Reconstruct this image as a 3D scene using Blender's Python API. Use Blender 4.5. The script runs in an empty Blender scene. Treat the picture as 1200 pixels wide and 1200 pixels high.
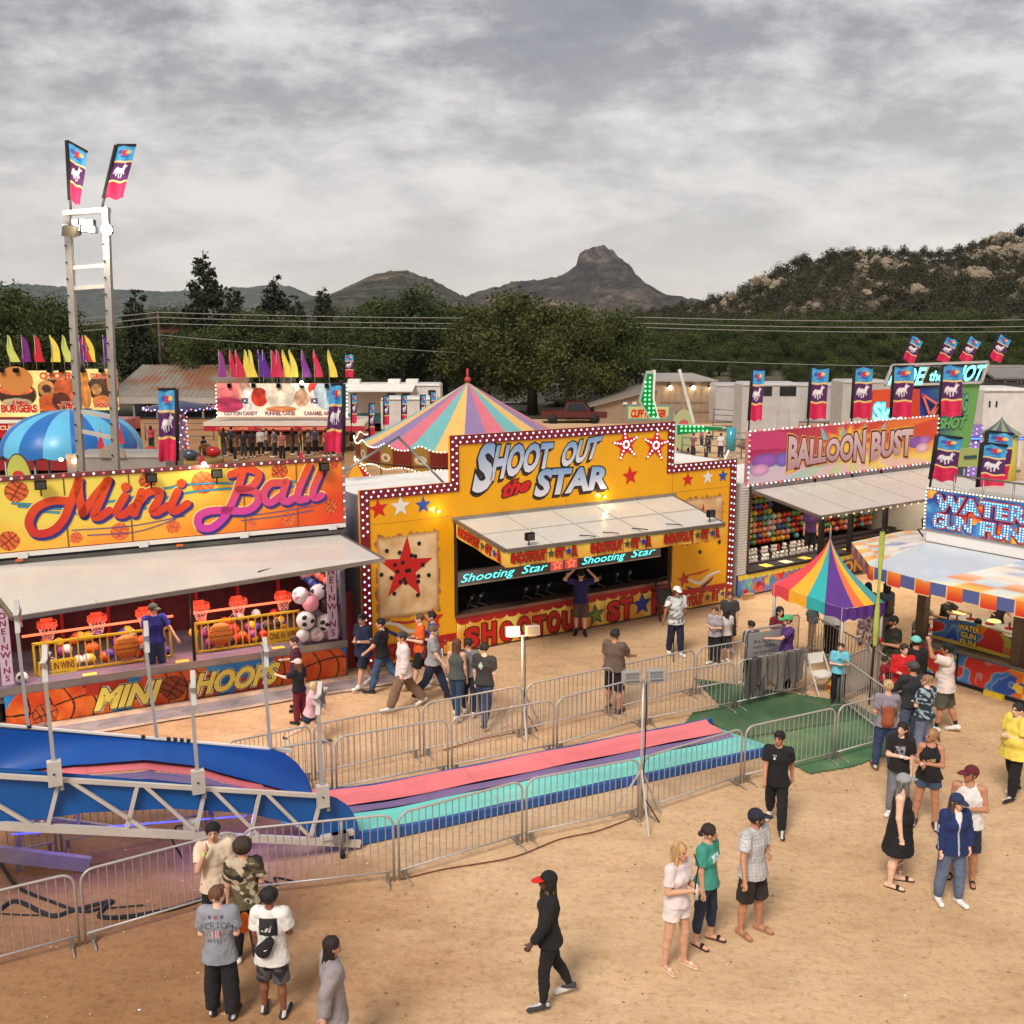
import bpy, math, random
import numpy as np
from mathutils import Vector, Matrix
R=math.radians; sc=bpy.context.scene
COL=bpy.data.collections.new('fair'); sc.collection.children.link(COL)
rnd=random.Random(7)
TH=R(10.5); FP=1200.0; CH=8.2
def ray(px,py):
 u=(px-600)/FP; v=(600-py)/FP
 return (u, math.cos(TH)+v*math.sin(TH), -math.sin(TH)+v*math.cos(TH))
def G(px,py,z=0.0):
 d=ray(px,py); t=(z-CH)/d[2]; return (d[0]*t,d[1]*t,z)
def AtY(px,py,Y):
 d=ray(px,py); t=Y/d[1]; return (d[0]*t,Y,CH+d[2]*t)
class Fr:
 """a survey frame: x along a facade, y into the building, z up"""
 def __init__(s,a,b):
  s.o=(a[0],a[1],0.0); dx=b[0]-a[0]; dy=b[1]-a[1]; L=math.hypot(dx,dy); s.L=L
  s.x=(dx/L,dy/L); s.y=(-dy/L,dx/L); s.rz=math.atan2(dy,dx)
 def uv(s,px,py,yo=0.0):
  d=ray(px,py); ox=s.o[0]+s.y[0]*yo; oy=s.o[1]+s.y[1]*yo
  n=s.y; t=(ox*n[0]+oy*n[1])/(d[0]*n[0]+d[1]*n[1])
  X=d[0]*t-ox; Y=d[1]*t-oy
  return (X*s.x[0]+Y*s.x[1], CH+d[2]*t)
 def at(s,px,py,z=0.0):
  p=G(px,py,z); X=p[0]-s.o[0]; Y=p[1]-s.o[1]
  return (X*s.x[0]+Y*s.x[1], X*s.y[0]+Y*s.y[1])
 def w(s,x,y,z=0.0):
  return (s.o[0]+s.x[0]*x+s.y[0]*y, s.o[1]+s.x[1]*x+s.y[1]*y, z)
def lin(c):
 c=c/255.0
 return c/12.92 if c<=.04045 else ((c+.055)/1.055)**2.4
def C(r,g,b): return (lin(r),lin(g),lin(b))
def linA(a):
 a=np.asarray(a,float)/255.0
 return np.where(a<=.04045,a/12.92,((a+.055)/1.055)**2.4)
MATS={}
def mat(name):
 if name in MATS: return MATS[name]
 spec={ # rough, metallic, bump scale, bump strength, dirt amount, emission
     'paint':(.5,0,30,.05,.12,0),'gloss':(.22,0,8,.03,.06,0),'vinyl':(.38,0,4,.12,.07,0),'cloth':(.9,0,14,.35,.10,0),
     'metal':(.42,.85,25,.05,.18,0),'galv':(.5,.35,30,.06,.15,0),'skin':(.55,0,40,.06,.06,0),'hair':(.6,0,90,.5,.25,0),'rubber':(.75,0,20,.1,.15,0),
     'wood':(.75,0,20,.3,.3,0),'wall':(.8,0,6,.1,.15,0),'dark':(.8,0,10,.1,.3,0),'print':(.42,0,5,.05,.04,0),
     'bulb':(.4,0,5,0,0,7.0),'led':(.4,0,5,0,0,.75),'neon':(.4,0,5,0,0,1.1),'lamp':(.4,0,5,0,0,14.0),'soft':(.4,0,5,0,0,.6),
     'glass':(.08,0,5,0,0,0),'leafm':(.8,0,5,0,.2,0),'rock':(.9,0,.6,.8,.35,0)}[name]
 m=bpy.data.materials.new(name); m.use_nodes=True; MATS[name]=m
 nt=m.node_tree; N=nt.nodes; L=nt.links; bs=N['Principled BSDF']
 at=N.new('ShaderNodeAttribute'); at.attribute_name='Col'
 rough,met,bsc,bst,dirt,em=spec
 bs.inputs['Roughness'].default_value=rough; bs.inputs['Metallic'].default_value=met
 if em:
  bs.inputs['Base Color'].default_value=(.02,.02,.02,1)
  L.new(at.outputs['Color'],bs.inputs['Emission Color']); bs.inputs['Emission Strength'].default_value=em
  return m
 tc=N.new('ShaderNodeTexCoord'); last=at.outputs['Color']
 if dirt:
  n=N.new('ShaderNodeTexNoise'); n.inputs['Scale'].default_value=1.7 if name!='leafm' else .5; n.inputs['Detail'].default_value=6; n.inputs['Roughness'].default_value=.65
  L.new(tc.outputs['Object'],n.inputs['Vector'])
  mr=N.new('ShaderNodeMapRange'); mr.inputs[1].default_value=.3; mr.inputs[2].default_value=.7; mr.inputs[3].default_value=1-dirt*1.6; mr.inputs[4].default_value=1.0+dirt*.4
  L.new(n.outputs['Fac'],mr.inputs[0])
  mx=N.new('ShaderNodeVectorMath'); mx.operation='SCALE'; L.new(last,mx.inputs[0]); L.new(mr.outputs[0],mx.inputs['Scale'])
  last=mx.outputs[0]
  rr=N.new('ShaderNodeMapRange'); rr.inputs[1].default_value=.3; rr.inputs[2].default_value=.7; rr.inputs[3].default_value=min(1,rough+.12); rr.inputs[4].default_value=max(.05,rough-.08)
  L.new(n.outputs['Fac'],rr.inputs[0]); L.new(rr.outputs[0],bs.inputs['Roughness'])
 L.new(last,bs.inputs['Base Color'])
 if bst:
  n2=N.new('ShaderNodeTexNoise'); n2.inputs['Scale'].default_value=bsc; n2.inputs['Detail'].default_value=4
  L.new(tc.outputs['Object'],n2.inputs['Vector'])
  b=N.new('ShaderNodeBump'); b.inputs['Strength'].default_value=bst; b.inputs['Distance'].default_value=.02 if name!='rock' else .5
  L.new(n2.outputs['Fac'],b.inputs['Height']); L.new(b.outputs[0],bs.inputs['Normal'])
 if name=='leafm':
  bs.inputs['Specular IOR Level'].default_value=.2
  ob=N.new('ShaderNodeObjectInfo'); rp=N.new('ShaderNodeValToRGB'); rp.color_ramp.elements[0].color=(.72,.80,.72,1); rp.color_ramp.elements[1].color=(1.08,1.02,.88,1); x=rp.color_ramp.elements.new(.5); x.color=(.86,.98,.78,1)
  L.new(ob.outputs['Random'],rp.inputs[0]); vm=N.new('ShaderNodeVectorMath'); vm.operation='MULTIPLY'; L.new(last,vm.inputs[0]); L.new(rp.outputs[0],vm.inputs[1]); L.new(vm.outputs[0],bs.inputs['Base Color'])
 return m
def _h(ix,iy,seed):
 n=(ix.astype(np.int64)*374761393+iy.astype(np.int64)*668265263+seed*1442695041)&0xffffffff
 n=((n^(n>>13))*1274126177)&0xffffffff
 return ((n^(n>>16))&0xffff)/65535.0
def vn(x,y,seed=0):
 x=np.asarray(x,float); y=np.asarray(y,float)
 ix=np.floor(x); iy=np.floor(y); fx=x-ix; fy=y-iy; fx=fx*fx*(3-2*fx); fy=fy*fy*(3-2*fy)
 a=_h(ix,iy,seed); b=_h(ix+1,iy,seed); c=_h(ix,iy+1,seed); d=_h(ix+1,iy+1,seed)
 return (a*(1-fx)+b*fx)*(1-fy)+(c*(1-fx)+d*fx)*fy
def fbm(x,y,seed=0,o=4):
 s=0; a=.5;
 for i in range(o): s=s+a*vn(x*2**i,y*2**i,seed+i*17); a*=.5
 return s/(1-.5**o)
def vn3(x,y,z,seed=0): return (vn(x+z*.71,y-z*.53,seed)+vn(y+x*.37,z+x*.21,seed+5)+vn(z-y*.6,x+y*.3,seed+9))/3
def mix(a,b,t):
 t=np.clip(t,0,1)[...,None]; return np.asarray(a)*(1-t)+np.asarray(b)*t
class MB:
 def __init__(s): s.ch=[]; s.n=0
 def add(s,V,F,m,col,smooth=False):
  s.ch.append((np.asarray(V,float).reshape(-1,3),F,m,col,smooth)); return s
 def box(s,a,b,m,col,bev=0):
  x0,y0,z0=[min(a[i],b[i]) for i in range(3)]; x1,y1,z1=[max(a[i],b[i]) for i in range(3)]
  V=[(x0,y0,z0),(x1,y0,z0),(x1,y1,z0),(x0,y1,z0),(x0,y0,z1),(x1,y0,z1),(x1,y1,z1),(x0,y1,z1)]
  F=[(0,3,2,1),(4,5,6,7),(0,1,5,4),(1,2,6,5),(2,3,7,6),(3,0,4,7)]
  return s.add(V,F,m,col)
 def hexa(s,V,m,col):   # 8 corners: bottom 4 ccw, top 4 ccw
  return s.add(V,[(0,3,2,1),(4,5,6,7),(0,1,5,4),(1,2,6,5),(2,3,7,6),(3,0,4,7)],m,col)
 def bar(s,p,q,w,h,m,col,up=(0,0,1)):
  p=Vector(p); q=Vector(q); d=(q-p).normalized(); up=Vector(up)
  if abs(d.dot(up))>.98: up=Vector((0,1,0))
  a=d.cross(up).normalized(); b=a.cross(d).normalized(); a*=w/2; b*=h/2
  V=[p-a-b,p+a-b,q+a-b,q-a-b,p-a+b,p+a+b,q+a+b,q-a+b]
  return s.add([tuple(v) for v in V],[(0,1,2,3),(4,7,6,5),(0,4,5,1),(1,5,6,2),(2,6,7,3),(3,7,4,0)],m,col)
 def cyl(s,p,q,r0,r1=None,n=10,m='paint',col=(1,1,1),cap=True):
  r1=r0 if r1 is None else r1
  return s.tube([p,q],[r0,r1],n,m,col,cap)
 def tube(s,P,r,n=8,m='paint',col=(1,1,1),cap=True,closed=False):
  P=[Vector(p) for p in P]; k=len(P); rs=r if isinstance(r,(list,tuple)) else [r]*k
  V=[];F=[]; pa=None
  for i,p in enumerate(P):
   if closed: d=(P[(i+1)%k]-P[i-1])
   else: d=(P[min(i+1,k-1)]-P[max(i-1,0)])
   d=d.normalized() if d.length>1e-9 else Vector((0,0,1))
   if pa is None:
    up=Vector((0,0,1)) if abs(d.z)<.9 else Vector((1,0,0)); a=d.cross(up).normalized()
   else: a=(pa-d*pa.dot(d)); a=a.normalized() if a.length>1e-6 else d.orthogonal().normalized()
   pa=a; b=d.cross(a)
   for j in range(n):
    t=2*math.pi*j/n; V.append(tuple(p+a*(rs[i]*math.cos(t))+b*(rs[i]*math.sin(t))))
  for i in range(k if closed else k-1):
   for j in range(n):
    F.append((i*n+j,i*n+(j+1)%n,((i+1)%k)*n+(j+1)%n,((i+1)%k)*n+j))
  if cap and not closed: F.append(tuple(range(n))[::-1]); F.append(tuple((k-1)*n+j for j in range(n)))
  return s.add(V,F,m,col,True)
 def sph(s,c,r,m,col,nu=10,nv=7):
  rx,ry,rz=r if isinstance(r,(tuple,list)) else (r,r,r)
  V=[(c[0],c[1],c[2]+rz)];F=[]
  for i in range(1,nv):
   t=math.pi*i/nv
   for j in range(nu):
    u=2*math.pi*j/nu; V.append((c[0]+rx*math.sin(t)*math.cos(u),c[1]+ry*math.sin(t)*math.sin(u),c[2]+rz*math.cos(t)))
  V.append((c[0],c[1],c[2]-rz)); L=len(V)-1
  for j in range(nu):
   F.append((0,1+j,1+(j+1)%nu)); F.append((L,1+(nv-2)*nu+(j+1)%nu,1+(nv-2)*nu+j))
   for i in range(nv-2): F.append((1+i*nu+j,1+(i+1)*nu+j,1+(i+1)*nu+(j+1)%nu,1+i*nu+(j+1)%nu))
  return s.add(V,F,m,col,True)
 def lathe(s,prof,m,col,n=16,c=(0,0,0),cap=True):
  V=[];F=[];k=len(prof)
  for (r,z) in prof:
   for j in range(n): t=2*math.pi*j/n; V.append((c[0]+r*math.cos(t),c[1]+r*math.sin(t),c[2]+z))
  for i in range(k-1):
   for j in range(n): F.append((i*n+j,i*n+(j+1)%n,(i+1)*n+(j+1)%n,(i+1)*n+j))
  if cap: F.append(tuple(range(n))[::-1]); F.append(tuple((k-1)*n+j for j in range(n)))
  return s.add(V,F,m,col,True)
 def plate(s,pts,y0,y1,m,col):
  """polygon in the x-z plane extruded between y0 (front) and y1"""
  n=len(pts); A=sum(pts[i][0]*pts[(i+1)%n][1]-pts[(i+1)%n][0]*pts[i][1] for i in range(n))
  if A<0: pts=pts[::-1]
  V=[(x,y0,z) for x,z in pts]+[(x,y1,z) for x,z in pts]
  F=[tuple(range(n)),tuple(range(2*n-1,n-1,-1))]+[(i,n+i,n+(i+1)%n,(i+1)%n) for i in range(n)]
  return s.add(V,F,m,col)
 def star(s,cx,cz,r,y,m,col,rot=0,ri=.40,yt=.004,sx=1,n=5):
  pts=[]
  for i in range(2*n):
   rr=r if i%2==0 else r*ri; t=math.pi/2+rot+math.pi*i/n; pts.append((cx+sx*rr*math.cos(t),cz+rr*math.sin(t)))
  V=[(cx,y-yt,cz)]+[(x,y,z) for x,z in pts]; k=2*n
  return s.add(V,[(0,1+i,1+(i+1)%k) for i in range(k)],m,col)
 def disc(s,cx,cz,r,y,m,col,n=16,sx=1):
  pts=[(cx+sx*r*math.cos(2*math.pi*i/n),y,cz+r*math.sin(2*math.pi*i/n)) for i in range(n)]
  return s.add(pts,[tuple(range(n))],m,col)
 def grid(s,f,nu,nv,m,colf,smooth=True,two=0):
  """f(u,v)->xyz arrays over the unit square; colf(u,v)->rgb arrays (sRGB 0..255)"""
  u,v=np.meshgrid(np.linspace(0,1,nu+1),np.linspace(0,1,nv+1)); u=u.ravel(); v=v.ravel()
  X,Y,Z=f(u,v); V=np.stack([X+0*u,Y+0*u,Z+0*u],1)
  col=linA(colf(u,v)) if callable(colf) else colf
  i=np.arange(nu); j=np.arange(nv); I,J=np.meshgrid(i,j); a=(J*(nu+1)+I).ravel()
  F=np.stack([a,a+1,a+nu+2,a+nu+1],1)
  return s.add(V,F,m,col,smooth)
 def ribbon(s,pts,w,y,m,col,closed=False):
  """flat painted stroke in the x-z plane; w may be a list"""
  n=len(pts); ws=w if isinstance(w,(list,tuple)) else [w]*n; V=[];F=[]
  for i,(x,z) in enumerate(pts):
   a=pts[max(i-1,0)]; b=pts[min(i+1,n-1)]; dx=b[0]-a[0]; dz=b[1]-a[1]; L=math.hypot(dx,dz) or 1
   nx,nz=-dz/L*ws[i]/2,dx/L*ws[i]/2
   V+=[(x+nx,y,z+nz),(x-nx,y,z-nz)]
  for i in range(n-1): F.append((2*i,2*i+1,2*i+3,2*i+2))
  return s.add(V,F,m,col)
 def text(s,body,x,z,h,y,m,col,w=None,bold=0,shear=0,ext=0,sp=1.0,warp=None,align='L',col2=None,fn=None):
  V,F=glyphs(body,bold,shear,sp); V=V.copy()
  x0,x1=V[:,0].min(),V[:,0].max();
  if w is not None: V[:,0]=(V[:,0]-x0)/(x1-x0)*w; W=w
  else: V[:,0]=(V[:,0]-x0)*h; W=(x1-x0)*h
  V[:,1]*=h
  if align=='C': V[:,0]-=W/2
  if warp:
   uu=V[:,0]/W+(.5 if align=='C' else 0); a,b=warp(uu,V[:,1]/h); V[:,0]=a*W-(W/2 if align=='C' else 0); V[:,1]=b*h
  cc=col
  if col2 is not None:
   t=np.clip(V[:,1]/h,0,1)[:,None]; cc=np.asarray(col)*(1-t)+np.asarray(col2)*t
  if fn: P=fn(x+V[:,0],z+V[:,1],y)
  else: P=np.stack([x+V[:,0],0*V[:,0]+y,z+V[:,1]],1)
  if ext and not fn:
   n=len(P); P2=P.copy(); P2[:,1]+=ext
   ed={}
   for f in F:
    for i in range(len(f)):
     a,b=f[i],f[(i+1)%len(f)]
     if (b,a) in ed: del ed[(b,a)]
     else: ed[(a,b)]=1
   F=list(F)+[(b,a,a+n,b+n) for a,b in ed]; P=np.concatenate([P,P2]);
   if col2 is not None: cc=np.concatenate([cc,cc])
  return s.add(P,F,m,cc)
 def build(s,name,parent=None,loc=None,rz=0):
  mats=[];nv=0;Vs=[];Fl=[];mi=[];sm=[];cols=[]
  for V,F,m,col,smooth in s.ch:
   if m not in mats: mats.append(m)
   Vs.append(V); col=np.asarray(col,float); k=mats.index(m)
   if isinstance(F,np.ndarray):
    Fl.append(('n',F+nv)); cnt=len(F); idx=F.ravel()
   else:
    Fl.append(('l',[tuple(int(i)+nv for i in f) for f in F])); cnt=len(F); idx=np.array([i for f in F for i in f],int)
   mi+=[k]*cnt; sm+=[smooth]*cnt
   if col.ndim==1: cols.append(np.tile(col[:3],(len(idx),1)))
   else: cols.append(col[idx,:3])
   nv+=len(V)
  V=np.concatenate(Vs);
  tot=[];st=[];li=[];p=0
  for t,F in Fl:
   if t=='n':
    n,w=F.shape; li.append(F.ravel()); tot.append(np.full(n,w));
   else:
    li.append(np.array([i for f in F for i in f],int)); tot.append(np.array([len(f) for f in F],int))
  li=np.concatenate(li); tot=np.concatenate(tot); st=np.concatenate([[0],np.cumsum(tot)[:-1]])
  me=bpy.data.meshes.new(name); me.vertices.add(len(V)); me.vertices.foreach_set('co',V.astype(np.float32).ravel())
  me.loops.add(len(li)); me.loops.foreach_set('vertex_index',li.astype(np.int32))
  me.polygons.add(len(tot)); me.polygons.foreach_set('loop_start',st.astype(np.int32)); me.polygons.foreach_set('loop_total',tot.astype(np.int32))
  me.polygons.foreach_set('material_index',np.array(mi,np.int32)); me.polygons.foreach_set('use_smooth',np.array(sm,bool))
  for m in mats: me.materials.append(mat(m) if isinstance(m,str) else m)
  me.update(calc_edges=True)
  ca=me.color_attributes.new('Col','FLOAT_COLOR','CORNER'); cc=np.concatenate(cols); cc=np.concatenate([cc,np.ones((len(cc),1))],1)
  ca.data.foreach_set('color',cc.astype(np.float32).ravel())
  o=bpy.data.objects.new(name,me); COL.objects.link(o)
  if parent is not None: o.parent=parent
  if loc is not None: o.location=loc
  if rz: o.rotation_euler=(0,0,rz)
  return o
_gc={}
def glyphs(body,bold=0,shear=0,sp=1.0):
 k=(body,bold,shear,sp)
 if k in _gc: return _gc[k]
 cu=bpy.data.curves.new('tmp','FONT'); cu.body=body; cu.size=1; cu.offset=bold; cu.shear=shear; cu.space_character=sp; cu.resolution_u=3; cu.fill_mode='FRONT'
 o=bpy.data.objects.new('tmp',cu); COL.objects.link(o); dg=bpy.context.evaluated_depsgraph_get(); dg.update()
 me=bpy.data.meshes.new_from_object(o.evaluated_get(dg)); V=np.array([v.co[:2] for v in me.vertices]); F=[tuple(p.vertices) for p in me.polygons]
 V=V/0.73
 bpy.data.objects.remove(o); bpy.data.curves.remove(cu); bpy.data.meshes.remove(me)
 _gc[k]=(V,F); return _gc[k]
def tag(o,label=None,cat=None,group=None,kind=None):
 if label: o['label']=label
 if cat: o['category']=cat
 if group: o['group']=group
 if kind: o['kind']=kind
 return o
def thing(name,label,cat,loc=(0,0,0),rz=0,group=None):
 o=bpy.data.objects.new(name,None); COL.objects.link(o); o.location=loc; o.rotation_euler=(0,0,rz); o.empty_display_size=.2
 return tag(o,label,cat,group)
def solo(mb,name,label,cat,loc=(0,0,0),rz=0,group=None):
 return tag(mb.build(name,None,loc,rz),label,cat,group)
def struct(mb,name,loc=(0,0,0),rz=0,kind='structure'):
 return tag(mb.build(name,None,loc,rz),kind=kind)
def dup(root,loc,rz=0,label=None,group=None,scale=None):
 r=root.copy(); COL.objects.link(r); r.location=loc; r.rotation_euler=(0,0,rz)
 if scale: r.scale=scale if isinstance(scale,tuple) else (scale,)*3
 if label: r['label']=label
 if group: r['group']=group
 for ch in list(root.children):
  c=ch.copy(); COL.objects.link(c); c.parent=r
  for g in ch.children: d=g.copy(); COL.objects.link(d); d.parent=c
 return r
def bulbs(pts,parent,r,cols,m='bulb',limit=60,name='bulb'):
 """round lamps: the first ones individually, the rest as one mesh"""
 protos={}
 for i,p in enumerate(pts[:limit]):
  col=cols[i%len(cols)]
  if col not in protos:
   o=MB().sph((0,0,0),r,m,col,8,5).build(name,parent,p); protos[col]=o
  else:
   o=protos[col].copy(); COL.objects.link(o); o.location=p
 if len(pts)>limit:
  b=MB()
  for i,p in enumerate(pts[limit:]): b.sph(p,r,m,cols[i%len(cols)],6,4)
  tag(b.build(name+'_string',parent),kind='stuff')
def poly_pts(path,step,off=0):
 """points at regular distances along an open x-z polyline"""
 out=[];d=off
 for i in range(len(path)-1):
  a=Vector(path[i]); b=Vector(path[i+1]); L=(b-a).length
  while d<=L: out.append(tuple(a+(b-a)*(d/L))); d+=step
  d-=L
 return out
WHITE=C(232,230,224); GREY=C(150,150,152); ALU=C(176,176,178); BLACK=C(24,24,26); RED=C(190,22,26); YEL=C(246,205,60); BLUE=C(22,72,165); ORANGE=C(240,120,25)
# ================================================================ world, sun
w=bpy.data.worlds.new('World'); sc.world=w; w.use_nodes=True
nt=w.node_tree; N=nt.nodes; L=nt.links; bg=N['Background']
SUN_EL,SUN_AZ=R(48),R(-130)
sky=N.new('ShaderNodeTexSky'); sky.sky_type='NISHITA'; sky.sun_disc=False; sky.sun_elevation=SUN_EL; sky.sun_rotation=R(-140)+math.pi; sky.air_density=1.0
tc=N.new('ShaderNodeTexCoord'); sp=N.new('ShaderNodeSeparateXYZ'); L.new(tc.outputs['Generated'],sp.inputs[0])
mz=N.new('ShaderNodeMath'); mz.operation='MAXIMUM'; L.new(sp.outputs[2],mz.inputs[0]); mz.inputs[1].default_value=0
az=N.new('ShaderNodeMath'); az.operation='ADD'; L.new(mz.outputs[0],az.inputs[0]); az.inputs[1].default_value=.34
cb=N.new('ShaderNodeCombineXYZ')
for i in (0,1):
 d=N.new('ShaderNodeMath'); d.operation='DIVIDE'; L.new(sp.outputs[i],d.inputs[0]); L.new(az.outputs[0],d.inputs[1]); L.new(d.outputs[0],cb.inputs[i])
def noise(scale,detail,rough,loc,dist=0.0,lac=2.0):
 mp=N.new('ShaderNodeMapping'); mp.inputs['Location'].default_value=loc; mp.inputs['Scale'].default_value=(1.0,1.12,1); L.new(cb.outputs[0],mp.inputs[0])
 n=N.new('ShaderNodeTexNoise'); n.inputs['Scale'].default_value=scale; n.inputs['Detail'].default_value=detail; n.inputs['Roughness'].default_value=rough; n.inputs['Distortion'].default_value=dist; n.inputs['Lacunarity'].default_value=lac
 L.new(mp.outputs[0],n.inputs['Vector']); return n.outputs['Fac']
n1=noise(1.9,12,.63,(5.6,7.3,0),.0); n2=noise(5.2,10,.66,(11.2,2.7,4),.15)
def mth(op,a,b):
 m=N.new('ShaderNodeMath'); m.operation=op
 for i,x in enumerate((a,b)):
  if isinstance(x,(int,float)): m.inputs[i].default_value=x
  else: L.new(x,m.inputs[i])
 return m.outputs[0]
f=mth('ADD',mth('MULTIPLY',n1,.68),mth('MULTIPLY',n2,.32))
cr=N.new('ShaderNodeValToRGB'); L.new(f,cr.inputs[0]); e=cr.color_ramp.elements
e[0].position=.40; e[0].color=(.98,.93,.88,1); e[1].position=.62; e[1].color=(.30,.30,.31,1)
x=e.new(.455); x.color=(.82,.78,.75,1); x=e.new(.495); x.color=(.64,.615,.605,1); x=e.new(.55); x.color=(.40,.39,.395,1)
hz=N.new('ShaderNodeMapRange'); hz.inputs[1].default_value=0.0; hz.inputs[2].default_value=.24; hz.inputs[3].default_value=.85; hz.inputs[4].default_value=0; L.new(sp.outputs[2],hz.inputs[0])
mw=N.new('ShaderNodeMix'); mw.data_type='RGBA'; L.new(hz.outputs[0],mw.inputs[0]); L.new(cr.outputs[0],mw.inputs[6]); mw.inputs[7].default_value=(.95,.87,.80,1)
ml=N.new('ShaderNodeMix'); ml.data_type='RGBA'; ml.inputs[0].default_value=.94;
L.new(sky.outputs[0],ml.inputs[6])
sc10=N.new('ShaderNodeVectorMath'); sc10.operation='SCALE'; sc10.inputs['Scale'].default_value=3.85; L.new(mw.outputs[2],sc10.inputs[0])
L.new(sc10.outputs[0],ml.inputs[7]); L.new(ml.outputs[2],bg.inputs['Color']); bg.inputs['Strength'].default_value=.1
sd=bpy.data.lights.new('sun','SUN'); sd.energy=1.5; sd.angle=R(20); sd.color=(1,.90,.80)
so=bpy.data.objects.new('sun',sd); COL.objects.link(so); so.rotation_euler=(R(90)-SUN_EL,0,R(-25)); so['kind']='structure'
# ================================================================ camera
cd=bpy.data.cameras.new('camera'); cam=bpy.data.objects.new('camera',cd); COL.objects.link(cam); sc.camera=cam
cam.location=(0,0,CH); cam.rotation_euler=(R(90)-TH,0,0); cd.sensor_width=36; cd.lens=36.0; cd.clip_end=9000; cd.clip_start=.1
sc.view_settings.view_transform='Standard'; sc.view_settings.look='None'; sc.view_settings.exposure=1.17; sc.view_settings.gamma=1
sc.cycles.max_bounces=5; sc.cycles.diffuse_bounces=3; sc.cycles.glossy_bounces=3; sc.cycles.transmission_bounces=3; sc.cycles.transparent_max_bounces=4
# ================================================================ ground
gm=bpy.data.materials.new('decomposed_granite'); gm.use_nodes=True; nt=gm.node_tree; N=nt.nodes; L=nt.links; bs=N['Principled BSDF']; bs.inputs['Roughness'].default_value=.95
bs.inputs['Specular IOR Level'].default_value=.15
tc=N.new('ShaderNodeTexCoord')
def nz(scale,det=6,rough=.6,sx=1,sy=1,rot=0,dist=0):
 mp=N.new('ShaderNodeMapping'); mp.inputs['Scale'].default_value=(sx,sy,1); mp.inputs['Rotation'].default_value=(0,0,rot); L.new(tc.outputs['Object'],mp.inputs[0])
 n=N.new('ShaderNodeTexNoise'); n.inputs['Scale'].default_value=scale; n.inputs['Detail'].default_value=det; n.inputs['Roughness'].default_value=rough; n.inputs['Distortion'].default_value=dist
 L.new(mp.outputs[0],n.inputs['Vector']); return n.outputs['Fac']
def ramp(src,stops):
 r=N.new('ShaderNodeValToRGB'); L.new(src,r.inputs[0]); e=r.color_ramp.elements
 e[0].position,e[0].color=stops[0][0],(*stops[0][1],1); e[1].position,e[1].color=stops[-1][0],(*stops[-1][1],1)
 for p,c in stops[1:-1]: x=e.new(p); x.color=(*c,1)
 return r.outputs[0]
def mul(a,b,fac=1.0,typ='MULTIPLY'):
 m=N.new('ShaderNodeMix'); m.data_type='RGBA'; m.blend_type=typ; m.inputs[0].default_value=fac; L.new(a,m.inputs[6]); L.new(b,m.inputs[7]); return m.outputs[2]
base=ramp(nz(.16,5,.6,1,1.5,R(25)),[(.35,(.53,.345,.192)),(.5,(.60,.405,.236)),(.66,(.655,.46,.282))])
mid=ramp(nz(.9,7,.7,1,1.8,R(25),.3),[(.36,(.86,.83,.80)),(.5,(.98,.98,.98)),(.68,(1.05,1.05,1.04))])
fine=ramp(nz(9,4,.7),[(.33,(.78,.76,.74)),(.48,(.99,.99,.99)),(.7,(1.05,1.05,1.05))])
speck=ramp(nz(34,2,.8),[(.26,(.5,.46,.44)),(.36,(1,1,1)),(.72,(1,1,1)),(.8,(1.25,1.25,1.25))])
sx=N.new('ShaderNodeSeparateXYZ'); L.new(tc.outputs['Object'],sx.inputs[0])
dm=N.new('ShaderNodeMath'); dm.operation='MULTIPLY_ADD'; L.new(sx.outputs[0],dm.inputs[0]); dm.inputs[1].default_value=-.10; dm.inputs[2].default_value=.12
dn=N.new('ShaderNodeMath'); dn.operation='ADD'; L.new(dm.outputs[0],dn.inputs[0]); L.new(nz(.5,8,.7,1,1.6,R(25),.4),dn.inputs[1])
dy=N.new('ShaderNodeMapRange'); L.new(sx.outputs[1],dy.inputs[0]); dy.inputs[1].default_value=13; dy.inputs[2].default_value=17; dy.inputs[3].default_value=0; dy.inputs[4].default_value=.55
dk=N.new('ShaderNodeMath'); dk.operation='SUBTRACT'; L.new(dn.outputs[0],dk.inputs[0]); L.new(dy.outputs[0],dk.inputs[1])
damp=ramp(dk.outputs[0],[(.50,(1,1,1)),(.74,(.80,.735,.68)),(1.0,(.58,.47,.39))])
col=mul(mul(mul(mul(base,mid),fine),speck),damp); L.new(col,bs.inputs['Base Color'])
b=N.new('ShaderNodeBump'); b.inputs['Strength'].default_value=.65; b.inputs['Distance'].default_value=.06
ad=N.new('ShaderNodeMath'); ad.operation='ADD'; L.new(nz(2.2,8,.7,1,1.5,R(25),.3),ad.inputs[0])
m5=N.new('ShaderNodeMath'); m5.operation='MULTIPLY'; L.new(nz(14,5,.7),m5.inputs[0]); m5.inputs[1].default_value=.3; L.new(m5.outputs[0],ad.inputs[1])
vo=N.new('ShaderNodeTexVoronoi'); vo.inputs['Scale'].default_value=3.2; vo.inputs['Randomness'].default_value=1; vm=N.new('ShaderNodeVectorMath'); vm.operation='ADD'; L.new(tc.outputs['Object'],vm.inputs[0]); vs=N.new('ShaderNodeVectorMath'); vs.operation='SCALE'; vs.inputs['Scale'].default_value=.35
nn_=N.new('ShaderNodeTexNoise'); nn_.inputs['Scale'].default_value=3; nn_.inputs['Detail'].default_value=4; L.new(nn_.outputs['Color'],vs.inputs[0]); L.new(vs.outputs[0],vm.inputs[1]); L.new(vm.outputs[0],vo.inputs['Vector'])
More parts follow.
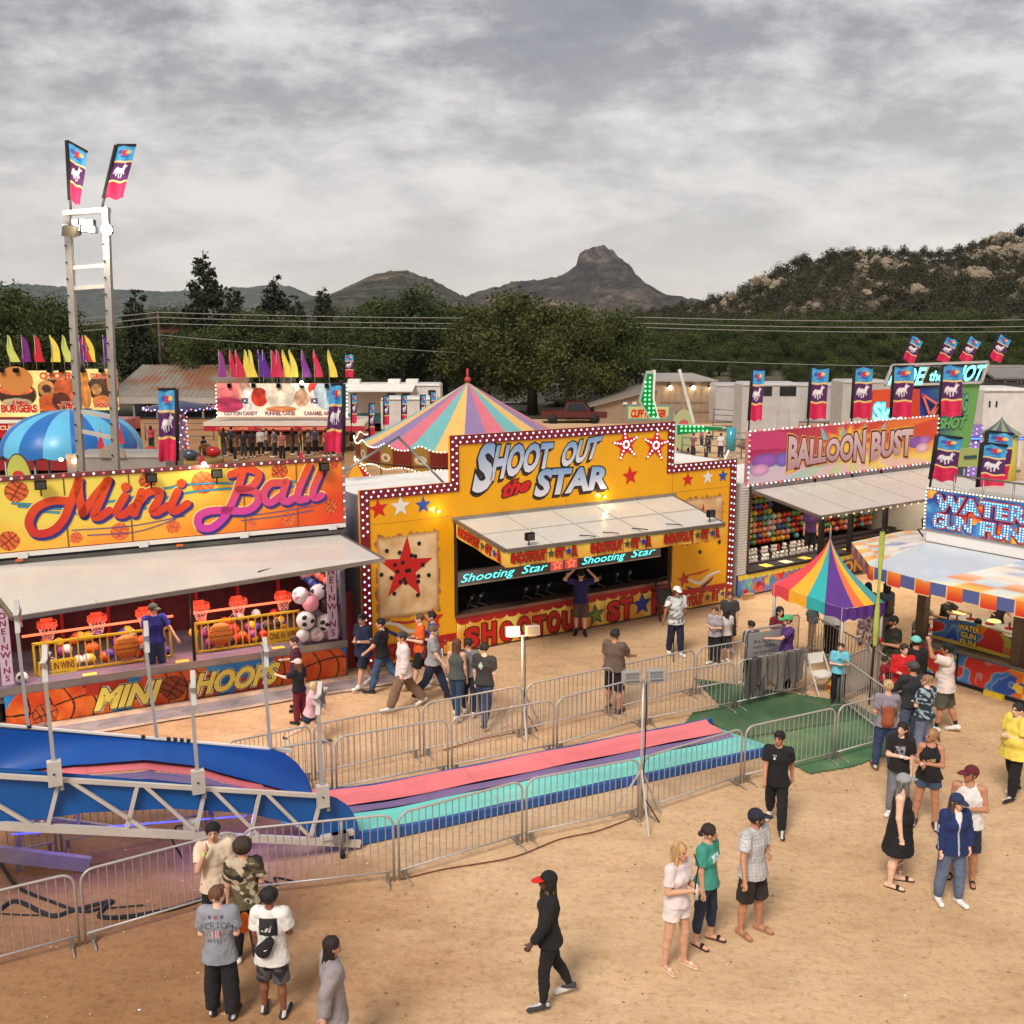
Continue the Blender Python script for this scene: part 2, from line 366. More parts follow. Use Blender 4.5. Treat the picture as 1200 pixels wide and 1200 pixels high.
vr=N.new('ShaderNodeMapRange'); vr.inputs[1].default_value=.0; vr.inputs[2].default_value=.28; vr.inputs[3].default_value=0; vr.inputs[4].default_value=.22; L.new(vo.outputs['Distance'],vr.inputs[0])
a3=N.new('ShaderNodeMath'); a3.operation='ADD'; L.new(ad.outputs[0],a3.inputs[0]); L.new(vr.outputs[0],a3.inputs[1]); L.new(a3.outputs[0],b.inputs['Height']); L.new(b.outputs[0],bs.inputs['Normal'])
xs=np.concatenate([-np.geomspace(6000,30,14),np.linspace(-26,26,131),np.geomspace(30,6000,14)])
ys=np.concatenate([np.linspace(-20,2,6),np.linspace(2.5,45,120),np.geomspace(47,4980,26)])
X,Y=np.meshgrid(xs,ys); Z=np.where((abs(X)<28)&(Y<45)&(Y>2),(fbm(X*.5,Y*.5,3)-.5)*.03,0)-.0
nx,ny=len(xs),len(ys); a=(np.arange(ny-1)[:,None]*nx+np.arange(nx-1)[None,:]).ravel()
MATS['ground']=gm
struct(MB().add(np.stack([X.ravel(),Y.ravel(),Z.ravel()],1),np.stack([a,a+1,a+nx+1,a+nx],1),'ground',(1,1,1),True),'ground')
pb=MB()
for i in range(420):
 py=rnd.uniform(880,1200); px=rnd.uniform(0,1200); p=G(px,py); s=rnd.uniform(.005,.017)
 k=rnd.random(); c=C(205,170,130) if k<.5 else (C(150,112,80) if k<.95 else C(235,230,225))
 pb.sph((p[0],p[1],s*.3+.006),(s*rnd.uniform(1,1.8),s,s*.6),'paint',c,6,4)
tag(pb.build('pebbles'),kind='stuff')
# ================================================================ hills (true distance and size)
hm=bpy.data.materials.new('hillside'); hm.use_nodes=True; nt=hm.node_tree; N=nt.nodes; L=nt.links; bs=N['Principled BSDF']; bs.inputs['Roughness'].default_value=1; bs.inputs['Specular IOR Level'].default_value=.05
tc=N.new('ShaderNodeTexCoord'); at=N.new('ShaderNodeAttribute'); at.attribute_name='Col'
hc=ramp(nz(.032,9,.72,1,1,0,.2),[(.38,(.42,.46,.42)),(.47,(.75,.76,.72)),(.53,(1.1,1.06,1.02)),(.66,(1.5,1.4,1.32))])
h2=ramp(nz(.14,4,.75),[(.40,(.5,.54,.5)),(.5,(1,1,1)),(.7,(1.3,1.26,1.22))])
L.new(mul(mul(at.outputs['Color'],hc),h2),bs.inputs['Base Color'])
b=N.new('ShaderNodeBump'); b.inputs['Strength'].default_value=.9; b.inputs['Distance'].default_value=14; L.new(nz(.03,9,.7),b.inputs['Height']); L.new(b.outputs[0],bs.inputs['Normal'])
MATS['hillside']=hm
def hill(name,Y0,Yf,pts,nseed,rough,colf,nx=220,ny=46,back=1.25,m='rock',amp=1.0):
 pxs=np.array([p[0] for p in pts],float); pys=np.array([p[1] for p in pts],float)
 U=np.linspace(pxs[0],pxs[-1],nx);
 prof=np.array([AtY(u,np.interp(u,pxs,pys),Y0)[2] for u in U])
 if Y0>1000: prof=prof+(np.array([fbm(u*.35,u*.0+3.3,nseed,3) for u in U])-.5)*Y0/1200*3.2
 bear=np.array([AtY(u,400,Y0)[0]/Y0 for u in U])
 T=np.concatenate([np.linspace(0,1,ny),np.linspace(1,0,12)[1:]]); YY=np.concatenate([Yf+(Y0-Yf)*np.linspace(0,1,ny),Y0+(Y0*(back-1))*np.linspace(0,1,12)[1:]])
 Bq,Tq=np.meshgrid(bear,T); _,Yq=np.meshgrid(bear,YY); Pq=np.tile(prof,(len(T),1))
 X=Bq*Y0*(1+0*Yq)  # straight columns in depth: real plan positions
 sm=Tq**.8*(1-.25*Tq*(1-Tq)*2)
 nzv=(fbm(X/rough,Yq/rough,nseed,5)-.5)
 Z=Pq*sm+nzv*amp*rough*.35*np.clip(1-Tq*.75,0,1)*np.clip(Tq*4,0,1)+(fbm(X/rough*5,Yq/rough*5,nseed+3,3)-.5)*rough*.05*amp
 Z=np.where(Tq<.02,-2,Z)
 n1,n2=Z.shape; a=(np.arange(n1-1)[:,None]*n2+np.arange(n2-1)[None,:]).ravel()
 V=np.stack([X.ravel(),Yq.ravel(),Z.ravel()],1)
 col=linA(colf(X.ravel(),Yq.ravel(),Z.ravel()))
 struct(MB().add(V,np.stack([a,a+1,a+n2+1,a+n2],1),m,col,True),name)
 def hgt(px,t):    # world point on the slope
  i=np.clip((px-U[0])/(U[-1]-U[0])*(nx-1),0,nx-1); j=t*(ny-1); i0,j0=int(i),int(j)
  return X[j0,i0],Yq[j0,i0],Z[j0,i0]
 return hgt
def forest(base,alt,seed,s,thr=.5):
 def f(x,y,z):
  n=fbm(x/s,(y+z*2)/s,seed,5); n2=fbm(x/s*6,(y+z*2)/s*6,seed+4,3)
  c=mix(np.array(base)[None],np.array(alt)[None],(n-thr)*5+.3)
  return c*(0.75+.5*n2[:,None])
 return f
butte=[(420,372),(470,366),(530,352),(560,340),(600,330),(640,326),(660,320),(674,309),(677,296),(683,291),(690,289),(697,285),(707,286),(711,290),(716,290),(722,299),(726,302),(728,311),(740,323),(762,340),(790,352),(830,364),(900,378)]
def fbutte(x,y,z):
 n=fbm(x/160,(y+z*2)/160,5,5); n2=fbm(x/25,z/14,9,4)
 c=mix(np.array([[70,66,60]]),np.array([[104,92,84]]),(n-.45)*4)
 up=np.clip((z-128)/25,0,1)[:,None]; vs_=fbm(x/9,z/90,13,4); c=c*(1-up)+np.array([[100,88,84]])*up*(.5+1.0*vs_[:,None])
 return c*(.5+.95*n2[:,None])
hill('mountain',2600,1700,butte,11,170,fbutte,nx=420,ny=110,amp=1.3,m='hillside')
hill('distant_hills',3800,2900,[(-60,345),(20,333),(80,335),(130,340),(200,342),(260,338),(300,336),(325,333),(345,336),(365,345),(420,356),(500,362)],21,200,forest((74,82,74),(88,90,80),3,120),nx=300,ny=26,amp=.5,m='hillside')
hill('nearer_hill',1500,950,[(355,368),(385,346),(410,336),(435,324),(458,318),(476,317),(498,323),(515,331),(540,345),(575,360),(620,374)],31,90,forest((74,76,66),(104,94,84),8,60,.56),nx=300,ny=60,amp=.8,m='hillside')
hr=hill('granite_hill',330,225,[(740,378),(790,372),(830,362),(850,357),(880,340),(905,325),(935,312),(965,306),(990,305),(1020,306),(1050,304),(1080,305),(1110,303),(1140,293),(1165,283),(1185,280),(1200,277),(1260,262),(1330,255)],41,30,forest((64,62,46),(100,90,72),8,14,.54),nx=240,ny=50,amp=.5)
def leaves(n,blobs,size,rs,cols,up=.3):
 """leaf clumps: small bent quads on and inside a set of lobes"""
 r=np.random.RandomState(rs); B=np.array(blobs,float); wts=B[:,3]**2; wts/=wts.sum()
 k=r.choice(len(B),n,p=wts); d=r.normal(size=(n,3)); d/=np.linalg.norm(d,axis=1)[:,None]
 rad=(r.rand(n)**.45)[:,None]; sc_=B[k,3:4]*np.array([[1,1,.8]])
 c=B[k,:3]+d*rad*sc_*(1+.25*r.normal(size=(n,1)))
 keep=r.rand(n)>0
 a=r.normal(size=(n,3)); a/=np.linalg.norm(a,axis=1)[:,None]
 nrm=d*.5+r.normal(size=(n,3))*.6+np.array([0,0,up]); nrm/=np.linalg.norm(nrm,axis=1)[:,None]
 u=np.cross(nrm,a); u/=np.linalg.norm(u,axis=1)[:,None]+1e-9; v=np.cross(nrm,u)
 s=size*(.5+r.rand(n,1));
 V=np.stack([c-u*s,c-v*s*.6,c+u*s,c+v*s*.6+nrm*s*.3],1).reshape(-1,3)
 F=np.arange(4*n).reshape(-1,4); ci=r.rand(n);
 clump=.75+.5*vn3(c[:,0]*.9,c[:,1]*.9,c[:,2]*.9,rs)
 cc=np.array([cols[int(q*len(cols))%len(cols)] for q in ci])*clump[:,None]
 return V,F,np.repeat(linA(np.clip(cc,0,255)),4,axis=0)
def tree_proto(name,h,kind,seed):
 r=random.Random(seed); blobs=[]; tr=MB(); bark=C(70,56,46)
 if kind=='pine':
  tr.tube([(0,0,0),(.1,0,h*.5),(0,.1,h*.96)],[.28,.18,.04],7,'wood',bark)
  z=h*.22
  while z<h*.98:
   t=(z-h*.2)/(h*.8); rr=(h*.21)*(1-t)**.7*r.uniform(.7,1.15)+.35
   for j in range(4 if t<.8 else 2):
    a=r.uniform(0,6.28); q=rr*r.uniform(.35,.85); blobs.append((math.cos(a)*q,math.sin(a)*q,z+r.uniform(-.3,.3),rr*.42))
    if j<2: tr.cyl((0,0,z-.3),(math.cos(a)*q,math.sin(a)*q,z),.06,.02,5,'wood',bark)
   z+=h*.055
  V,F,Cc=leaves(8000,blobs,h*.014,seed,[(52,56,40),(60,64,44),(42,48,36),(70,70,50)])
 elif kind=='broad':
  tr.tube([(0,0,0),(.1,0,h*.22),(0,.1,h*.4)],[h*.035,h*.028,h*.02],8,'wood',bark)
  for j in range(34):
   a=r.uniform(0,6.28); el=r.uniform(-1.0,1.1); q=h*.36*math.cos(el)*r.uniform(.45,1); z=h*.50+h*.40*math.sin(el)*r.uniform(.6,1)
   blobs.append((math.cos(a)*q,math.sin(a)*q,z,h*r.uniform(.10,.17)))
   if j<10: tr.tube([(0,0,h*.25+j*.01*h),(math.cos(a)*q*.5,math.sin(a)*q*.5,h*.35+(z-h*.35)*.45),(math.cos(a)*q,math.sin(a)*q,z)],[h*.014,h*.009,h*.003],5,'wood',bark)
  V,F,Cc=leaves(15000,blobs,h*.0105,seed,[(72,80,42),(78,84,46),(64,72,38),(84,88,48),(60,66,38)])
 else: # juniper / bush
  for j in range(9):
   a=r.uniform(0,6.28); q=h*.3*r.random(); blobs.append((math.cos(a)*q,math.sin(a)*q,h*r.uniform(.25,.75),h*r.uniform(.18,.3)))
  tr.cyl((0,0,0),(0,0,h*.4),h*.04,h*.02,5,'wood',bark)
  V,F,Cc=leaves(700,blobs,h*.042,seed,[(58,58,42),(68,66,48),(50,50,40),(84,76,56)])
 t=thing(name,'x','tree',(0,0,0)); tr.build('trunk',t); MB().add(V,F,'leafm',Cc).build('crown',t)
 return t,(V,F,Cc)
ff=MB()
ff.grid(lambda u,v:(-400+u*900,88+v*900,.06+9*v*v),60,60,'rock',lambda u,v:mix(np.array([[92,84,62]]),np.array([[64,64,46]]),fbm(u*60,v*60,4)*1.4-.2))
struct(ff,'woodland_floor')
P1,_=tree_proto('pine_tree',16,'pine',3); P2,_=tree_proto('pine_tree',14,'pine',8)
B1,_=tree_proto('broadleaf_tree',14,'broad',5); B2,_=tree_proto('broadleaf_tree',12,'broad',14); B3,_=tree_proto('broadleaf_tree',13,'broad',23)
HT={id(P1):16,id(P2):14,id(B1):13.2,id(B2):11.4,id(B3):12.4}
used=set()
def plant(pr,px,py,Y,label,group='trees behind the fairground',wx=1.0):
 p=AtY(px,py,Y); s=max(.25,p[2]/HT[id(pr)])
 rz=rnd.uniform(0,6.28)
 if id(pr) not in used:
  used.add(id(pr)); o=pr; o.location=(p[0],Y,0); o.rotation_euler=(0,0,rz); o.scale=(s*wx,s*wx,s); o['label']=label; o['group']=group
 else: o=dup(pr,(p[0],Y,0),rz,label,group,(s*wx,s*wx,s))
 return o
plant(P1,238,287,118,'tallest dark pine on the left, standing clear above the treetops against the sky')
plant(P2,320,318,125,'shorter dark pine to the right of the tallest pine')
plant(P2,158,336,112,'dark pine just right of the tall light tower')
plant(P1,379,331,150,'slim pine between the two tall pines and the willowy trees')
plant(P1,272,330,130,'small dark pine touching the right side of the tallest pine')
plant(P2,345,343,140,'low dark pine half hidden behind its neighbours left of the willowy tree')
plant(B1,10,322,85,'dark round tree at the left edge behind the burger sign',wx=.9)
plant(B2,48,334,88,'dark round tree left of the light tower',wx=.9)
plant(B3,-25,335,80,'dark tree cut by the left edge of the picture')
plant(B3,468,330,112,'olive willowy tree below the small rounded hill',wx=1.15)
plant(B1,425,345,120,'olive tree left of the willowy tree',wx=1.1)
plant(B2,520,342,118,'olive tree between willowy tree and the big central tree',wx=1.1)
plant(B1,625,331,92,'big dark green tree in the middle behind the striped carousel roof',wx=1.2)
plant(B3,570,352,96,'wide dark tree left of the big central tree',wx=1.1)
plant(B2,712,350,92,'loose brownish tree to the right of the big central tree',wx=.95)
plant(B1,668,349,88,'tree leaning out over the tan building from the big central clump')
plant(B2,190,352,150,'low tree behind the orange roofed house',wx=1.2)
plant(B1,300,356,118,'round tree behind the funnel cake stand',wx=1.3)
plant(B3,365,372,105,'round tree right behind the row of coloured pennants',wx=1.3)
plant(B2,245,375,100,'low bushy tree right of the brown house',wx=1.2)
plant(B1,415,400,90,'low bushy tree behind the white trailers',wx=1.3)
for i,(px,py,Y) in enumerate([(100,372,190),(125,380,180),(60,382,150),(205,365,200)]): plant([B2,B3][i%2],px,py,Y,'small far tree seen through and beside the light tower','far trees by the light tower',1.2)
k=0
for row,(Y,y0,y1) in enumerate([(215,366,362),(180,380,376),(150,394,398),(125,415,420),(108,436,440)]):
 x=735+row*9
 while x<1260:
  yy=y0+(y1-y0)*(x-735)/500+rnd.uniform(-7,8)
  plant(rnd.choice([B1,B2,B3,B3,B2]),x,yy,Y+rnd.uniform(-9,9),'bushy dark tree in the wood below the granite hill','trees of the wood below the granite hill',rnd.uniform(1.1,1.5))
  x+=rnd.uniform(26,42)*(1.0+.15*row)
for i in range(34):
 px=rnd.uniform(395,745); Y=rnd.uniform(122,175)
 plant(rnd.choice([B1,B2,B3]),px,rnd.uniform(352,392)+ (8 if px<450 else 0),Y,'dark tree in the belt of trees behind the carousel','trees of the belt behind the carousel',rnd.uniform(1,1.4))
for i in range(10):
 px=rnd.uniform(120,420)
 plant(rnd.choice([B1,B2]),px,rnd.uniform(362,385),rnd.uniform(140,200),'dark tree in the belt of trees on the left','trees of the left belt',1.3)
_,(jv,jf,jc)=tree_proto('juniper',3.6,'jun',31)
j0=[o for o in COL.objects if o.name.startswith('juniper')][0]
JP=[]
for s in (31,47,59):
 pass
r=np.random.RandomState(5)
sky_line=[]
for i in range(64):
 px=750+i*8.2+rnd.uniform(-3,3); x,y,z=hr(px,1.0); sky_line.append((x,y,z-.4,rnd.uniform(.75,1.7)))
for i,(x,y,z,s) in enumerate(sky_line):
 if i==0:
  j0.location=(x,y,z); j0.scale=(s,)*3; j0['label']='scrubby juniper on the skyline of the granite hill'; j0['group']='junipers on the hill crest'
 else: dup(j0,(x,y,z),rnd.uniform(0,6.28),'scrubby juniper on the skyline of the granite hill','junipers on the hill crest',s)
J=MB(); q=len(jv)//4
for i in range(1700):
 px=rnd.uniform(735,1290); t=rnd.uniform(.02,1)**.8
 x,y,z=hr(px,t)
 if z<1: continue
 if fbm(x/16,y/16,77)>.64 and rnd.random()<.6: continue
 s=rnd.uniform(.8,1.7); a=rnd.uniform(0,6.28); ca,sa=math.cos(a)*s,math.sin(a)*s
 sel=r.permutation(q)[:190]; idx=(sel[:,None]*4+np.arange(4)).ravel()
 v=jv[idx]*1.12; V=np.stack([v[:,0]*ca-v[:,1]*sa+x,v[:,0]*sa+v[:,1]*ca+y,v[:,2]*s+z-.3],1)
 tint=rnd.uniform(.8,1.25)
 J.ch.append((V,np.arange(len(V)).reshape(-1,4),'leafm',np.clip(jc[idx]*tint,0,1),False))
tag(J.build('scrub'),kind='stuff')
K=MB()
def boulder(K,x,y,z,s,col,n=8):
 K.sph((x,y,z),(s*rnd.uniform(.8,1.4),s*rnd.uniform(.8,1.3),s*rnd.uniform(.7,1.1)),'rock',col,n,6)
 V=K.ch[-1][0]; c=np.array([x,y,z]); d=V-c; ph=rnd.uniform(0,9)
 V[:]=c+d*(1+.28*np.sin(d[:,0:1]/s*4+ph)*np.cos(d[:,2:3]/s*5+ph)+.12*r.normal(size=(len(V),1)))
 K.ch[-1]=(V,K.ch[-1][1],K.ch[-1][2],K.ch[-1][3],False)
for i in range(520):
 px=rnd.uniform(750,1290); t=rnd.uniform(.1,1)**.6; x,y,z=hr(px,t)
 if z<3: continue
 f=fbm(x/16,y/16,77)
 if f<.62 and rnd.random()<.9: continue
 if t>.97 and rnd.random()<.6: continue
 b=rnd.uniform(.8,1.12); boulder(K,x+rnd.uniform(-1,1),y,z+.2,rnd.uniform(.5,1.9),tuple(min(1,c*b) for c in C(130,118,100)))
for cx,cy,nn in [(1165,300,90),(1150,340,30),(890,335,22),(850,368,26),(1110,325,30),(990,345,16),(1010,308,18),(1190,290,60),(855,352,14),(1125,385,16)]:
 for i in range(nn):
  px=cx+rnd.gauss(0,17); pr=AtY(px,cy+rnd.gauss(0,11),300)
  best=None
  for tt in np.linspace(.05,1,24):
   x,y,z=hr(px,tt); zz=AtY(px,cy+rnd.gauss(0,3),y)[2]
   if best is None or abs(z-zz)<best[0]: best=(abs(z-zz),x,y,z)
  if best[0]<3: b=rnd.uniform(.85,1.15); boulder(K,best[1]+rnd.uniform(-3,3),best[2]+rnd.uniform(-4,4),best[3]+.5,rnd.uniform(.9,2.4),tuple(min(1,c*b) for c in C(148,134,114)))
tag(K.build('boulders'),kind='stuff')
# ================================================================ helpers for printed fascias
def Zm(s,ox,oy): return lambda x,y:(ox+x/s,oy+y/s)
def catmull(P,k=6):
 out=[];n=len(P)
 for i in range(n-1):
  p0,p1,p2,p3=P[max(i-1,0)],P[i],P[i+1],P[min(i+2,n-1)]
  for j in range(k):
   t=j/k; out.append(tuple(.5*((2*p1[a])+(-p0[a]+p2[a])*t+(2*p0[a]-5*p1[a]+4*p2[a]-p3[a])*t*t+(-p0[a]+3*p1[a]-3*p2[a]+p3[a])*t**3) for a in (0,1)))
 out.append(tuple(P[-1])); return out
def stroke(mb,pts,w,y,m,col,k=6,dx=0,dz=0,caps=True):
 P=catmull([(x+dx,z+dz) for x,z in pts],k); mb.ribbon(P,w,y,m,col)
 if caps:
  for p in (P[0],P[-1]): mb.disc(p[0],p[1],w/2,y-.0007,m,col,12)
def qtext(mb,body,Q,y,m,col,bold=.02,outline=None,ocol=BLACK,col2=None,shear=0,sp=1.0,dx=0,dz=0,step=.004):
 """text fitted to a quad of local (x,z) corners: bl, br, tr, tl"""
 V0,_=glyphs(body,bold,shear,sp); x0,x1=V0[:,0].min(),V0[:,0].max()
 layers=([(outline,ocol,None,y+step)] if outline is not None else [])+[(bold,col,col2,y)]
 Q=[np.array(q,float)+np.array([dx,dz]) for q in Q]
 for bd,c,c2,yy in layers:
  V,F=glyphs(body,bd,shear,sp); u=(V[:,0]-x0)/(x1-x0); v=V[:,1]
  P=(np.outer((1-u)*(1-v),Q[0])+np.outer(u*(1-v),Q[1])+np.outer(u*v,Q[2])+np.outer((1-u)*v,Q[3]))
  cc=c
  if c2 is not None:
   t=np.clip(v,0,1)[:,None]; cc=np.asarray(c)*(1-t)+np.asarray(c2)*t
  mb.add(np.stack([P[:,0],0*u+yy,P[:,1]],1),F,m,cc)
def rectq(x0,z0,x1,z1): return [(x0,z0),(x1,z0),(x1,z1),(x0,z1)]
def art(mb,x0,x1,z0,z1,y,nu,nv,paint,m='print',curve=None):
 def f(u,v):
  X=x0+u*(x1-x0); Z=z0+v*(z1-z0); return X,0*X+y,Z
 mb.grid(f,nu,nv,m,lambda u,v:paint(x0+u*(x1-x0),z0+v*(z1-z0)),smooth=False)
def bball(c,x,z,cx,cz,r,rot=.5,base=(226,98,40),line=(70,26,14),lw=.06):
 dx=(x-cx)/r; dz=(z-cz)/r; a=dx*math.cos(rot)+dz*math.sin(rot); b=-dx*math.sin(rot)+dz*math.cos(rot)
 q=np.hypot(a,b); ins=q<1
 n=fbm(x*30/r*.2,z*30/r*.2,3,2)
 col=np.array(base)[None]*(.85+.3*n[:,None])
 ln=(abs(a)<lw)|(abs(b)<lw)|(abs(abs(a)-(.42+.3*b*b))<lw)|(q>1-lw)
 col=np.where(ln[:,None],np.array(line)[None],col)
 c[ins]=col[ins]; return c
def inpoly(x,z,P):
 ins=np.zeros(len(x),bool); n=len(P)
 for i in range(n):
  x1,y1=P[i]; x2,y2=P[(i+1)%n]
  if y1==y2: continue
  ins^=((y1>z)!=(y2>z))&(x<(x2-x1)*(z-y1)/(y2-y1)+x1)
 return ins
def wall_bx(mb,x0,x1,y0,y1,z0,z1,m,col): return mb.box((x0,y0,z0),(x1,y1,z1),m,col)
def flood(parent,x,y,z,col=BLACK,lit=False,name='floodlight',ang=0):
 b=MB(); b.box((x-.11,y-.09,z),(x+.11,y+.02,z+.18),'metal',col); b.box((x-.09,y-.096,z+.02),(x+.09,y-.09,z+.16),'lamp' if lit else 'glass',(1,.85,.6) if lit else C(60,60,62))
 b.cyl((x,y,z-.14),(x,y,z),.015,None,6,'metal',col)
 return b.build(name,parent)
# ================================================================ MINI BALL / MINI HOOPS booth
F1=Fr(G(7,854),G(405,791)); z1=Zm(2.727,0,520)
u1=lambda x,y,yo=0:F1.uv(*z1(x,y),yo)
mini=thing('game_booth','orange and yellow Mini Ball basketball game trailer with a long white awning on the left','game booth',F1.o,F1.rz)
X0,X1=-.35,7.28
b=MB(); b.box((X0,.0,.55),(X1,3.0,.75),'paint',C(120,110,120)); b.box((X0,2.9,.75),(X1,3.0,3.5),'dark',C(110,40,46)); b.box((X0,.1,3.5),(X1,3.0,3.6),'paint',WHITE)
b.box((X1-.06,.12,.55),(X1,2.9,3.5),'paint',C(150,150,160)); b.box((X0,.12,.75),(X0+.05,2.9,3.5),'paint',C(150,150,160))
for x in (X0,2.4,5.0,X1-.3): b.box((x,.4,.0),(x+.3,2.7,.55),'dark',C(40,40,44))
b.build('trailer_body',mini)
b=MB(); b.box((X0,-.04,.75),(X1,.5,.86),'paint',C(120,105,125)); b.box((X0,-.06,.70),(X1,-.04,.88),'metal',ALU); b.build('counter',mini)
for x in (X0+.02,X1-.12): MB().box((x,-.05,.0),(x+.1,.1,3.45),'paint',C(96,98,110)).build('corner_post',mini)
MB().box((3.78,.0,.86),(3.84,.06,3.35),'paint',C(30,30,34)).build('centre_post',mini)
b=MB(); b.box((X0,-.06,3.44),(X1+.03,.1,3.52),'metal',C(120,118,116)); b.box((X0,-.1,3.58),(X1+.03,.1,3.66),'gloss',WHITE); b.box((X0,-.02,3.52),(X1,.1,3.58),'dark',C(58,56,60))
for x in (.5,2.8,4.9,6.9): b.box((x,-.14,3.55),(x+.18,-.1,3.67),'paint',WHITE)
for x in (.45,3.55): b.box((x,-.145,3.50),(x+.14,-.10,3.54),'gloss',C(235,110,40))
b.build('header_beam',mini)
def p_mini(x,z):
 u=x/7.3; v=(z-3.68)/1.48
 t=np.clip(-.42+.55*(1-v)+.75*u*u+.22*u+.45*(fbm(x*.9,z*1.4,4,3)-.3)*(1.2-v),0,1)
 c=mix(np.array([[246,222,92]]),np.array([[250,150,40]]),t*2); c=mix(c,np.array([[224,64,30]]),t*2-1)
 c=c*1.0
 for cx,cz,r,al in BL1:
  bball(c,x,z,cx,cz,r,rot=cx*1.7,base=(228,104,52) if al else (236,120,60),line=(110,40,24) if al else (200,70,40))
 return c
BL1=[]
for (px,py,r,al) in [(52,152,33,1),(28,310,30,1),(243,300,18,0),(472,118,27,1),(649,123,38,0),(892,88,28,1),(1068,68,15,1),(1056,200,24,1),(922,240,24,0),(803,252,18,0),(384,280,28,0),(554,265,22,0)]:
 cx,cz=u1(px,py); BL1.append((cx,cz,r/2.727/56,al))
sg=MB(); art(sg,X0,X1,3.68,5.10,-.02,420,84,p_mini)
sg.box((X0,-.016,3.66),(X1,.08,5.12),'paint',C(140,60,50))
for px in (205,413,778,948):
 x=u1(px,150)[0]; sg.box((x-.012,-.03,3.68),(x+.012,-.022,5.10),'paint',C(120,90,50))
sg=sg.build('sign_board',mini)
L_=MB()
cyan=C(60,160,190)
for pts in [[(40,190),(200,196),(380,180),(600,130),(900,125),(1040,98)],[(60,200),(230,208),(420,200),(640,150),(960,135),(1020,122)],[(90,212),(250,222),(420,212),(600,185)]]:
 stroke(L_,[u1(*p) for p in pts],.035,-.026,'print',cyan); stroke(L_,[u1(*p) for p in pts],.05,-.0245,'print',C(40,40,60))
for pts in [[(230,276),(420,262),(590,230)],[(280,292),(440,280),(560,240)],[(770,245),(900,230),(1000,212)],[(780,232),(900,215),(1005,198)]]:
 stroke(L_,[u1(*p) for p in pts],.022,-.026,'print',C(90,80,140))
M_=[[(212,182),(165,182),(115,205),(92,250),(112,284),(160,280),(200,245),(228,180),(252,116)],[(250,116),(252,165),(264,222)],[(264,222),(300,170),(345,116)],[(345,116),(318,182),(300,228),(318,232),(348,212)],
 [(398,166),(372,215),(392,226),(425,200)],[(452,152),(428,222)],[(436,196),(470,156),(508,152),(505,178),(486,212),(500,218),(536,196)],[(566,152),(546,200),(560,214),(598,190)]]
Bs=[[(775,88),(752,160),(716,232),(672,268),(636,262),(634,232),(668,214),(716,212)],[(736,98),(790,80),(826,98),(804,136),(762,146)],[(762,146),(812,152),(822,184),(788,212),(716,212)],
 [(902,124),(862,128),(840,164),(860,188),(900,162)],[(914,120),(900,170),(914,184),(940,172)],[(986,70),(952,150),(954,178),(978,174)],[(1032,70),(1000,145),(1004,172),(1026,164)]]
def lets(S,dots,c1,c2,w):
 for sset,dy_ in ((S,0),):
  for pts in sset:
   q=[u1(*p) for p in pts]
   stroke(L_,q,w+.055,-.030,'print',C(250,225,120)); stroke(L_,q,w+.03,-.033,'print',C(50,50,130),dx=.035,dz=-.05)
   P=catmull(q,6); n=len(P)
   t=np.array([np.clip((z-3.95)/.9,0,1) for x,z in P]); cols=np.repeat(np.array(c2)[None]*(1-t[:,None])+np.array(c1)[None]*t[:,None],2,axis=0)
   L_.ribbon(P,w,-.038,'print',cols)
   for k_ in (0,-1): L_.disc(P[k_][0],P[k_][1],w/2,-.0387,'print',tuple(cols[0] if k_==0 else cols[-1]),12)
  for d in dots: x,z=u1(*d); L_.disc(x,z,w*.62,-.036,'print',C(50,50,130)); L_.disc(x-.02,z+.03,w*.58,-.038,'print',c1)
lets(M_,[(405,142),(582,130)],C(232,84,26),C(206,44,40),.165); lets(Bs,[],C(232,84,40),C(205,60,170),.165)
L_.build('lettering',sg)
pts=[(x,-.06,5.16) for x in np.arange(X0+.1,X1,.19)]+[(X1+.02,-.06,z) for z in np.arange(3.8,5.1,.19)]
b=MB(); b.box((X0,-.05,5.11),(X1+.06,.06,5.20),'metal',C(150,90,90)); b.box((X1,-.05,3.66),(X1+.06,.06,5.11),'metal',C(170,160,165)); fr_=b.build('sign_frame',sg)
bulbs(pts,sg,.026,[(1,.92,.85),(.9,.12,.1),(1,.92,.85),(.8,.25,.3)],'led',44)
for px,lit in ((125,0),(479,0),(688,0),(1030,0)):
 x=u1(px,90)[0]; flood(mini,x,-.12,4.92)
b=MB(); x=u1(650,72)[0]; b.sph((x,-.1,5.22),.05,'lamp',(1,.85,.6)); b.build('floodlight',mini)
ld=bpy.data.lights.new('sign_lamp','POINT'); ld.energy=7; ld.color=(1,.8,.5); ld.shadow_soft_size=.08; lo=bpy.data.objects.new('sign_lamp',ld); COL.objects.link(lo); lo.parent=mini; lo.location=(x,-.35,5.2)
def flap(V,m,col,th=.05,rib=None):
 b=MB(); V=[np.array(v,float) for v in V]; n=np.cross(V[1]-V[0],V[3]-V[0]); n/=np.linalg.norm(n)
 if n[2]<0:n=-n
 lo_=[v-n*th for v in V]; b.hexa([tuple(v) for v in lo_]+[tuple(v) for v in V],m,col)
 for i in range(4):
  a,c=V[i],V[(i+1)%4]; b.bar(tuple(a-n*th*.5),tuple(c-n*th*.5),.07,.075,'metal',C(150,146,142))
 return b
aw=flap([(-.30,-.06,3.44),(.32,-2.5,2.98),(7.5,-2.1,3.22),(7.2,-.06,3.40)],'gloss',C(204,200,192))
for x in (1.2,2.8,4.2,5.7): aw.bar((x,-.3,3.395),(x+.05,-1.9,3.03+.02*x),.02,.012,'gloss',C(205,200,190))
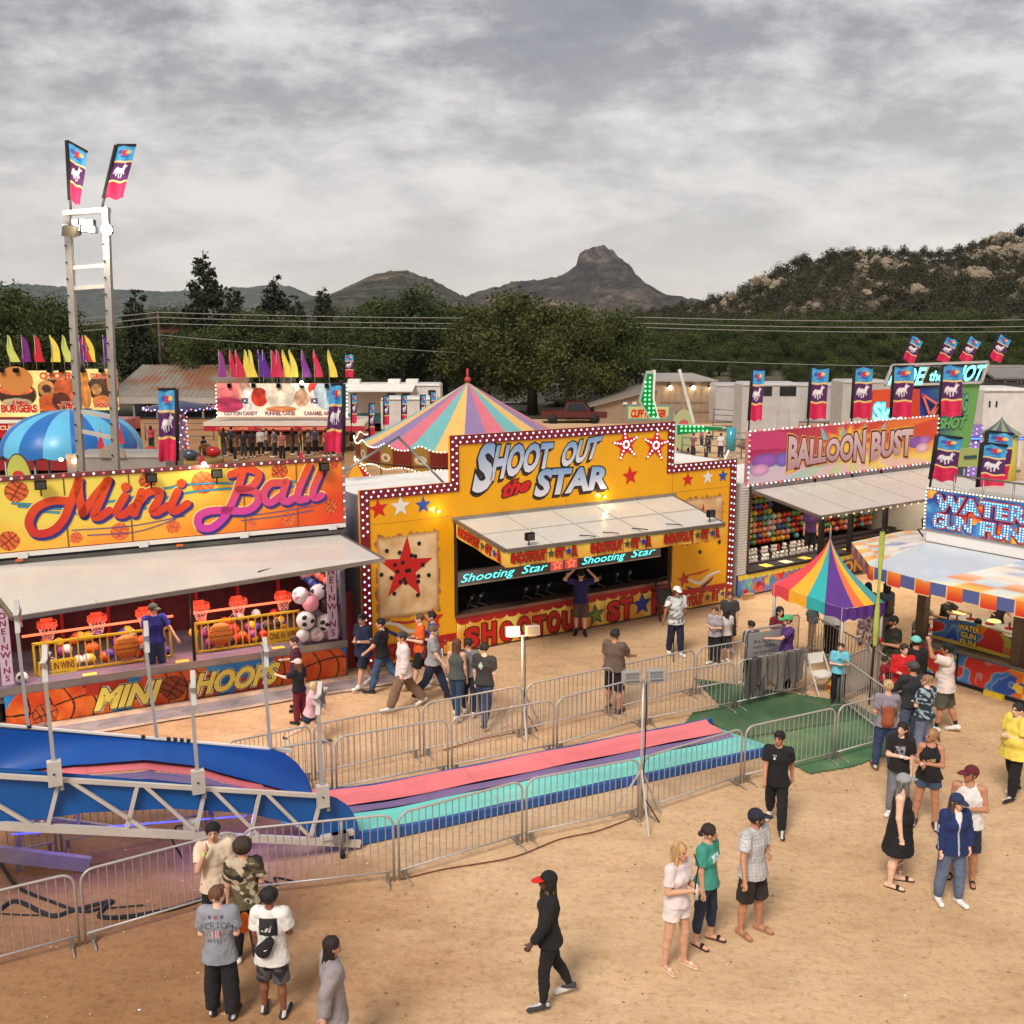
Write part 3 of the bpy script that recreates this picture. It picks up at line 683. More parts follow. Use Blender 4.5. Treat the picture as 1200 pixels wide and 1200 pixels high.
[aw.bar((-.30+k*1.5,-.1,3.438-k*.008),(.32+k*1.436,-2.45+k*.08,2.985+k*.048),.03,.014,'gloss',C(188,184,176)) for k in range(1,5)]; aw.build('awning',mini)
for x in (.35,3.8,7.15): MB().tube([(x,.0,2.5),(x,-1.4,3.12)],.022,6,'metal',ALU).build('awning_strut',mini)
b=MB(); b.box((4.9,-1.9,3.13),(5.15,-1.86,3.19),'metal',C(90,80,70)); b.tube([(4.85,-1.95,3.2),(5.2,-1.8,3.21)],.015,6,'metal',BLACK); b.build('latch',mini)
b=MB()
for i in range(6):
 x=.35+i*1.0; b.box((x,2.5,1.95),(x+.92,2.53,3.1),'gloss',C(150,128,134)); b.box((x+.92,2.44,.9),(x+.99,2.56,3.4),'paint',C(190,24,28))
 b.box((x+.30,2.488,2.25),(x+.62,2.495,2.6),'print',C(96,40,46)); b.disc(x+.46,2.42,.06,2.484,'print',C(205,30,34))
b.build('backboard',mini)
b=MB(); b.tube([(.45,1.0,1.62),(3.55,1.0,1.67)],.028,8,'neon',(1,.14,.06)); b.build('neon_tube',mini)
b=MB(); b.tube([(3.95,1.0,1.67),(6.25,1.0,1.70)],.028,8,'neon',(1,.14,.06)); b.build('neon_tube',mini)
ld=bpy.data.lights.new('neon_glow','AREA'); ld.shape='RECTANGLE'; ld.size=5.6; ld.size_y=.08; ld.energy=24; ld.color=(1,.2,.1); lo=bpy.data.objects.new('neon_glow',ld); COL.objects.link(lo); lo.parent=mini; lo.location=(3.3,1.1,1.66); lo.rotation_euler=(R(-75),0,0)
ld=bpy.data.lights.new('booth_fill','AREA'); ld.shape='RECTANGLE'; ld.size=6.5; ld.size_y=.3; ld.energy=95; ld.color=(1,.80,.74); lo=bpy.data.objects.new('booth_fill',ld); COL.objects.link(lo); lo.parent=mini; lo.location=(3.5,.25,3.1); lo.rotation_euler=(R(-25),0,0)  # added area light without a fixture, brightens the basketball booth interior
hp=[]
for i,x in enumerate((.95,1.95,2.95,4.15,5.0,6.05)):
 b=MB(); b.tube([(x+.2*math.cos(t),.95+.2*math.sin(t),1.80) for t in np.linspace(0,2*math.pi,16)[:-1]],.016,6,'paint',C(240,70,36),closed=True)
 for k in range(3): b.tube([(x+.2*math.cos(t),.95+.2*math.sin(t),1.83+.03*k) for t in np.linspace(0,2*math.pi,12)[:-1]],.008,5,'paint',C(240,90,50),closed=True)
 b.box((x-.12,1.14,1.72),(x+.12,1.17,1.92),'paint',C(230,80,50)); h=b.build('hoop',mini)
 b=MB()
 for k in range(12):
  t=2*math.pi*k/12; t2=t+.5; b.tube([(x+.19*math.cos(t),.95+.19*math.sin(t),1.79),(x+.13*math.cos(t2),.95+.13*math.sin(t2),1.62),(x+.1*math.cos(t),.95+.1*math.sin(t),1.5)],.005,4,'cloth',C(235,200,190),cap=False)
 for rr,zz in ((.16,1.7),(.125,1.6),(.11,1.53)): b.tube([(x+rr*math.cos(t),.95+rr*math.sin(t),zz) for t in np.linspace(0,2*math.pi,12)[:-1]],.004,4,'cloth',C(235,200,190),closed=True)
 b.build('net',h)
for px,zt,zb,nm in ((20,2.55,.95,'l'),(1060,2.95,.95,'r')):
 x=u1(px,700,.05)[0] if nm=='l' else 6.93; x=max(x,.06)
 b=MB(); b.box((x-.11,-.075,zb),(x+.11,-.05,zt),'print',C(206,190,214)); sgn=b.build('prize_sign',mini); t=MB(); n=9
 for i,chh in enumerate("ONEINWINS"):
  hh=(zt-zb-.12)/n; t.text(chh,x,zt-.06-hh*(i+1)+.02,hh*.78,-.079,'print',C(130,20,60),bold=.02,align='C')
 t.build('lettering',sgn)
def p_skirt(x,z):
 n=fbm(x*3,z*3,8,4); c=mix(np.array([[16,112,190]]),np.array([[40,160,226]]),n*1.6-.3)
 for cx,w_ in ((1.0,1.05),(3.35,.9),(6.3,1.05)):
  d=np.abs(x-cx)<w_; cc=mix(np.array([[214,70,24]]),np.array([[240,124,44]]),n*2-.5)
  q=((x-cx)/w_)**2+((z-.02)/1.0)**2<1; c[q]=cc[q]
  for k in (-.62,-.2,.2,.62):
   ln=np.abs((x-cx)/w_-k*(1.0-.35*((z-.1)/.9)**2)-.1*np.sin(z*5))<.018; m_=ln&q; c[m_]=(40,16,10)
  ln=np.abs(z-.38-.12*np.sin((x-cx)*2.2))<.018; m_=ln&q; c[m_]=(40,16,10)
 q=(x>4.6)&(x<5.45)&(z<.35)|((x>1.55)&(x<2.4)&(z>.45)); c[q]=np.clip(c[q]*.0+np.array([190,52,30]),0,255)
 bball(c,x,z,3.32,.36,.27,rot=.9,base=(150,62,28),line=(30,14,10),lw=.05)
 bball(c,x,z,.75,.2,.24,rot=.3,base=(206,96,44),line=(40,16,10),lw=.05)
 return c
sk=MB();
def fsk(u,v):
 X=.02+u*7.2; return X,-.075+.012*np.sin(X*9)*(1-v)+.01*np.sin(X*23+v*3)*(1-v),.03+v*.68
sk.grid(fsk,420,44,'vinyl',lambda u,v:p_skirt(.02+u*7.2,.03+v*.68)); sk=sk.build('skirt_banner',mini)
for body,x0,x1 in (('MINI',1.68,3.05),('HOOPS',3.72,5.62)):
 t=MB()
 qtext(t,body,[(x0,.14),(x1,.14),(x1+.05,.60),(x0+.05,.60)],-.105,'print',C(255,236,110),bold=.05,outline=.08,ocol=C(20,16,14),shear=.28)
 V=t.ch[-2][0];
 qtext(t,body,[(x0,.14),(x1,.14),(x1+.05,.60),(x0+.05,.60)],-.098,'print',C(245,240,230),bold=.095,shear=.28); t.build('lettering',sk)
for px in (285,585,895): x=u1(px,700)[0]; MB().box((x-.14,.03,.865),(x+.14,.2,.873),'print',C(240,206,90)).build('price_card',mini)
def railing(x0,x1,label,signx,wx):
 t=thing('railing',label,'railing',F1.w(x0,.5,.86),F1.rz,'yellow railings inside the basketball booth'); W=x1-x0; f=MB(); yc=C(226,186,40)
 f.box((0,-.02,.68),(W,.02,.73),'paint',yc); f.box((0,-.02,.02),(W,.02,.06),'paint',yc)
 for x in (0,W-.05): f.box((x,-.02,0),(x+.05,.021,.72),'paint',yc)
 f.build('frame',t); bb=MB(); n=int(W/.145)
 for i in range(1,n): bb.box((i*W/n-.014,-.012,.06),(i*W/n+.014,.012,.68),'paint',yc)
 bb.build('bars',t); s_=MB(); s_.box((wx,-.045,-.0),(wx+.75,-.022,.32),'print',C(232,190,44)); s_=s_.build('sign',t)
 q=MB(); qtext(q,'ONE IN WINS',rectq(wx+.04,.11,wx+.71,.27),-.049,'print',C(120,30,20),bold=.02); qtext(q,'see attendant',rectq(wx+.2,.03,wx+.6,.06),-.049,'print',C(120,60,20),bold=.01); q.build('lettering',s_)
 d=thing('round_sign','orange basketball shaped credits sign hung on the '+('left' if x0<2 else 'right')+' yellow railing','sign',F1.w(x0+signx,.44,1.27),F1.rz)
 m_=MB(); m_.lathe([(.01,0),(.27,0),(.27,.03),(.01,.03)],'print',C(232,120,44),24); V=m_.ch[-1][0]; V[:]=np.stack([V[:,0],V[:,2]-.02,V[:,1]],1)
 m_.build('disc',d); q=MB(); qtext(q,'CREDITS',rectq(-.2,.10,.2,.18),-.026,'print',C(250,170,60),bold=.03,outline=.08,ocol=C(80,20,10))
 qtext(q,'ARE NON REFUND',rectq(-.22,-.02,.22,.04),-.026,'print',C(250,170,60),bold=.02,outline=.05,ocol=C(80,20,10)); qtext(q,'ABLE NO EXC',rectq(-.2,-.12,.2,-.06),-.026,'print',C(250,170,60),bold=.02,outline=.05,ocol=C(80,20,10))
 for zz in (.075,-.04): q.box((-.24,-.024,zz-.005),(.24,-.021,zz+.005),'print',C(60,20,10))
 q.build('lettering',d)
railing(.62,3.42,'yellow barred railing in the left half of the basketball booth',1.85,.08)
railing(3.92,6.32,'yellow barred railing in the right half of the basketball booth',.55,1.62)
def ball(x,y,z,r,col,label,grp,cat='ball',spots=None,name='prize_ball',stripe=None):
 b=MB(); b.sph((0,0,0),r,'vinyl',col,14,9)
 if spots:
  for i in range(5):
   a=i*2.1+x*7; e=-.55+i*.3; d=Vector((math.cos(a)*math.cos(e),-abs(math.sin(a)*math.cos(e))-.15,math.sin(e))).normalized()
   b.sph(tuple(d*r*.80),(r*.42,r*.30,r*.28),'vinyl',spots,8,5)
 if stripe: b.tube([(r*.99*math.cos(t),r*.99*math.sin(t)*.3,r*.99*math.sin(t)) for t in np.linspace(0,6.283,16)[:-1]],r*.07,4,'vinyl',stripe,closed=True)
 return solo(b,name,label,cat,F1.w(x,y,z),rnd.uniform(-.6,.6)+F1.rz,grp)
PC=[((225,100,40),'orange'),((200,40,40),'red'),((70,60,170),'blue'),((230,225,220),'white'),((60,60,66),'black'),((150,60,140),'purple'),((225,190,60),'yellow')]
pb0={}
for i in range(84):
 x=rnd.uniform(.75,6.2); row=i%3; (c,nm)=rnd.choice(PC); yy=.75+row*.3; z=.95+row*.16+rnd.uniform(0,.12)
 if 3.4<x<3.95: continue
 if nm not in pb0: pb0[nm]=ball(x,yy,z,.115,C(*c),'small %s game ball heaped behind the yellow railings'%nm,'game balls heaped behind the yellow railings',stripe=BLACK if nm!='black' else WHITE,name='game_ball')
 else:
  o=pb0[nm].copy(); COL.objects.link(o); o.location=F1.w(x,yy,z)
pink=C(236,160,180); wht=C(232,230,232)
for x,y,z,r,c,s_,lb in [(6.55,.25,2.62,.21,pink,None,'pink cow faced prize ball hanging highest under the awning'),(6.42,.3,1.98,.20,wht,pink,'white prize ball with pink patches at the left of the bundle'),
  (6.62,.2,1.80,.2,pink,None,'pink prize ball in the middle of the bundle'),(6.85,.35,2.0,.19,wht,C(60,60,64),'white spotted prize ball behind the pink one at the top of the bundle'),(6.48,.15,1.42,.22,wht,C(30,26,30),'white cow patterned prize ball low on the left of the bundle'),
  (6.95,.15,1.30,.22,wht,C(30,26,30),'white cow patterned prize ball next to the vertical sign'),(7.02,.3,1.68,.22,C(58,34,26),None,'dark brown prize ball beside the vertical sign'),(7.08,.1,1.08,.17,pink,None,'pink prize ball at the foot of the vertical sign'),
  (6.72,.1,1.06,.17,wht,C(206,160,170),'white prize ball with pale rose patches on the counter at the bottom of the bundle'),(6.38,.1,1.08,.15,wht,None,'small pale prize ball at the lower left of the bundle')]:
 ball(x-.12,y,z,r,c,lb,'prize balls bundled at the right end of the basketball booth',spots=s_)
b=MB()
for k in range(4):
 for i in range(9):
  z=3.02-k*.3-i*.045; c=[C(170,60,70),C(150,150,190),C(220,90,60),C(40,60,160)][k]; b.sph((6.72+i*.055,1.5-i*.13,z),.105,'vinyl',c if i%2 else tuple(q*.7+.15 for q in c),8,6)
 b.bar((6.72,1.55,2.90-k*.3),(7.2,.3,2.5-k*.3),.02,.02,'metal',C(60,60,70))
tag(b.build('ball_rack',mini),'sloping racks packed with red, white and blue balls')
solo(MB().sph((0,0,0),.12,'vinyl',WHITE,12,8).sph((0,-.09,.03),.045,'vinyl',BLACK,6,4).sph((.07,-.06,-.04),.04,'vinyl',BLACK,6,4),'soccer_ball','black and white soccer ball on the counter at the left end of the basketball booth','ball',F1.w(.38,.2,.98))
# ================================================================ SHOOT OUT THE STAR booth
F2=Fr(G(427,786),G(858,705)); z2=Zm(2.4,400,430)
u2=lambda x,y,yo=0:F2.uv(*z2(x,y),yo)
sh=thing('game_booth','tall yellow Shoot Out the Star shooting gallery with bulb lit stepped front','game booth',F2.o,F2.rz)
YW=C(240,172,22); W2=11.78
b=MB()
b.plate([(0,.12),(2.5,.12),(2.5,3.42),(2.38,4.36),(0,4.36)],0,.1,'gloss',YW)
b.plate([(2.5,3.42),(9.4,3.42),(9.4,5.5),(2.38,5.5),(2.38,4.36)],0,.1,'gloss',YW)
b.plate([(9.4,.12),(W2,.12),(W2,4.3),(9.4,4.3)],0,.1,'gloss',YW)
b.box((5.8,-.003,3.5),(5.81,0,5.4),'paint',C(190,130,20)); b.box((9.39,-.003,3.5),(9.41,0,5.3),'paint',C(190,130,20)); b.box((9.5,-.003,3.50),(W2-.3,0,3.515),'paint',C(190,130,20)); b.box((.3,-.003,3.52),(2.4,0,3.535),'paint',C(200,140,20))
face=b.build('facade',sh)
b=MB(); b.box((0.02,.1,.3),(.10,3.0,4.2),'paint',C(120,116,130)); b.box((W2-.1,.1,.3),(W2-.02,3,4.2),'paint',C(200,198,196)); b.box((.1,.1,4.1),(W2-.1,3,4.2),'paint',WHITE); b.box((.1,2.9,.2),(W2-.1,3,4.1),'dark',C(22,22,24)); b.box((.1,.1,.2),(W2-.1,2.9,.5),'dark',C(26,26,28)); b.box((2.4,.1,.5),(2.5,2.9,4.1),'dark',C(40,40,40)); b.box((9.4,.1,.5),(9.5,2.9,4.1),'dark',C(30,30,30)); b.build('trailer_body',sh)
path=[(.11,.15),(.11,4.25),(2.49,4.25),(2.49,5.39),(9.29,5.39),(9.29,4.19),(W2-.11,4.19),(W2-.11,.5)]
bd=MB()
for i in range(len(path)-1):
 a,c=path[i],path[i+1]; d=.118
 x0,x1=sorted((a[0],c[0])); zz0,zz1=sorted((a[1],c[1])); k_=0 if i%2==0 else 1
 y=-.006-.003*k_
 bd.box((x0-d,y-.02,zz0-d+(.0)),(x1+d,y,zz1+d),'gloss',C(126,20,40))
bd=bd.build('bulb_border',face)
pts=[]
for off,sgn in ((0,-1),(.085,1)):
 pp=[(.11+.055*sgn,.15),(.11+.055*sgn,4.25-.055*sgn*-1*-1),(2.49+.055*sgn,4.25-.055*sgn),(2.49+.055*sgn,5.39-.055*sgn),(9.29-.055*sgn,5.39-.055*sgn),(9.29-.055*sgn,4.19-.055*sgn),(W2-.11-.055*sgn,4.19-.055*sgn),(W2-.11-.055*sgn,.5)]
 pts+=[(x,-.035,z) for x,z in poly_pts(pp,.185,off)]
pts=[p for p in pts if not (p[0]<.3 and 2.9<p[2]<3.25)]
bulbs(pts,bd,.028,[(.75,.9,.88),(.5,.8,.78),(.85,.8,.95),(.6,.6,.9)],'led',100)
tt=MB()
def q2(*c): return [u2(*p) for p in c]
ch1,ch2=C(236,234,236),C(96,150,206)
def chrome(body,Q,ob=.085,b_=.045):
 qtext(tt,body,Q,-.012,'print',C(225,225,232),bold=b_,outline=ob,ocol=C(20,22,36),col2=C(120,160,205),shear=.0,step=.005)
 qtext(tt,body,Q,-.0045,'print',C(60,40,20),bold=ob,dx=-.05,dz=-.05)
def split(body,Q,b_=.0):
 pass
qq=q2((365,352),(425,332),(436,208),(392,216)); chrome('S',qq)
qq=q2((418,316),(586,278),(598,212),(438,220)); chrome('HOOT',qq)
qq=q2((614,280),(716,252),(736,192),(628,214)); chrome('OUT',qq)
qq=q2((540,362),(748,338),(758,278),(556,288)); chrome('STAR',qq)
qq=q2((450,366),(530,344),(534,308),(456,322)); qtext(tt,'the',qq,-.016,'print',C(205,26,30),bold=.05,outline=.10,ocol=C(60,8,8),shear=.3)
def star2(px,py,r,c,lit=False,rot=0,yy=-.01,out=None,sx=1):
 x,z=u2(px,py)
 if out is not None: tt.star(x,z,r*1.12,yy+.004,'print',out,rot,.42,.001,sx)
 tt.star(x,z,r,yy,'print',c,rot,.42,.003,sx)
 return x,z
lit=[]
for px,py,r,rot in ((800,218,.46,.15),(884,220,.48,-.12)):
 x,z=star2(px,py,r,C(200,24,28),rot=rot,out=C(230,120,30))
 for k in range(5):
  t=math.pi/2+rot+k*2*math.pi/5
  for q in (.2,.42,.64,.85): lit.append((x+r*q*math.cos(t),-.02,z+r*q*math.sin(t)))
  t+=math.pi/5; lit.append((x+r*.2*math.cos(t),-.02,z+r*.2*math.sin(t)))
star2(812,306,.28,C(210,24,28),rot=.1); star2(974,317,.22,C(210,24,28)); star2(1030,310,.22,WHITE); star2(1073,306,.2,C(30,80,170))
star2(104,399,.25,C(210,24,28),rot=.1); star2(166,392,.27,WHITE); star2(230,388,.22,C(30,80,170))
def poster(x0,x1,za,zb,seed,starc,r,holes):
 n=26; P=[]; rr=random.Random(seed)
 for i in range(n): P.append((x0+(x1-x0)*i/n,za+rr.uniform(-.03,.06)))
 for i in range(n): P.append((x1+rr.uniform(-.07,.03),za+(zb-za)*i/n))
 for i in range(n): P.append((x1+(x0-x1)*i/n,zb+rr.uniform(-.08,.04)))
 for i in range(n): P.append((x0+rr.uniform(-.03,.07),zb+(za-zb)*i/n))
 def pc(u,v):
  X=x0-.1+u*(x1-x0+.2); Z=za-.1+v*(zb-za+.2); n_=fbm(X*2.5,Z*2.5,seed,4)
  e_=np.minimum(np.minimum(X-x0,x1-X),np.minimum(Z-za,zb-Z)); c=mix(np.array([[232,204,160]]),np.array([[196,150,96]]),n_*2-.6); c=mix(c,np.array([[150,96,50]]),1-e_/.12); return c
 nu,nv=60,70; u,v=np.meshgrid(np.linspace(0,1,nu+1),np.linspace(0,1,nv+1)); u=u.ravel(); v=v.ravel(); X=x0-.1+u*(x1-x0+.2); Z=za-.1+v*(zb-za+.2)
 a=(np.arange(nv)[:,None]*(nu+1)+np.arange(nu)[None,:]).ravel(); F=np.stack([a,a+1,a+nu+2,a+nu+1],1); ctr_x=X[F].mean(1); ctr_z=Z[F].mean(1); F=F[inpoly(ctr_x,ctr_z,P)]
 tt.add(np.stack([X,0*X-.006,Z],1),F,'print',linA(pc(u,v)))
 tt.star(starc[0],starc[1],r,-.012,'print',C(196,24,26),-.08,.38,.004,.92)
 for hx,hz,hr_ in holes: tt.disc(hx,hz,hr_,-.019,'print',C(22,18,18),9)
hs=[]
for px,py in [(218,496),(127,517),(163,522),(197,530),(207,532),(172,550),(150,556),(228,556),(112,584),(245,585),(183,573),(216,588),(140,593),(176,597),(180,607),(215,603),(148,637),(214,641),(165,604),(190,572),(157,575)]:
 x,z=u2(px,py); hs.append((x,z,.055))
poster(.36,2.06,1.16,3.24,4,u2(180,568),.82,hs)
sx_,sz_=u2(1012,470);
poster(9.75,11.35,1.95,3.30,9,(sx_,2.55),.55,[(u2(1008,520)[0],u2(1008,520)[1],.06),(u2(1062,492)[0],u2(1062,492)[1],.06),(10.1,3.0,.05),(10.9,2.2,.05)])
def swoosh(px,pts,w,c,yy=-.014):
 P=catmull([u2(*p) for p in pts],8); n=len(P); tt.ribbon(P,[w*math.sin(math.pi*(.08+.9*i/n))**.7 for i in range(n)],yy,'print',c)
swoosh(0,[(98,722),(150,722),(190,742),(240,738)],.10,WHITE); swoosh(0,[(105,728),(150,752),(200,768),(235,758)],.09,C(24,60,140)); swoosh(0,[(140,716),(190,718),(235,700)],.06,C(190,24,28))
star2(258,710,.30,C(200,40,26),rot=.05,yy=-.018)
swoosh(0,[(975,596),(1005,608),(1035,585),(1065,574)],.10,WHITE); swoosh(0,[(970,618),(1000,626),(1035,602),(1045,590)],.07,C(24,40,120)); swoosh(0,[(975,585),(1005,580),(1035,568)],.05,C(200,40,26)); star2(964,597,.24,C(196,40,26),rot=.2,yy=-.018)
tt.build('artwork',face)
bulbs(lit,face,.028,[(1,1,.98),(.95,.97,1)],'led',50)
for px,py in ((735,364),(268,405)):
 x,z=u2(px,py); b=MB(); b.sph((x,-.1,z),.035,'led',(3.5,2.6,1.5)); b.cyl((x,-.1,z),(x,0,z+.05),.015,None,6,'metal',GREY); b.build('lamp',sh)
 ld=bpy.data.lights.new('facade_lamp','POINT'); ld.energy=2; ld.color=(1,.78,.45); ld.shadow_soft_size=.05; lo=bpy.data.objects.new('facade_lamp',ld); COL.objects.link(lo); lo.parent=sh; lo.location=(x,-.22,z)
def p_low(x,z,z1=.92):
 n=fbm(x*2,z*2,3,3); c=mix(np.array([[252,232,120]]),np.array([[226,150,50]]),np.abs(np.sin(x*2.1+n*2))*1.1+(.4-z)*.6)
 ph=(x/.36)%1.0; sc_=z>(z1-.10-.10*np.sqrt(np.clip(1-(2*ph-1)**2,0,1))); c[sc_]=(172,22,30)
 ln=np.abs(((x+.3)/.87)%1-.5)<.008; c[ln]=(120,60,20); return c
b=MB(); art(b,2.5,9.4,.06,.92,-.03,420,56,p_low); b.box((2.5,-.028,.06),(9.4,.1,.93),'paint',C(160,60,40)); lp=b.build('lower_panel',sh)
t=MB(); rd=C(196,26,24)
for i,(chh,x) in enumerate(zip('SHOOTOUT',[2.72,3.22,3.74,4.26,4.76,5.2,5.68,6.1])):
 w_=.42; qtext(t,chh,rectq(x,.13,x+w_,.62+.05*(i%2)),-.04,'print',rd,bold=.05,outline=.09,ocol=C(60,10,10)); qtext(t,chh,rectq(x,.13,x+w_,.62+.05*(i%2)),-.034,'print',C(110,50,20),bold=.09,dx=.04,dz=-.035)
t.star(6.78,.36,.34,-.05,'print',C(70,96,44),.1,.42,.01); t.star(6.78,.36,.2,-.064,'print',C(110,140,70),.1,.42,.006)
for i,(chh,x) in enumerate(zip('ST R',[7.18,7.62,8.05,8.74])):
 if chh!=' ': qtext(t,chh,rectq(x,.14,x+.42,.66+.03*i),-.04,'print',rd,bold=.05,outline=.09,ocol=C(60,10,10)); qtext(t,chh,rectq(x,.14,x+.42,.66+.03*i),-.034,'print',C(110,50,20),bold=.09,dx=.04,dz=-.035)
t.star(8.38,.44,.34,-.05,'print',C(34,60,150),.05,.45,.015)
t.build('lettering',lp)
b=MB(); art(b,9.4,W2-.02,.06,.62,-.03,140,36,lambda x,z:p_low(x,z,.62)); b.box((9.4,-.028,.06),(W2,.0,.62),'paint',rd); lp2=b.build('lower_panel',sh)
b=MB(); art(b,.25,2.5,.06,.55,-.03,140,30,lambda x,z:p_low(x,z,.55)); b.box((0,-.028,.06),(2.5,.0,.55),'paint',rd); lp3=b.build('lower_panel',sh)
t=MB();
for x0 in (9.5,):
 qtext(t,'SHOOTOUT',rectq(x0,.14,x0+1.15,.40),-.04,'print',rd,bold=.05,outline=.10,ocol=C(60,10,10)); t.star(x0+1.32,.28,.13,-.04,'print',C(60,80,40)); qtext(t,'ST',rectq(x0+1.5,.16,x0+1.78,.44),-.04,'print',rd,bold=.05,outline=.1,ocol=C(60,10,10)); t.star(x0+1.9,.32,.11,-.045,'print',C(34,60,150)); qtext(t,'R',rectq(x0+2.02,.18,x0+2.15,.46),-.04,'print',rd,bold=.05,outline=.1,ocol=C(60,10,10))
t.build('lettering',lp2); t=MB()
for i,x in enumerate((.5,.85,1.2,1.55,1.9)): qtext(t,'SHOOT'[i],rectq(x,.12,x+.3,.38),-.04,'print',rd,bold=.06,outline=.1,ocol=C(60,10,10))
t.build('lettering',lp3)
b=MB(); b.box((2.46,-.05,.92),(9.44,.35,1.0),'metal',C(150,120,110)); b.build('counter',sh)
b=MB(); b.box((2.46,-.03,1.0),(2.54,.02,3.42),'metal',C(90,80,80)); b.box((9.36,-.03,1.0),(9.44,.02,3.42),'metal',C(90,70,60)); b.box((2.4,-.06,3.40),(9.5,.0,3.50),'metal',C(176,168,160)); b.build('opening_frame',sh)
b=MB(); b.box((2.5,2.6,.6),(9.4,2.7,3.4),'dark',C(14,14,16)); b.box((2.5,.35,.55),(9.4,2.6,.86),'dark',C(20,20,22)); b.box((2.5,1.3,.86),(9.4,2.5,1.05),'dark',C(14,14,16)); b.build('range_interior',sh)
b=MB(); b.box((8.3,2.2,1.35),(9.1,2.22,1.95),'print',C(120,36,90)); b.box((9.15,1.2,1.6),(9.3,1.22,1.95),'print',C(232,214,60));
for k in range(3): b.disc(8.45+k*.2,1.6,.07,2.19,'print',C(220,190,210))
b.build('rules_sign',sh)
for i,x in enumerate((3.05,3.35,4.7,5.1,7.1,7.75,8.15,5.45,6.6)):
 g=MB(); y=.32+.05*(i%2); z=1.06; a=(.35 if i%2 else -.4)
 g.bar((x,y,z+.12),(x+.34*math.cos(a),y+.34*abs(math.sin(a))+.15,z+.22),.035,.05,'metal',C(120,118,116)); g.bar((x,y,z+.12),(x-.1,y-.1,z+.02),.04,.09,'metal',C(70,66,62)); g.cyl((x+.05,y+.03,1.0),(x+.05,y+.03,z+.12),.025,None,6,'metal',C(60,60,60)); g.sph((x+.12,y+.08,z+.2),.05,'metal',C(170,168,166),8,6); g.bar((x+.02,y,z+.05),(x+.2,y-.1,z-.02),.03,.03,'metal',C(90,88,86))
 tag(g.build('toy_gun',sh))
b=MB()
for k in range(5): b.box((5.95,.18,1.5+.14*k),(6.05,.2,1.6+.14*k),'print',[C(200,196,190),C(60,60,64)][k%2]);
b.cyl((6.0,.22,1.0),(6.0,.22,3.3),.025,None,6,'metal',C(40,40,42)); b.cyl((7.5,1.6,1.0),(7.5,1.6,3.3),.05,None,6,'metal',C(150,150,152)); b.build('support_post',sh)
b=MB(); b.box((2.54,-.04,1.76),(9.0,.04,2.10),'print',C(110,104,106)); b.box((2.54,-.045,1.73),(9.0,.045,1.76),'metal',C(200,198,196)); b.box((2.54,-.045,2.10),(9.0,.045,2.13),'metal',C(100,90,90)); nb=b.build('neon_board',sh)
t=MB(); ncol=(.1,.85,.78)
for body,x0,x1 in (('Shooting',2.62,4.2),('Star',4.4,5.2),('Shooting',6.3,7.75),('Star',7.95,8.8)):
 qtext(t,body,rectq(x0,1.83,x1,2.04),-.05,'neon',ncol,bold=-.004,shear=.35)
t.build('lettering',nb)
for x in (5.5,5.95):
 t=MB()
 P=[(x+(.14 if k%2==0 else .06)*math.cos(math.pi/2+k*math.pi/5),-.06,1.93+(.14 if k%2==0 else .06)*math.sin(math.pi/2+k*math.pi/5)) for k in range(10)]
 t.tube(P,.016,5,'neon',(1,.12,.06),closed=True); t.box((x-.2,-.046,1.78),(x+.2,-.041,2.08),'soft',(.45,.06,.04)); t.build('neon_star',nb)
A0,A1,B0,B1_=(2.5,-.02,3.42),(9.42,-.02,3.42),(2.66,-2.15,3.06),(9.3,-2.25,3.02)
aw=flap([A0,B0,B1_,A1],'gloss',C(206,202,192)); [aw.bar((2.5+k*1.38,-.05,3.428),(2.66+k*1.33,-2.15,3.072),.03,.012,'gloss',C(200,196,186)) for k in range(1,5)]; aw.bar((2.6,-1.1,3.245),(9.35,-1.15,3.235),.02,.012,'gloss',C(192,188,178)); aw=aw.build('awning',sh)
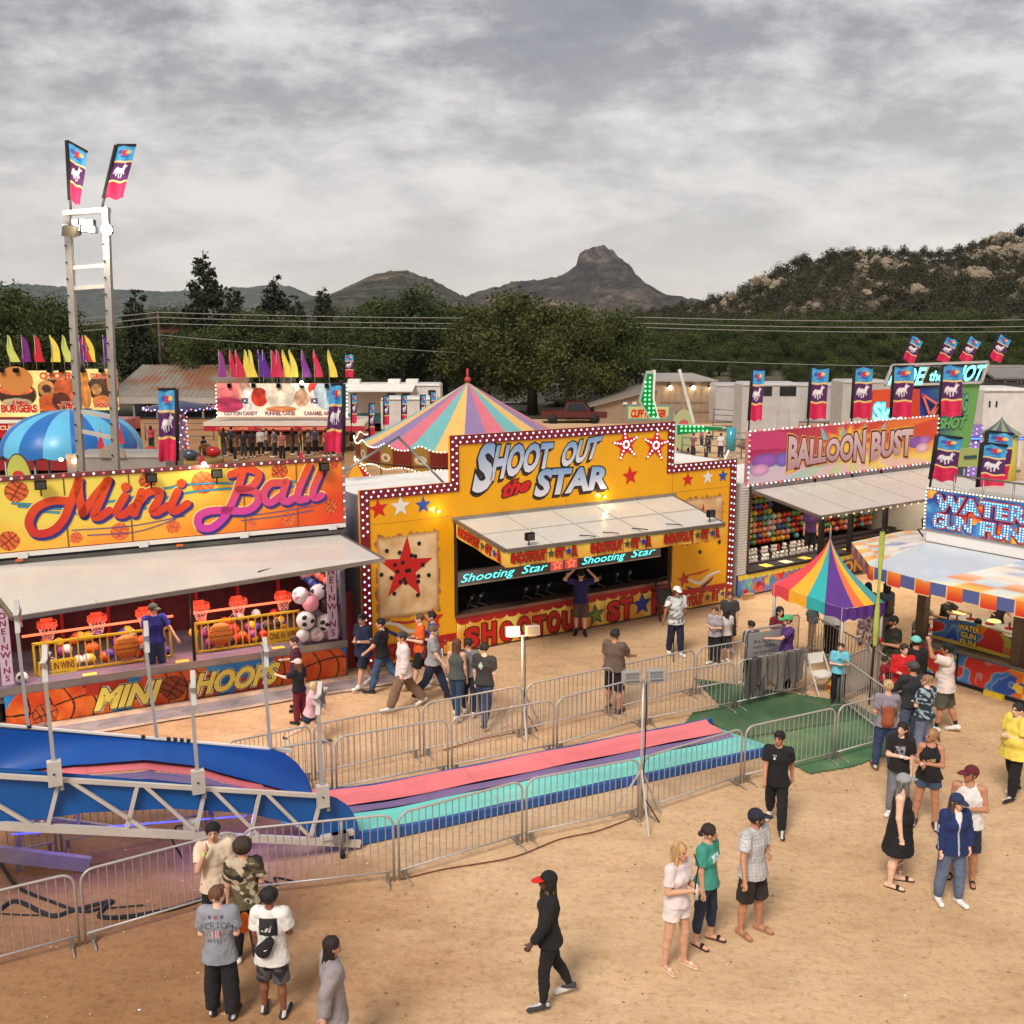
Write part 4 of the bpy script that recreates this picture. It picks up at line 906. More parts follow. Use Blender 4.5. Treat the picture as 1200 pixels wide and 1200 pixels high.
def valance(p,q,name,texts,h=.44,flip=False):
 b=MB(); p=np.array(p); q=np.array(q); L2=np.linalg.norm(q-p); d=(q-p)/L2; n_=np.array([d[1],-d[0],0])
 def f(u,v):
  P=p[None]+d[None]*(u*L2)[:,None]; off=.02*np.sin(u*L2*6)*(1-v); return P[:,0]+n_[0]*off,P[:,1]+n_[1]*off,P[:,2]-h*(1-v)
 b.grid(f,int(L2*40),14,'vinyl',lambda u,v:np.where((np.abs((u*L2/.74)%1-.5)<.02)[:,None],np.array([[130,70,30]]),mix(np.array([[248,222,100]]),np.array([[226,140,50]]),(1-v)*.5+.6*fbm(u*L2*2,v,2)-.2)))
 ob=b.build(name,aw); t=MB()
 fn=lambda X,Z,y:np.stack([p[0]+d[0]*X+n_[0]*(-y),p[1]+d[1]*X+n_[1]*(-y),p[2]+d[2]*X+Z],1)
 for x0 in texts:
  for k,(chh,w_) in enumerate((('SHOOTOUT',.95),('*G',.2),('ST',.26),('*B',.18),('R',.13))):
   x=x0+(0,1.0,1.22,1.5,1.72)[k]
   if chh[0]=='*':
    P=[(x+.1+(.12 if i%2==0 else .05)*math.cos(math.pi/2+i*math.pi/5),-h/2+(.12 if i%2==0 else .05)*math.sin(math.pi/2+i*math.pi/5)) for i in range(10)]
    V=fn(np.array([a for a,_ in P]),np.array([c for _,c in P]),-.035); t.add(V,[tuple(range(10))],'print',C(60,84,50) if chh=='*G' else C(34,56,150))
   else:
    for bd_,cc,yy in ((.1,C(70,10,10),-.03),(.05,C(190,26,26),-.036)):
     V,F=glyphs(chh,bd_,0,1.0); V0,_=glyphs(chh,.05,0,1.0); xx=(V[:,0]-V0[:,0].min())/(V0[:,0].max()-V0[:,0].min())*w_+x; t.add(fn(xx,V[:,1]*.22-h/2-.11,yy),F,'print',cc)
 t.build('lettering',ob)
valance(B0,B1_,'valance',[.12,2.35,4.6],.42); valance((2.5,-.06,3.40),(2.66,-2.15,3.04),'valance',[.1],.40)
for x in (3.35,8.95): flood(sh,x,-2.05,3.2)
for x in (4.9,5.6,6.5,7.6): MB().tube([(x,-1.9,3.12),(x+.12,-2.1,3.13),(x+.3,-2.15,3.10)],.013,5,'metal',BLACK).build('latch',sh)
b=MB(); b.cyl((-.1,1.6,4.4),(1.7,1.4,5.4),.03,None,6,'metal',GREY); b.cyl((1.7,1.4,5.35),(2.4,.1,4.2),.03,None,6,'metal',GREY); b.build('brace',sh)
for i,(px,py,lb) in enumerate([(530,768,'white framed board with a black hoop leaning by the lower left of the shooting gallery'),(783,727,'dark framed chair back leaning at the right end of the gallery counter')]):
 p=G(px,py); t=thing('folding_board',lb,'board',p,F2.rz)
 b=MB(); c=WHITE if i==0 else C(50,48,46)
 for x in (-.28,.28): b.bar((x,0,0),(x*.85,.28,1.0),.04,.04,'paint',c)
 b.bar((-.25,.26,.95),(.25,.26,.95),.04,.04,'paint',c); b.bar((-.27,.1,.35),(.27,.1,.35),.04,.04,'paint',c); b.tube([(.26*math.cos(t_),.28,.98+.2*math.sin(t_)) for t_ in np.linspace(0,math.pi,10)],.025,6,'rubber',BLACK); b.build('frame',t)
 b=MB(); b.hexa([(-.22,.12,.42),(.22,.12,.42),(.2,.24,.88),(-.2,.24,.88),(-.22,.10,.42),(.22,.10,.42),(.2,.22,.88),(-.2,.22,.88)],'dark',C(70,66,62)); b.build('panel',t)
p=F1.w(7.75,.1); t=MB(); t.hexa([(-.1,0,0),(.1,0,0),(.12,.1,0),(-.08,.1,0),(.1,.5,1.9),(.3,.5,1.9),(.32,.58,1.9),(.12,.58,1.9)],'print',C(226,176,60)); t.hexa([(-.5,.3,0),(-.15,.3,0),(-.12,.36,0),(-.5,.36,0),(-.3,.7,1.8),(.05,.7,1.8),(.08,.76,1.8),(-.3,.76,1.8)],'print',C(150,24,28))
solo(t,'leaning_board','yellow and dark red boards leaning in the gap between two booths','board',p,F1.rz)
# ================================================================ BALLOON BUST booth
F3=Fr(G(862,701),G(1000,672)); z3=Zm(4.8,860,480)
u3=lambda x,y,yo=0:F3.uv(*z3(x,y),yo)
bb=thing('game_booth','pink and orange Balloon Bust dart game trailer with a wide white awning','game booth',F3.o,F3.rz)
W3=9.5
b=MB(); b.box((0,-.02,.0),(.42,.06,3.5),'paint',C(206,202,196));
for k in range(34): b.box((.02,-.04,.72+k*.08),(.36,-.02,.76+k*.08),'paint',C(222,218,212))
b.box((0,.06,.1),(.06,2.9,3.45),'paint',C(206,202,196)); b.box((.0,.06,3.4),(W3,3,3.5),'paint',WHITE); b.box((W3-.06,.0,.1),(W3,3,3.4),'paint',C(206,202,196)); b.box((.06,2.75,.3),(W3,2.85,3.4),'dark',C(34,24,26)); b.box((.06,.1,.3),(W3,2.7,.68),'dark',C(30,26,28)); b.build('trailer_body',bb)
b=MB(); b.box((.36,-.06,.0),(.44,.06,3.4),'metal',C(90,80,78)); b.box((.4,-.08,3.3),(W3,.05,3.42),'metal',C(150,140,150)); b.box((.2,-.03,3.12),(W3,.0,3.30),'paint',C(140,134,142));
for x in (3.2,5.0,6.5): b.box((x,-.1,3.22),(x+.08,-.03,3.4),'metal',BLACK)
b.build('header_beam',bb)
def p_bust(x,z):
 cx,cz=4.75,4.35; a=np.arctan2(z-cz,(x-cx)*.55); r=np.hypot((x-cx)*.5,z-cz)
 ray_=np.sin(a*11+.6)>0; u=(x-.25)/9.2; v=(z-3.45)/1.55
 top=mix(np.array([[206,60,120]]),np.array([[214,70,40]]),u*1.6-.2); top2=mix(np.array([[176,34,90]]),np.array([[236,120,50]]),u*1.6-.2)
 c=np.where(ray_[:,None],top,top2)
 low=mix(np.array([[150,200,226]]),np.array([[250,214,110]]),u*1.5-.1); low=mix(low,np.array([[236,190,205]]),(ray_*.7))
 c=mix(c,low,(.55-v)*3.0+.2*np.sin(x*1.3))
 c=mix(c,np.array([[252,200,70]]),(.62-r-.1*np.sin(a*12))*4)
 for ex,ez,ew,eh,cc in ((1.0,4.12,.62,.22,(150,90,180)),(1.75,4.1,.35,.22,(120,100,190)),(.75,3.85,.42,.18,(214,160,200)),(8.35,4.2,.42,.2,(130,80,170)),(8.85,4.24,.35,.15,(170,110,190)),(8.75,3.98,.38,.17,(224,180,190))):
  q=((x-ex)/ew)**2+((z-ez)/eh)**2; c=mix(c,np.array([cc])*(1.1-.25*q[:,None]),(1.05-q)*8)
 for x0,s_ in ((3.65,-1),(4.55,-.4),(5.5,.5),(6.45,1)):
  q=(np.abs((x-x0)-s_*.5*(z-4.6))<.14*(5.02-z)*2.4)&(z>4.58)&(z<4.98); c[q]=(120,196,206)
 return c
sg=MB(); art(sg,.25,W3,3.46,5.0,-.05,400,72,p_bust); sg.box((.2,-.045,3.42),(W3+.04,.05,5.04),'paint',C(190,120,130)); sg=sg.build('sign_board',bb)
t=MB()
def arch(body,x0,x1,zb,h0,h1,sgn=1):
 V0,_=glyphs(body,.05,0,1.0); a0,a1=V0[:,0].min(),V0[:,0].max()
 for bd_,cc,c2,yy in ((.12,C(250,190,70),None,-.056),(.095,C(96,22,34),None,-.062),(.045,C(214,170,180),C(226,196,200),-.068)):
  V,F=glyphs(body,bd_,0,1.0); u=(V[:,0]-a0)/(a1-a0); v=V[:,1]; X=x0+u*(x1-x0); hh=h0+(h1-h0)*(np.abs(2*u-1) if sgn>0 else u)**1.5; zc=zb-.12*(np.abs(2*u-1) if sgn>0 else -u*.0)**2
  Z=zc+v*hh;
  if c2 is not None:
   band=np.where(v<.45,0,1)[:,None]; cc=np.array(C(150,84,96))*(1-v[:,None]).clip(0,1)*.6+np.array(c2)*(.4+.6*v[:,None].clip(0,1))
  t.add(np.stack([X,0*X+yy,Z],1),F,'print',cc)
arch('BALLOON',1.95,5.65,3.92,.66,1.0); arch('BUST',5.95,8.15,3.88,.78,.92)
t.build('lettering',sg)
pts=[(x,-.08,5.05) for x in np.arange(.25,W3,.2)]+[(x,-.08,3.43) for x in np.arange(.25,W3,.2)]+[(.24,-.08,z) for z in np.arange(3.5,5,.16)]+[(W3+.03,-.08,z) for z in np.arange(3.5,5,.16)]
bulbs(pts,sg,.03,[(1,.95,.85),(1,.9,.7),(.95,.15,.1),(1,.95,.9)],'led',60)
aw=flap([(.45,-.06,3.28),(.72,-2.4,2.82),(W3-.0,-2.4,2.82),(W3-.05,-.06,3.28)],'gloss',C(198,192,182)); [aw.bar((.45+k*1.5,-.1,3.285),(.72+k*1.47,-2.35,2.842),.03,.012,'gloss',C(192,186,176)) for k in range(1,6)]; aw=aw.build('awning',bb)
bulbs([(x,-2.42,2.76) for x in np.arange(.8,W3,.34)],aw,.028,[(1,.8,.4)],'led',30)
def p_sk3(x,z):
 n=fbm(x*2,z*2,6,3); c=mix(np.array([[70,60,130]]),np.array([[110,80,160]]),n); lf=x<2.7
 rr=random.Random(12)
 c[lf]=np.array([120,130,190])
 for i in range(46):
  bx=rr.uniform(0,2.7); bz=rr.uniform(.04,.55); r=rr.uniform(.05,.15); cc=rr.choice([(206,30,40),(226,190,50),(60,140,200),(180,40,120),(230,90,60),(90,180,190),(150,20,60)])
  q=(((x-bx)/r)**2+((z-bz)/(r*1.15))**2<1)&lf; c[q]=np.array(cc)
 ph=(x/.25)%1; s_=z>.70-.09-.07*np.sqrt(np.clip(1-(2*ph-1)**2,0,1)); c[s_]=(232,204,60); return c
b=MB(); art(b,0,W3,.06,.70,-.07,380,46,p_sk3,'vinyl'); b.box((0,-.066,.06),(W3,.02,.7),'paint',C(90,70,120)); sk=b.build('skirt_banner',bb); t=MB(); qtext(t,'BALLOON FUN',rectq(2.95,.10,7.3,.50),-.08,'print',C(240,180,44),bold=.04,outline=.08,ocol=C(120,20,60)); t.build('lettering',sk)
b=MB(); b.box((.4,-.1,.70),(W3,.6,.78),'dark',C(34,28,30));
for i,x in enumerate((1.3,2.2,3.1,4.2,5.3,6.4)): b.box((x,.0,.782),(x+.35,.35,.79),'print',C(232,226,200) if i%2 else C(236,206,90))
b.build('counter',bb)
for x in (3.75,5.2,7.0): MB().box((x,-.04,.78),(x+.14,.1,3.2),'dark',C(30,26,28)).build('mullion',bb)
b=MB()
for k in range(3): b.box((.5,1.2-.35*k,.90-.06*k),(W3-.1,1.45-.35*k,.93-.06*k),'dark',C(46,34,36))
b.build('shelf',bb)
for k in range(46):
 x=.75+(k%23)*.17+rnd.uniform(-.09,.09); row=k//23; c=C(232,226,222) if rnd.random()<.9 else C(190,40,40)
 g=MB(); g.sph((0,0,0),(.07,.06,.08),'cloth',c,7,5); g.sph((0,-.02,.1),.05,'cloth',c,7,5); g.sph((.04,0,.15),.02,'cloth',c,5,4); g.sph((-.04,0,.15),.02,'cloth',c,5,4)
 if k in (0,): pl0=solo(g,'plush_toy','small white plush toy on the shelves below the balloon wall','toy',F3.w(x,1.0-.35*row,.98-.13*row),F3.rz,'plush toys on the dart booth shelves')
 elif c==C(232,226,222): o=pl0.copy(); COL.objects.link(o); o.location=F3.w(x,1.0-.35*row,.98-.13*row)
 elif k and 'plr' not in globals(): plr=solo(g,'plush_toy','small red plush toy on the shelves below the balloon wall','toy',F3.w(x,1.0-.35*row,.98-.13*row),F3.rz,'red plush toys on the dart booth shelves')
 else: o=plr.copy(); COL.objects.link(o); o.location=F3.w(x,1.0-.35*row,.98-.13*row)
bc=[((70,90,160),'blue'),((232,206,70),'yellow'),((110,160,90),'green'),((222,220,216),'white'),((206,60,40),'red'),((228,130,50),'orange'),((110,180,180),'teal'),((226,160,150),'pink'),((130,30,40),'dark red')]
bp={}
cnt=0
for r_ in range(11):
 for c_ in range(37):
  x=.62+c_*.235; z=.98+r_*.2
  if c_>13 and r_>4: continue
  if cnt>=292 or rnd.random()<.02: continue
  (c,nm)=rnd.choice(bc[:8]) if c_<17 else rnd.choice(bc[4:]+bc[2:3]); p=F3.w(x+rnd.uniform(-.02,.02),2.1,z)
  if nm not in bp:
   g=MB(); g.sph((0,0,0),(.115,.1,.10),'gloss',C(*c),10,7); g.sph((0,0,.105),.02,'gloss',C(*c),5,4); bp[nm]=solo(g,'balloon',nm+' balloon pinned to the dart board wall','balloon',p,F3.rz,'balloons pinned in rows on the dart wall')
  else: o=bp[nm].copy(); COL.objects.link(o); o.location=p
  cnt+=1
b=MB(); b.box((7.15,-.3,2.35),(7.42,-.27,2.55),'soft',(.25,.7,.85)); b.box((7.12,-.27,2.32),(7.45,-.24,2.58),'dark',BLACK); b.build('screen',bb)
ld=bpy.data.lights.new('booth_fill','AREA'); ld.shape='RECTANGLE'; ld.size=8; ld.size_y=.2; ld.energy=120; ld.color=(1,.82,.6); lo=bpy.data.objects.new('booth_fill',ld); COL.objects.link(lo); lo.parent=bb; lo.location=(4.8,.3,3.1); lo.rotation_euler=(R(-35),0,0)  # unseen fill light with no fixture, there to brighten the balloon wall
p=F3.w(.25,-.25); solo(MB().box((-.2,-.1,0),(.2,.1,.12),'wood',C(200,160,110)).box((-.18,-.11,.12),(.18,.09,.16),'wood',C(180,140,95)),'wooden_block','pale wooden leveling block under the left end of the dart trailer','block',p,F3.rz)
# ================================================================ WATER GUN FUN booth
wa=G(1079,746,.9); wb=G(1200,779,.9); F4=Fr(wa,wb)
wg=thing('game_booth','round topped Water Gun Fun booth with checkered awning at the right edge','game booth',F4.o,F4.rz)
u4=lambda x,y,yo=0:F4.uv(x,y,yo)
ZS=Zm(4.445,980,560)
L4=4.6
def p_w(x,z):
 n=fbm(x*1.6+3,z*2.2,5,4); n2=fbm(x*2+9,z*2.6,8,2)
 c=mix(np.array([[30,80,170]]),np.array([[90,170,220]]),n2*2-.5); k=(np.floor(x/.42)+np.floor(z/.24))%2
 sq=mix(np.array([[214,60,40]]),np.array([[240,140,50]]),n*2-.5); sq2=mix(np.array([[236,206,70]]),np.array([[130,180,80]]),n2*2-.6)
 pat=np.where((k>0)[:,None],sq,sq2); m_=(n>.56); c[m_]=pat[m_]; q=(n2>.62); c[q]=np.array([206,50,40])
 ln=np.clip(1-np.abs(((n2*4)%1)-.5)*7,0,1)*(~m_)*.6; c=mix(c,np.array([[190,218,236]]),ln); return c
for x0,x1 in ((-.05,.95),(1.0,3.1),(3.15,5.2)): b=MB(); art(b,x0,x1,.12,.74,-.03,110,34,p_w,'vinyl'); b.box((x0,-.028,.10),(x1,.02,.76),'paint',C(60,80,130)); b.build('front_panel',wg)
b=MB()
b.box((-.1,.0,.0),(5.2,2.6,.1),'dark',C(40,36,36)); b.box((-.05,.02,.1),(5.2,.08,.72),'dark',C(60,56,60)); b.build('platform',wg)
for x in (1.7,3.9): MB().box((x,-.12,.0),(x+.45,-.032,.12),'paint',C(226,196,60)).build('step',wg)
b=MB()
b.grid(lambda u,v:(-.08+0*u,.0+u*2.6,.12+v*.62),60,24,'vinyl',lambda u,v:p_w(u*2.6+5,.12+v*.62)); b.box((-.07,.0,.1),(-.0,2.6,.74),'paint',C(60,80,130)); b.build('end_panel',wg)
b=MB(); b.box((-.12,-.05,.76),(5.2,.3,.82),'metal',C(150,150,155)); b.box((-.6,.6,.74),(.0,2.6,.80),'paint',C(226,222,214)); b.box((-.6,2.2,.80),(5.2,2.75,.85),'paint',C(226,222,214)); b.build('counter',wg)
b=MB()
def p_wave(x,z):
 c=p_w(x*1.0+1,z+.3); q=z<.98; c[q]=np.array([236,206,70]); return c
b.grid(lambda u,v:(.1+u*2.0,.30+0*u,.84+v*(.50+.10*np.sin(u*math.pi)**2*1.2)),90,30,'vinyl',lambda u,v:p_wave(u*2,.9+v*.5)); b.box((.1,.31,.84),(2.1,.36,1.32),'paint',C(50,70,130)); wi=b.build('inner_panel',wg); t=MB()
for i,s_ in enumerate(('WATER','GUN','FUN')):
 w_=(.52,.36,.38)[i]; qtext(t,s_,rectq(1.02-w_/2,1.24-i*.17,1.02+w_/2,1.37-i*.17),.27,'print',C(250,220,90),bold=.03,outline=.07,ocol=C(60,30,20))
t.build('lettering',wi)
b=MB(); b.box((.1,.5,.95),(1.6,1.3,1.0),'paint',C(214,160,60)); b.box((2.1,.4,.84),(3.9,1.5,1.05),'paint',C(232,196,56)); b.box((.1,1.3,.8),(3.0,1.9,.86),'paint',C(232,226,210)); b.build('gun_table',wg)
for i in range(9):
 x=-.2+i*.5; g=MB(); y=2.45; z=.85
 if i>=6: x=-.3; y=.8+(i-6)*.6
 g.lathe([(.11,0),(.11,.03),(.03,.05),(.02,.14),(0.01,.15)],'paint',C(190,40,30),10,(x,y,z)); g.bar((x,y,z+.15),(x+.12,y-.2,z+.18),.035,.05,'paint',C(40,40,44)); g.build('water_gun',wg)
for x,y in ((-.3,2.1),(.6,2.1),(1.6,2.1),(2.5,2.1)):
 b=MB(); b.lathe([(.16,0),(.15,.03),(.05,.06)],'soft',(1,.75,.25),12,(x,y,1.05)); b.build('lamp',wg)
b=MB(); xl=u4(1077,745)[0]; b.box((-.2,.06,.1),(.02,.26,3.0),'wood',C(120,100,84)); b.build('timber_post',wg)
b=MB(); xr=u4(1190,740)[0]; b.box((xr-.1,.06,.76),(xr+.12,.26,3.0),'wood',C(120,100,84)); b.build('timber_post',wg)
b=MB(); b.box((4.9,.06,.76),(5.13,.26,3.0),'wood',C(120,100,84)); b.build('timber_post',wg)
for x in (-.09,xr+.01):
 b=MB(); b.sph((x,.05,2.1),.03,'led',(1,.8,.5)); b.build('bulb',wg)
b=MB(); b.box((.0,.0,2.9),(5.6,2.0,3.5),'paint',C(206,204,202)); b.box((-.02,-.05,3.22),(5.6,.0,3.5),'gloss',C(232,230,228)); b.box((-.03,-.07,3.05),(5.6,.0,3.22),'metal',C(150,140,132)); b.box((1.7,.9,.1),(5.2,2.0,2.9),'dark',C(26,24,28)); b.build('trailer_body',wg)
SX0,SZ0=u4(1087,619); SX1,SZ1=u4(1200,635); st=u4(1087,573)[1]
def p_ws(x,z):
 n=fbm(x*2+1,z*3,15,4); n2=fbm(x*4,z*4,18,3); c=mix(np.array([[24,70,160]]),np.array([[80,160,215]]),n2*2-.6)
 a=mix(np.array([[220,60,36]]),np.array([[244,190,60]]),(np.sin(x*7)+np.sin(z*9))*.5+.3); m_=n>.55; c[m_]=a[m_]; return c
b=MB(); z0_,z1_=3.52,4.42
x0_=SX0; art(b,x0_,x0_+3.4,z0_,z1_,-.09,220,60,p_ws); b.box((x0_-.05,-.085,z0_-.04),(x0_+3.45,.03,z1_+.05),'metal',C(180,176,170)); ws=b.build('sign_board',wg)
t=MB()
def wtext(s_,x0,z0,x1,z1,shear=.0):
 qtext(t,s_,rectq(x0,z0,x1,z1),-.115,'print',C(70,140,190),bold=.05,outline=.085,ocol=C(236,60,50)); qtext(t,s_,rectq(x0,z0,x1,z1),-.103,'print',C(20,24,60),bold=.11)
wtext('WATER',x0_+.22,z0_+.48,x0_+2.35,z0_+.83); wtext('GUN',x0_+.18,z0_+.08,x0_+1.12,z0_+.40); wtext('FUN',x0_+1.35,z0_+.06,x0_+2.3,z0_+.38)
t.build('lettering',ws)
lp=[]
def inside_pts(s_,x0,z0,x1,z1,n):
 V0,F=glyphs(s_,.03,0,1.0); a0,a1=V0[:,0].min(),V0[:,0].max(); P=[];rr=random.Random(3)
 gx=np.linspace(a0,a1,int((x1-x0)/.062)); gz=np.linspace(.08,.92,6)
 for f in F:
  tri=V0[list(f)]
  for i in range(1,len(tri)-1):
   A,B,Cc=tri[0],tri[i],tri[i+1]; d=(B[0]-A[0])*(Cc[1]-A[1])-(Cc[0]-A[0])*(B[1]-A[1])
   if abs(d)<1e-9: continue
   for x in gx:
    for z in gz:
     s1=((B[0]-A[0])*(z-A[1])-(x-A[0])*(B[1]-A[1]))/d; s2=((x-A[0])*(Cc[1]-A[1])-(Cc[0]-A[0])*(z-A[1]))/d
     if s1>=0 and s2>=0 and s1+s2<=1: P.append((x0+(x-a0)/(a1-a0)*(x1-x0),-.125,z0+z*(z1-z0)))
 return P
lp+=inside_pts('WATER',x0_+.22,z0_+.48,x0_+2.35,z0_+.83,1)+inside_pts('GUN',x0_+.18,z0_+.08,x0_+1.12,z0_+.40,1)+inside_pts('FUN',x0_+1.35,z0_+.06,x0_+2.3,z0_+.38,1)
bulbs(lp,ws,.017,[(.35,.95,1.2),(.9,1.2,1.3),(.5,1.0,1.2)],'led',60)
bulbs([(x,-.11,z1_+.04) for x in np.arange(x0_,x0_+3.4,.085)]+[(x0_-.03,-.11,z) for z in np.arange(z0_,z1_,.085)],ws,.022,[(1,.97,.9)],'led',40)
def chk(u,v,pal=1):
 k=(np.floor(u)+np.floor(v))%2; n=fbm(u*.7,v*.7,4,3)
 a=mix(np.array([[232,120,50]]),np.array([[246,200,100]]),n*2-.5); b_=mix(np.array([[190,200,210]]),np.array([[226,226,190]]),n*2-.4)
 c=np.where((k>0)[:,None],a,b_); return c
P0=np.array([0,-.08,3.2]); P1=np.array([2.35,-.08,3.2]); E0=np.array([-.15,-1.95,2.86]); E1=np.array([1.05,-2.05,2.83])
b=MB(); b.hexa([tuple(v) for v in (P0-[0,0,.04],E0-[0,0,.04],E1+[.25,0,-.04],P1-[0,0,.04],P0,E0,E1+[.25,0,0],P1)],'gloss',C(190,198,206)); b.build('awning',wg)
def tri(a,b_,c,d,nm,pf,nu=40,nv=40):
 m=MB(); a,b_,c,d=[np.array(q,float) for q in (a,b_,c,d)]
 def f(u,v):
  u_=u[:,None]; v_=v[:,None]; P=a*(1-u_)*(1-v_)+b_*u_*(1-v_)+c*u_*v_+d*(1-u_)*v_; return P[:,0],P[:,1],P[:,2]
 m.grid(f,nu,nv,'vinyl',pf); return m.build(nm,wg)
whirl=lambda u,v:mix(chk(u*5,v*6),mix(np.array([[225,222,215]]),np.array([[120,140,190]]),(fbm(u*5,v*4,9,3)-.5)*5),np.clip(np.minimum(u*2.2,1)*1.2-.35+.0*v,0,1))
EL=np.array([-2.0,-.1,2.84]); EL2=np.array([-2.1,2.2,2.84])
tri(E0+[0,0,.0],P0,P0+[0,.02,0],EL,'awning_corner',lambda u,v:whirl(u,v))
tri(EL,P0+[0,.02,0],[0,2.0,3.2],EL2,'awning_end',lambda u,v:mix(whirl(u,v),np.array([[226,222,212]]),u*1.8-.5))
tri(E1+[.25,0,0],P1,P1+[3.2,0,0],E1+[4.0,.1,0],'awning_wing',lambda u,v:whirl(u,v),60,30)
def vdrape(pts,h=.27):
 b=MB(); s0=0
 for i in range(len(pts)-1):
  p=np.array(pts[i],float); q=np.array(pts[i+1],float); L_=np.linalg.norm(q-p); n=max(2,int(L_/.02)); sA=s0
  def f(u,v):
   P=p[None]+(q-p)[None]*u[:,None]; s=(sA+u*L_)/.36; k=np.floor(s)%2; hh=h*(1+.22*k); return P[:,0],P[:,1],P[:,2]-hh*(1-v)
  def cf(u,v):
   s=(sA+u*L_)/.36; k=(np.floor(s)%2)[:,None]; a=mix(np.array([[200,40,30]]),np.array([[246,150,50]]),v); c=np.where(k>0,a,np.array([[84,96,150]])); ed=(np.abs(s%1-.5)>.47)|(v<.07); c=np.where((ed[:,None])&(k>0),np.array([[240,214,170]]),c); return c
  b.grid(f,n,10,'vinyl',cf,smooth=False); s0+=L_
 return b.build('valance',wg)
vdrape([EL2,EL,E0,E1,tuple(E1+[4.0,.1,0])])
b=MB()
for x in np.arange(.3,5.5,.7): b.cyl((x,.4,3.5),(x,.4,4.75),.02,None,6,'metal',C(150,140,130))
b.cyl((.3,.4,4.75),(5.5,.4,4.75),.025,None,6,'metal',C(170,160,150)); b.build('roof_rail',wg)
b=MB(); b.box((.2,1.2,3.5),(6,3.4,4.35),'paint',C(196,192,186)); b.build('roof_cover',wg)
b=MB(); b.tube([(-.05,-.02,3.9),(-.15,-.05,3.7),(-.12,-.06,3.5),(-.25,-.05,3.45),(-.1,-.05,3.3)],.02,6,'rubber',BLACK); b.build('cable',wg)
ld=bpy.data.lights.new('booth_fill','AREA'); ld.shape='RECTANGLE'; ld.size=3.5; ld.size_y=1; ld.energy=30; ld.color=(1,.82,.5); lo=bpy.data.objects.new('booth_fill',ld); COL.objects.link(lo); lo.parent=wg; lo.location=(1.5,1.2,2.8)
# ================================================================ fun slide: run-out lanes on the ground and the truss-borne flight rising to the left
SL=Fr(G(420,992),G(890,888)); W5=1.66
sl=thing('fun_slide','blue sided fun slide on a white steel truss with pink, purple and teal lanes','slide',SL.o,SL.rz)
def prof(x):   # height of the riding surface
 return np.interp(x,[-6.5,-5,-4,-3,-2.2,-1.4,-.6,0,.8,1.6,8.2],[1.82,1.60,1.60,1.50,1.24,.80,.34,.18,.13,.12,.12])
b=MB()
pink,purp,teal=(232,124,130),(126,106,150),(112,206,198)
def lane(y0,y1,c,nm,mid=None,xe=8.0,x0=-6.4):
 b=MB()
 def f(u,v):
  X=x0+u*(xe-x0); Y=y0+v*(y1-y0); Z=prof(X)-.17*(1-Y/W5)*np.clip((-X-.6)/1.2,0,1)+.05*np.clip(1-np.minimum(v,1-v)*9,0,1)+.008*np.sin(X*3.1+v*2); Z=np.where(X<-1.2,np.maximum(Z,np.interp(X,[-6.4,-5,-3.92,-2.78,-2.2,-1.7,-1.2],[1.62,1.50,1.44,1.26,1.10,.95,.72])-.02),Z)
  return X,Y,Z
 b.grid(f,300,16,'vinyl',lambda u,v:np.array([c])*(.93+.10*fbm((x0+u*14)*1.5,v*5,3,4)[:,None])*(1-.07*((np.abs(((x0+u*14)/1.55)%1-.5)<.006)[:,None])))
 return b.build(nm,sl)
lane(.06,.68,teal,'teal_lane',xe=8.0); lane(.71,.95,purp,'purple_lane',xe=7.95); lane(1.0,W5,pink,'pink_lane',xe=7.9)
b=MB(); bl=C(16,84,160)
for (y0,y1) in ((-.02,.06),(W5,W5+.05)):
 xs_=np.linspace(-.1,8.05,60)
 for i in range(59): b.box((xs_[i],y0,.02),(xs_[i+1]-.002,y1,float(prof(xs_[i]))+.05),'vinyl',tuple(q*(1 if i%5 else .8) for q in bl))
b.box((0,.06,.02),(7.9,W5,.09),'vinyl',bl); b.build('edge_pad',sl)
b=MB(); b.hexa([(8.0,.0,.02),(8.55,-.05,.02),(7.95,W5,.02),(7.9,W5,.02),(8.0,.0,.12),(8.5,-.05,.05),(7.93,W5,.06),(7.9,W5,.12)],'vinyl',C(*teal)); b.build('end_flap',sl)
def side(yv,bot,top,nm,col,th=.03,seams=()):
 xs=np.array([p[0] for p in top]); zt=np.array([p[1] for p in top]); xb=np.array([p[0] for p in bot]); zb=np.array([p[1] for p in bot]); b=MB()
 a=max(xs[0],xb[0]); e=min(xs[-1],xb[-1])
 for k,y in enumerate((yv,yv+th)):
  def f(u,v):
   X=a+u*(e-a); T=np.interp(X,xs,zt); B=np.interp(X,xb,zb); return X,0*X+y+.012*np.sin(X*4)*np.sin(v*3),B+v*(T-B)
  b.grid(f,120,10,'vinyl',col)
 return b.build(nm,sl)
near_top=[(-6.4,2.62),(-4.93,2.30),(-.60,1.02),(-.35,.92),(-.15,.74),(-.03,.5),(.02,.30),(.04,.1)]
near_bot=[(-6.4,1.62),(-5,1.50),(-3.92,1.44),(-2.78,1.26),(-2.2,1.10),(-1.7,.95),(-1.2,.72),(-.93,.58),(-.6,.28),(-.4,.12),(.04,.03)]
side(-.04,near_bot,near_top,'near_side',C(18,92,168))
far_top=[(-6.4,2.66),(-4.97,2.24),(-3.08,1.73),(-1.6,1.33),(-.96,1.16),(-.75,1.05),(-.55,.84),(-.38,.56),(-.3,.2)]
def farb(x): return float(prof(x))-.1
side(W5,[(x,farb(x)) for x in np.linspace(-6.4,-.5,30)]+[(-.2,.1)],[(x,z+.0) for x,z in far_top],'far_side',C(14,78,158))
b=MB()
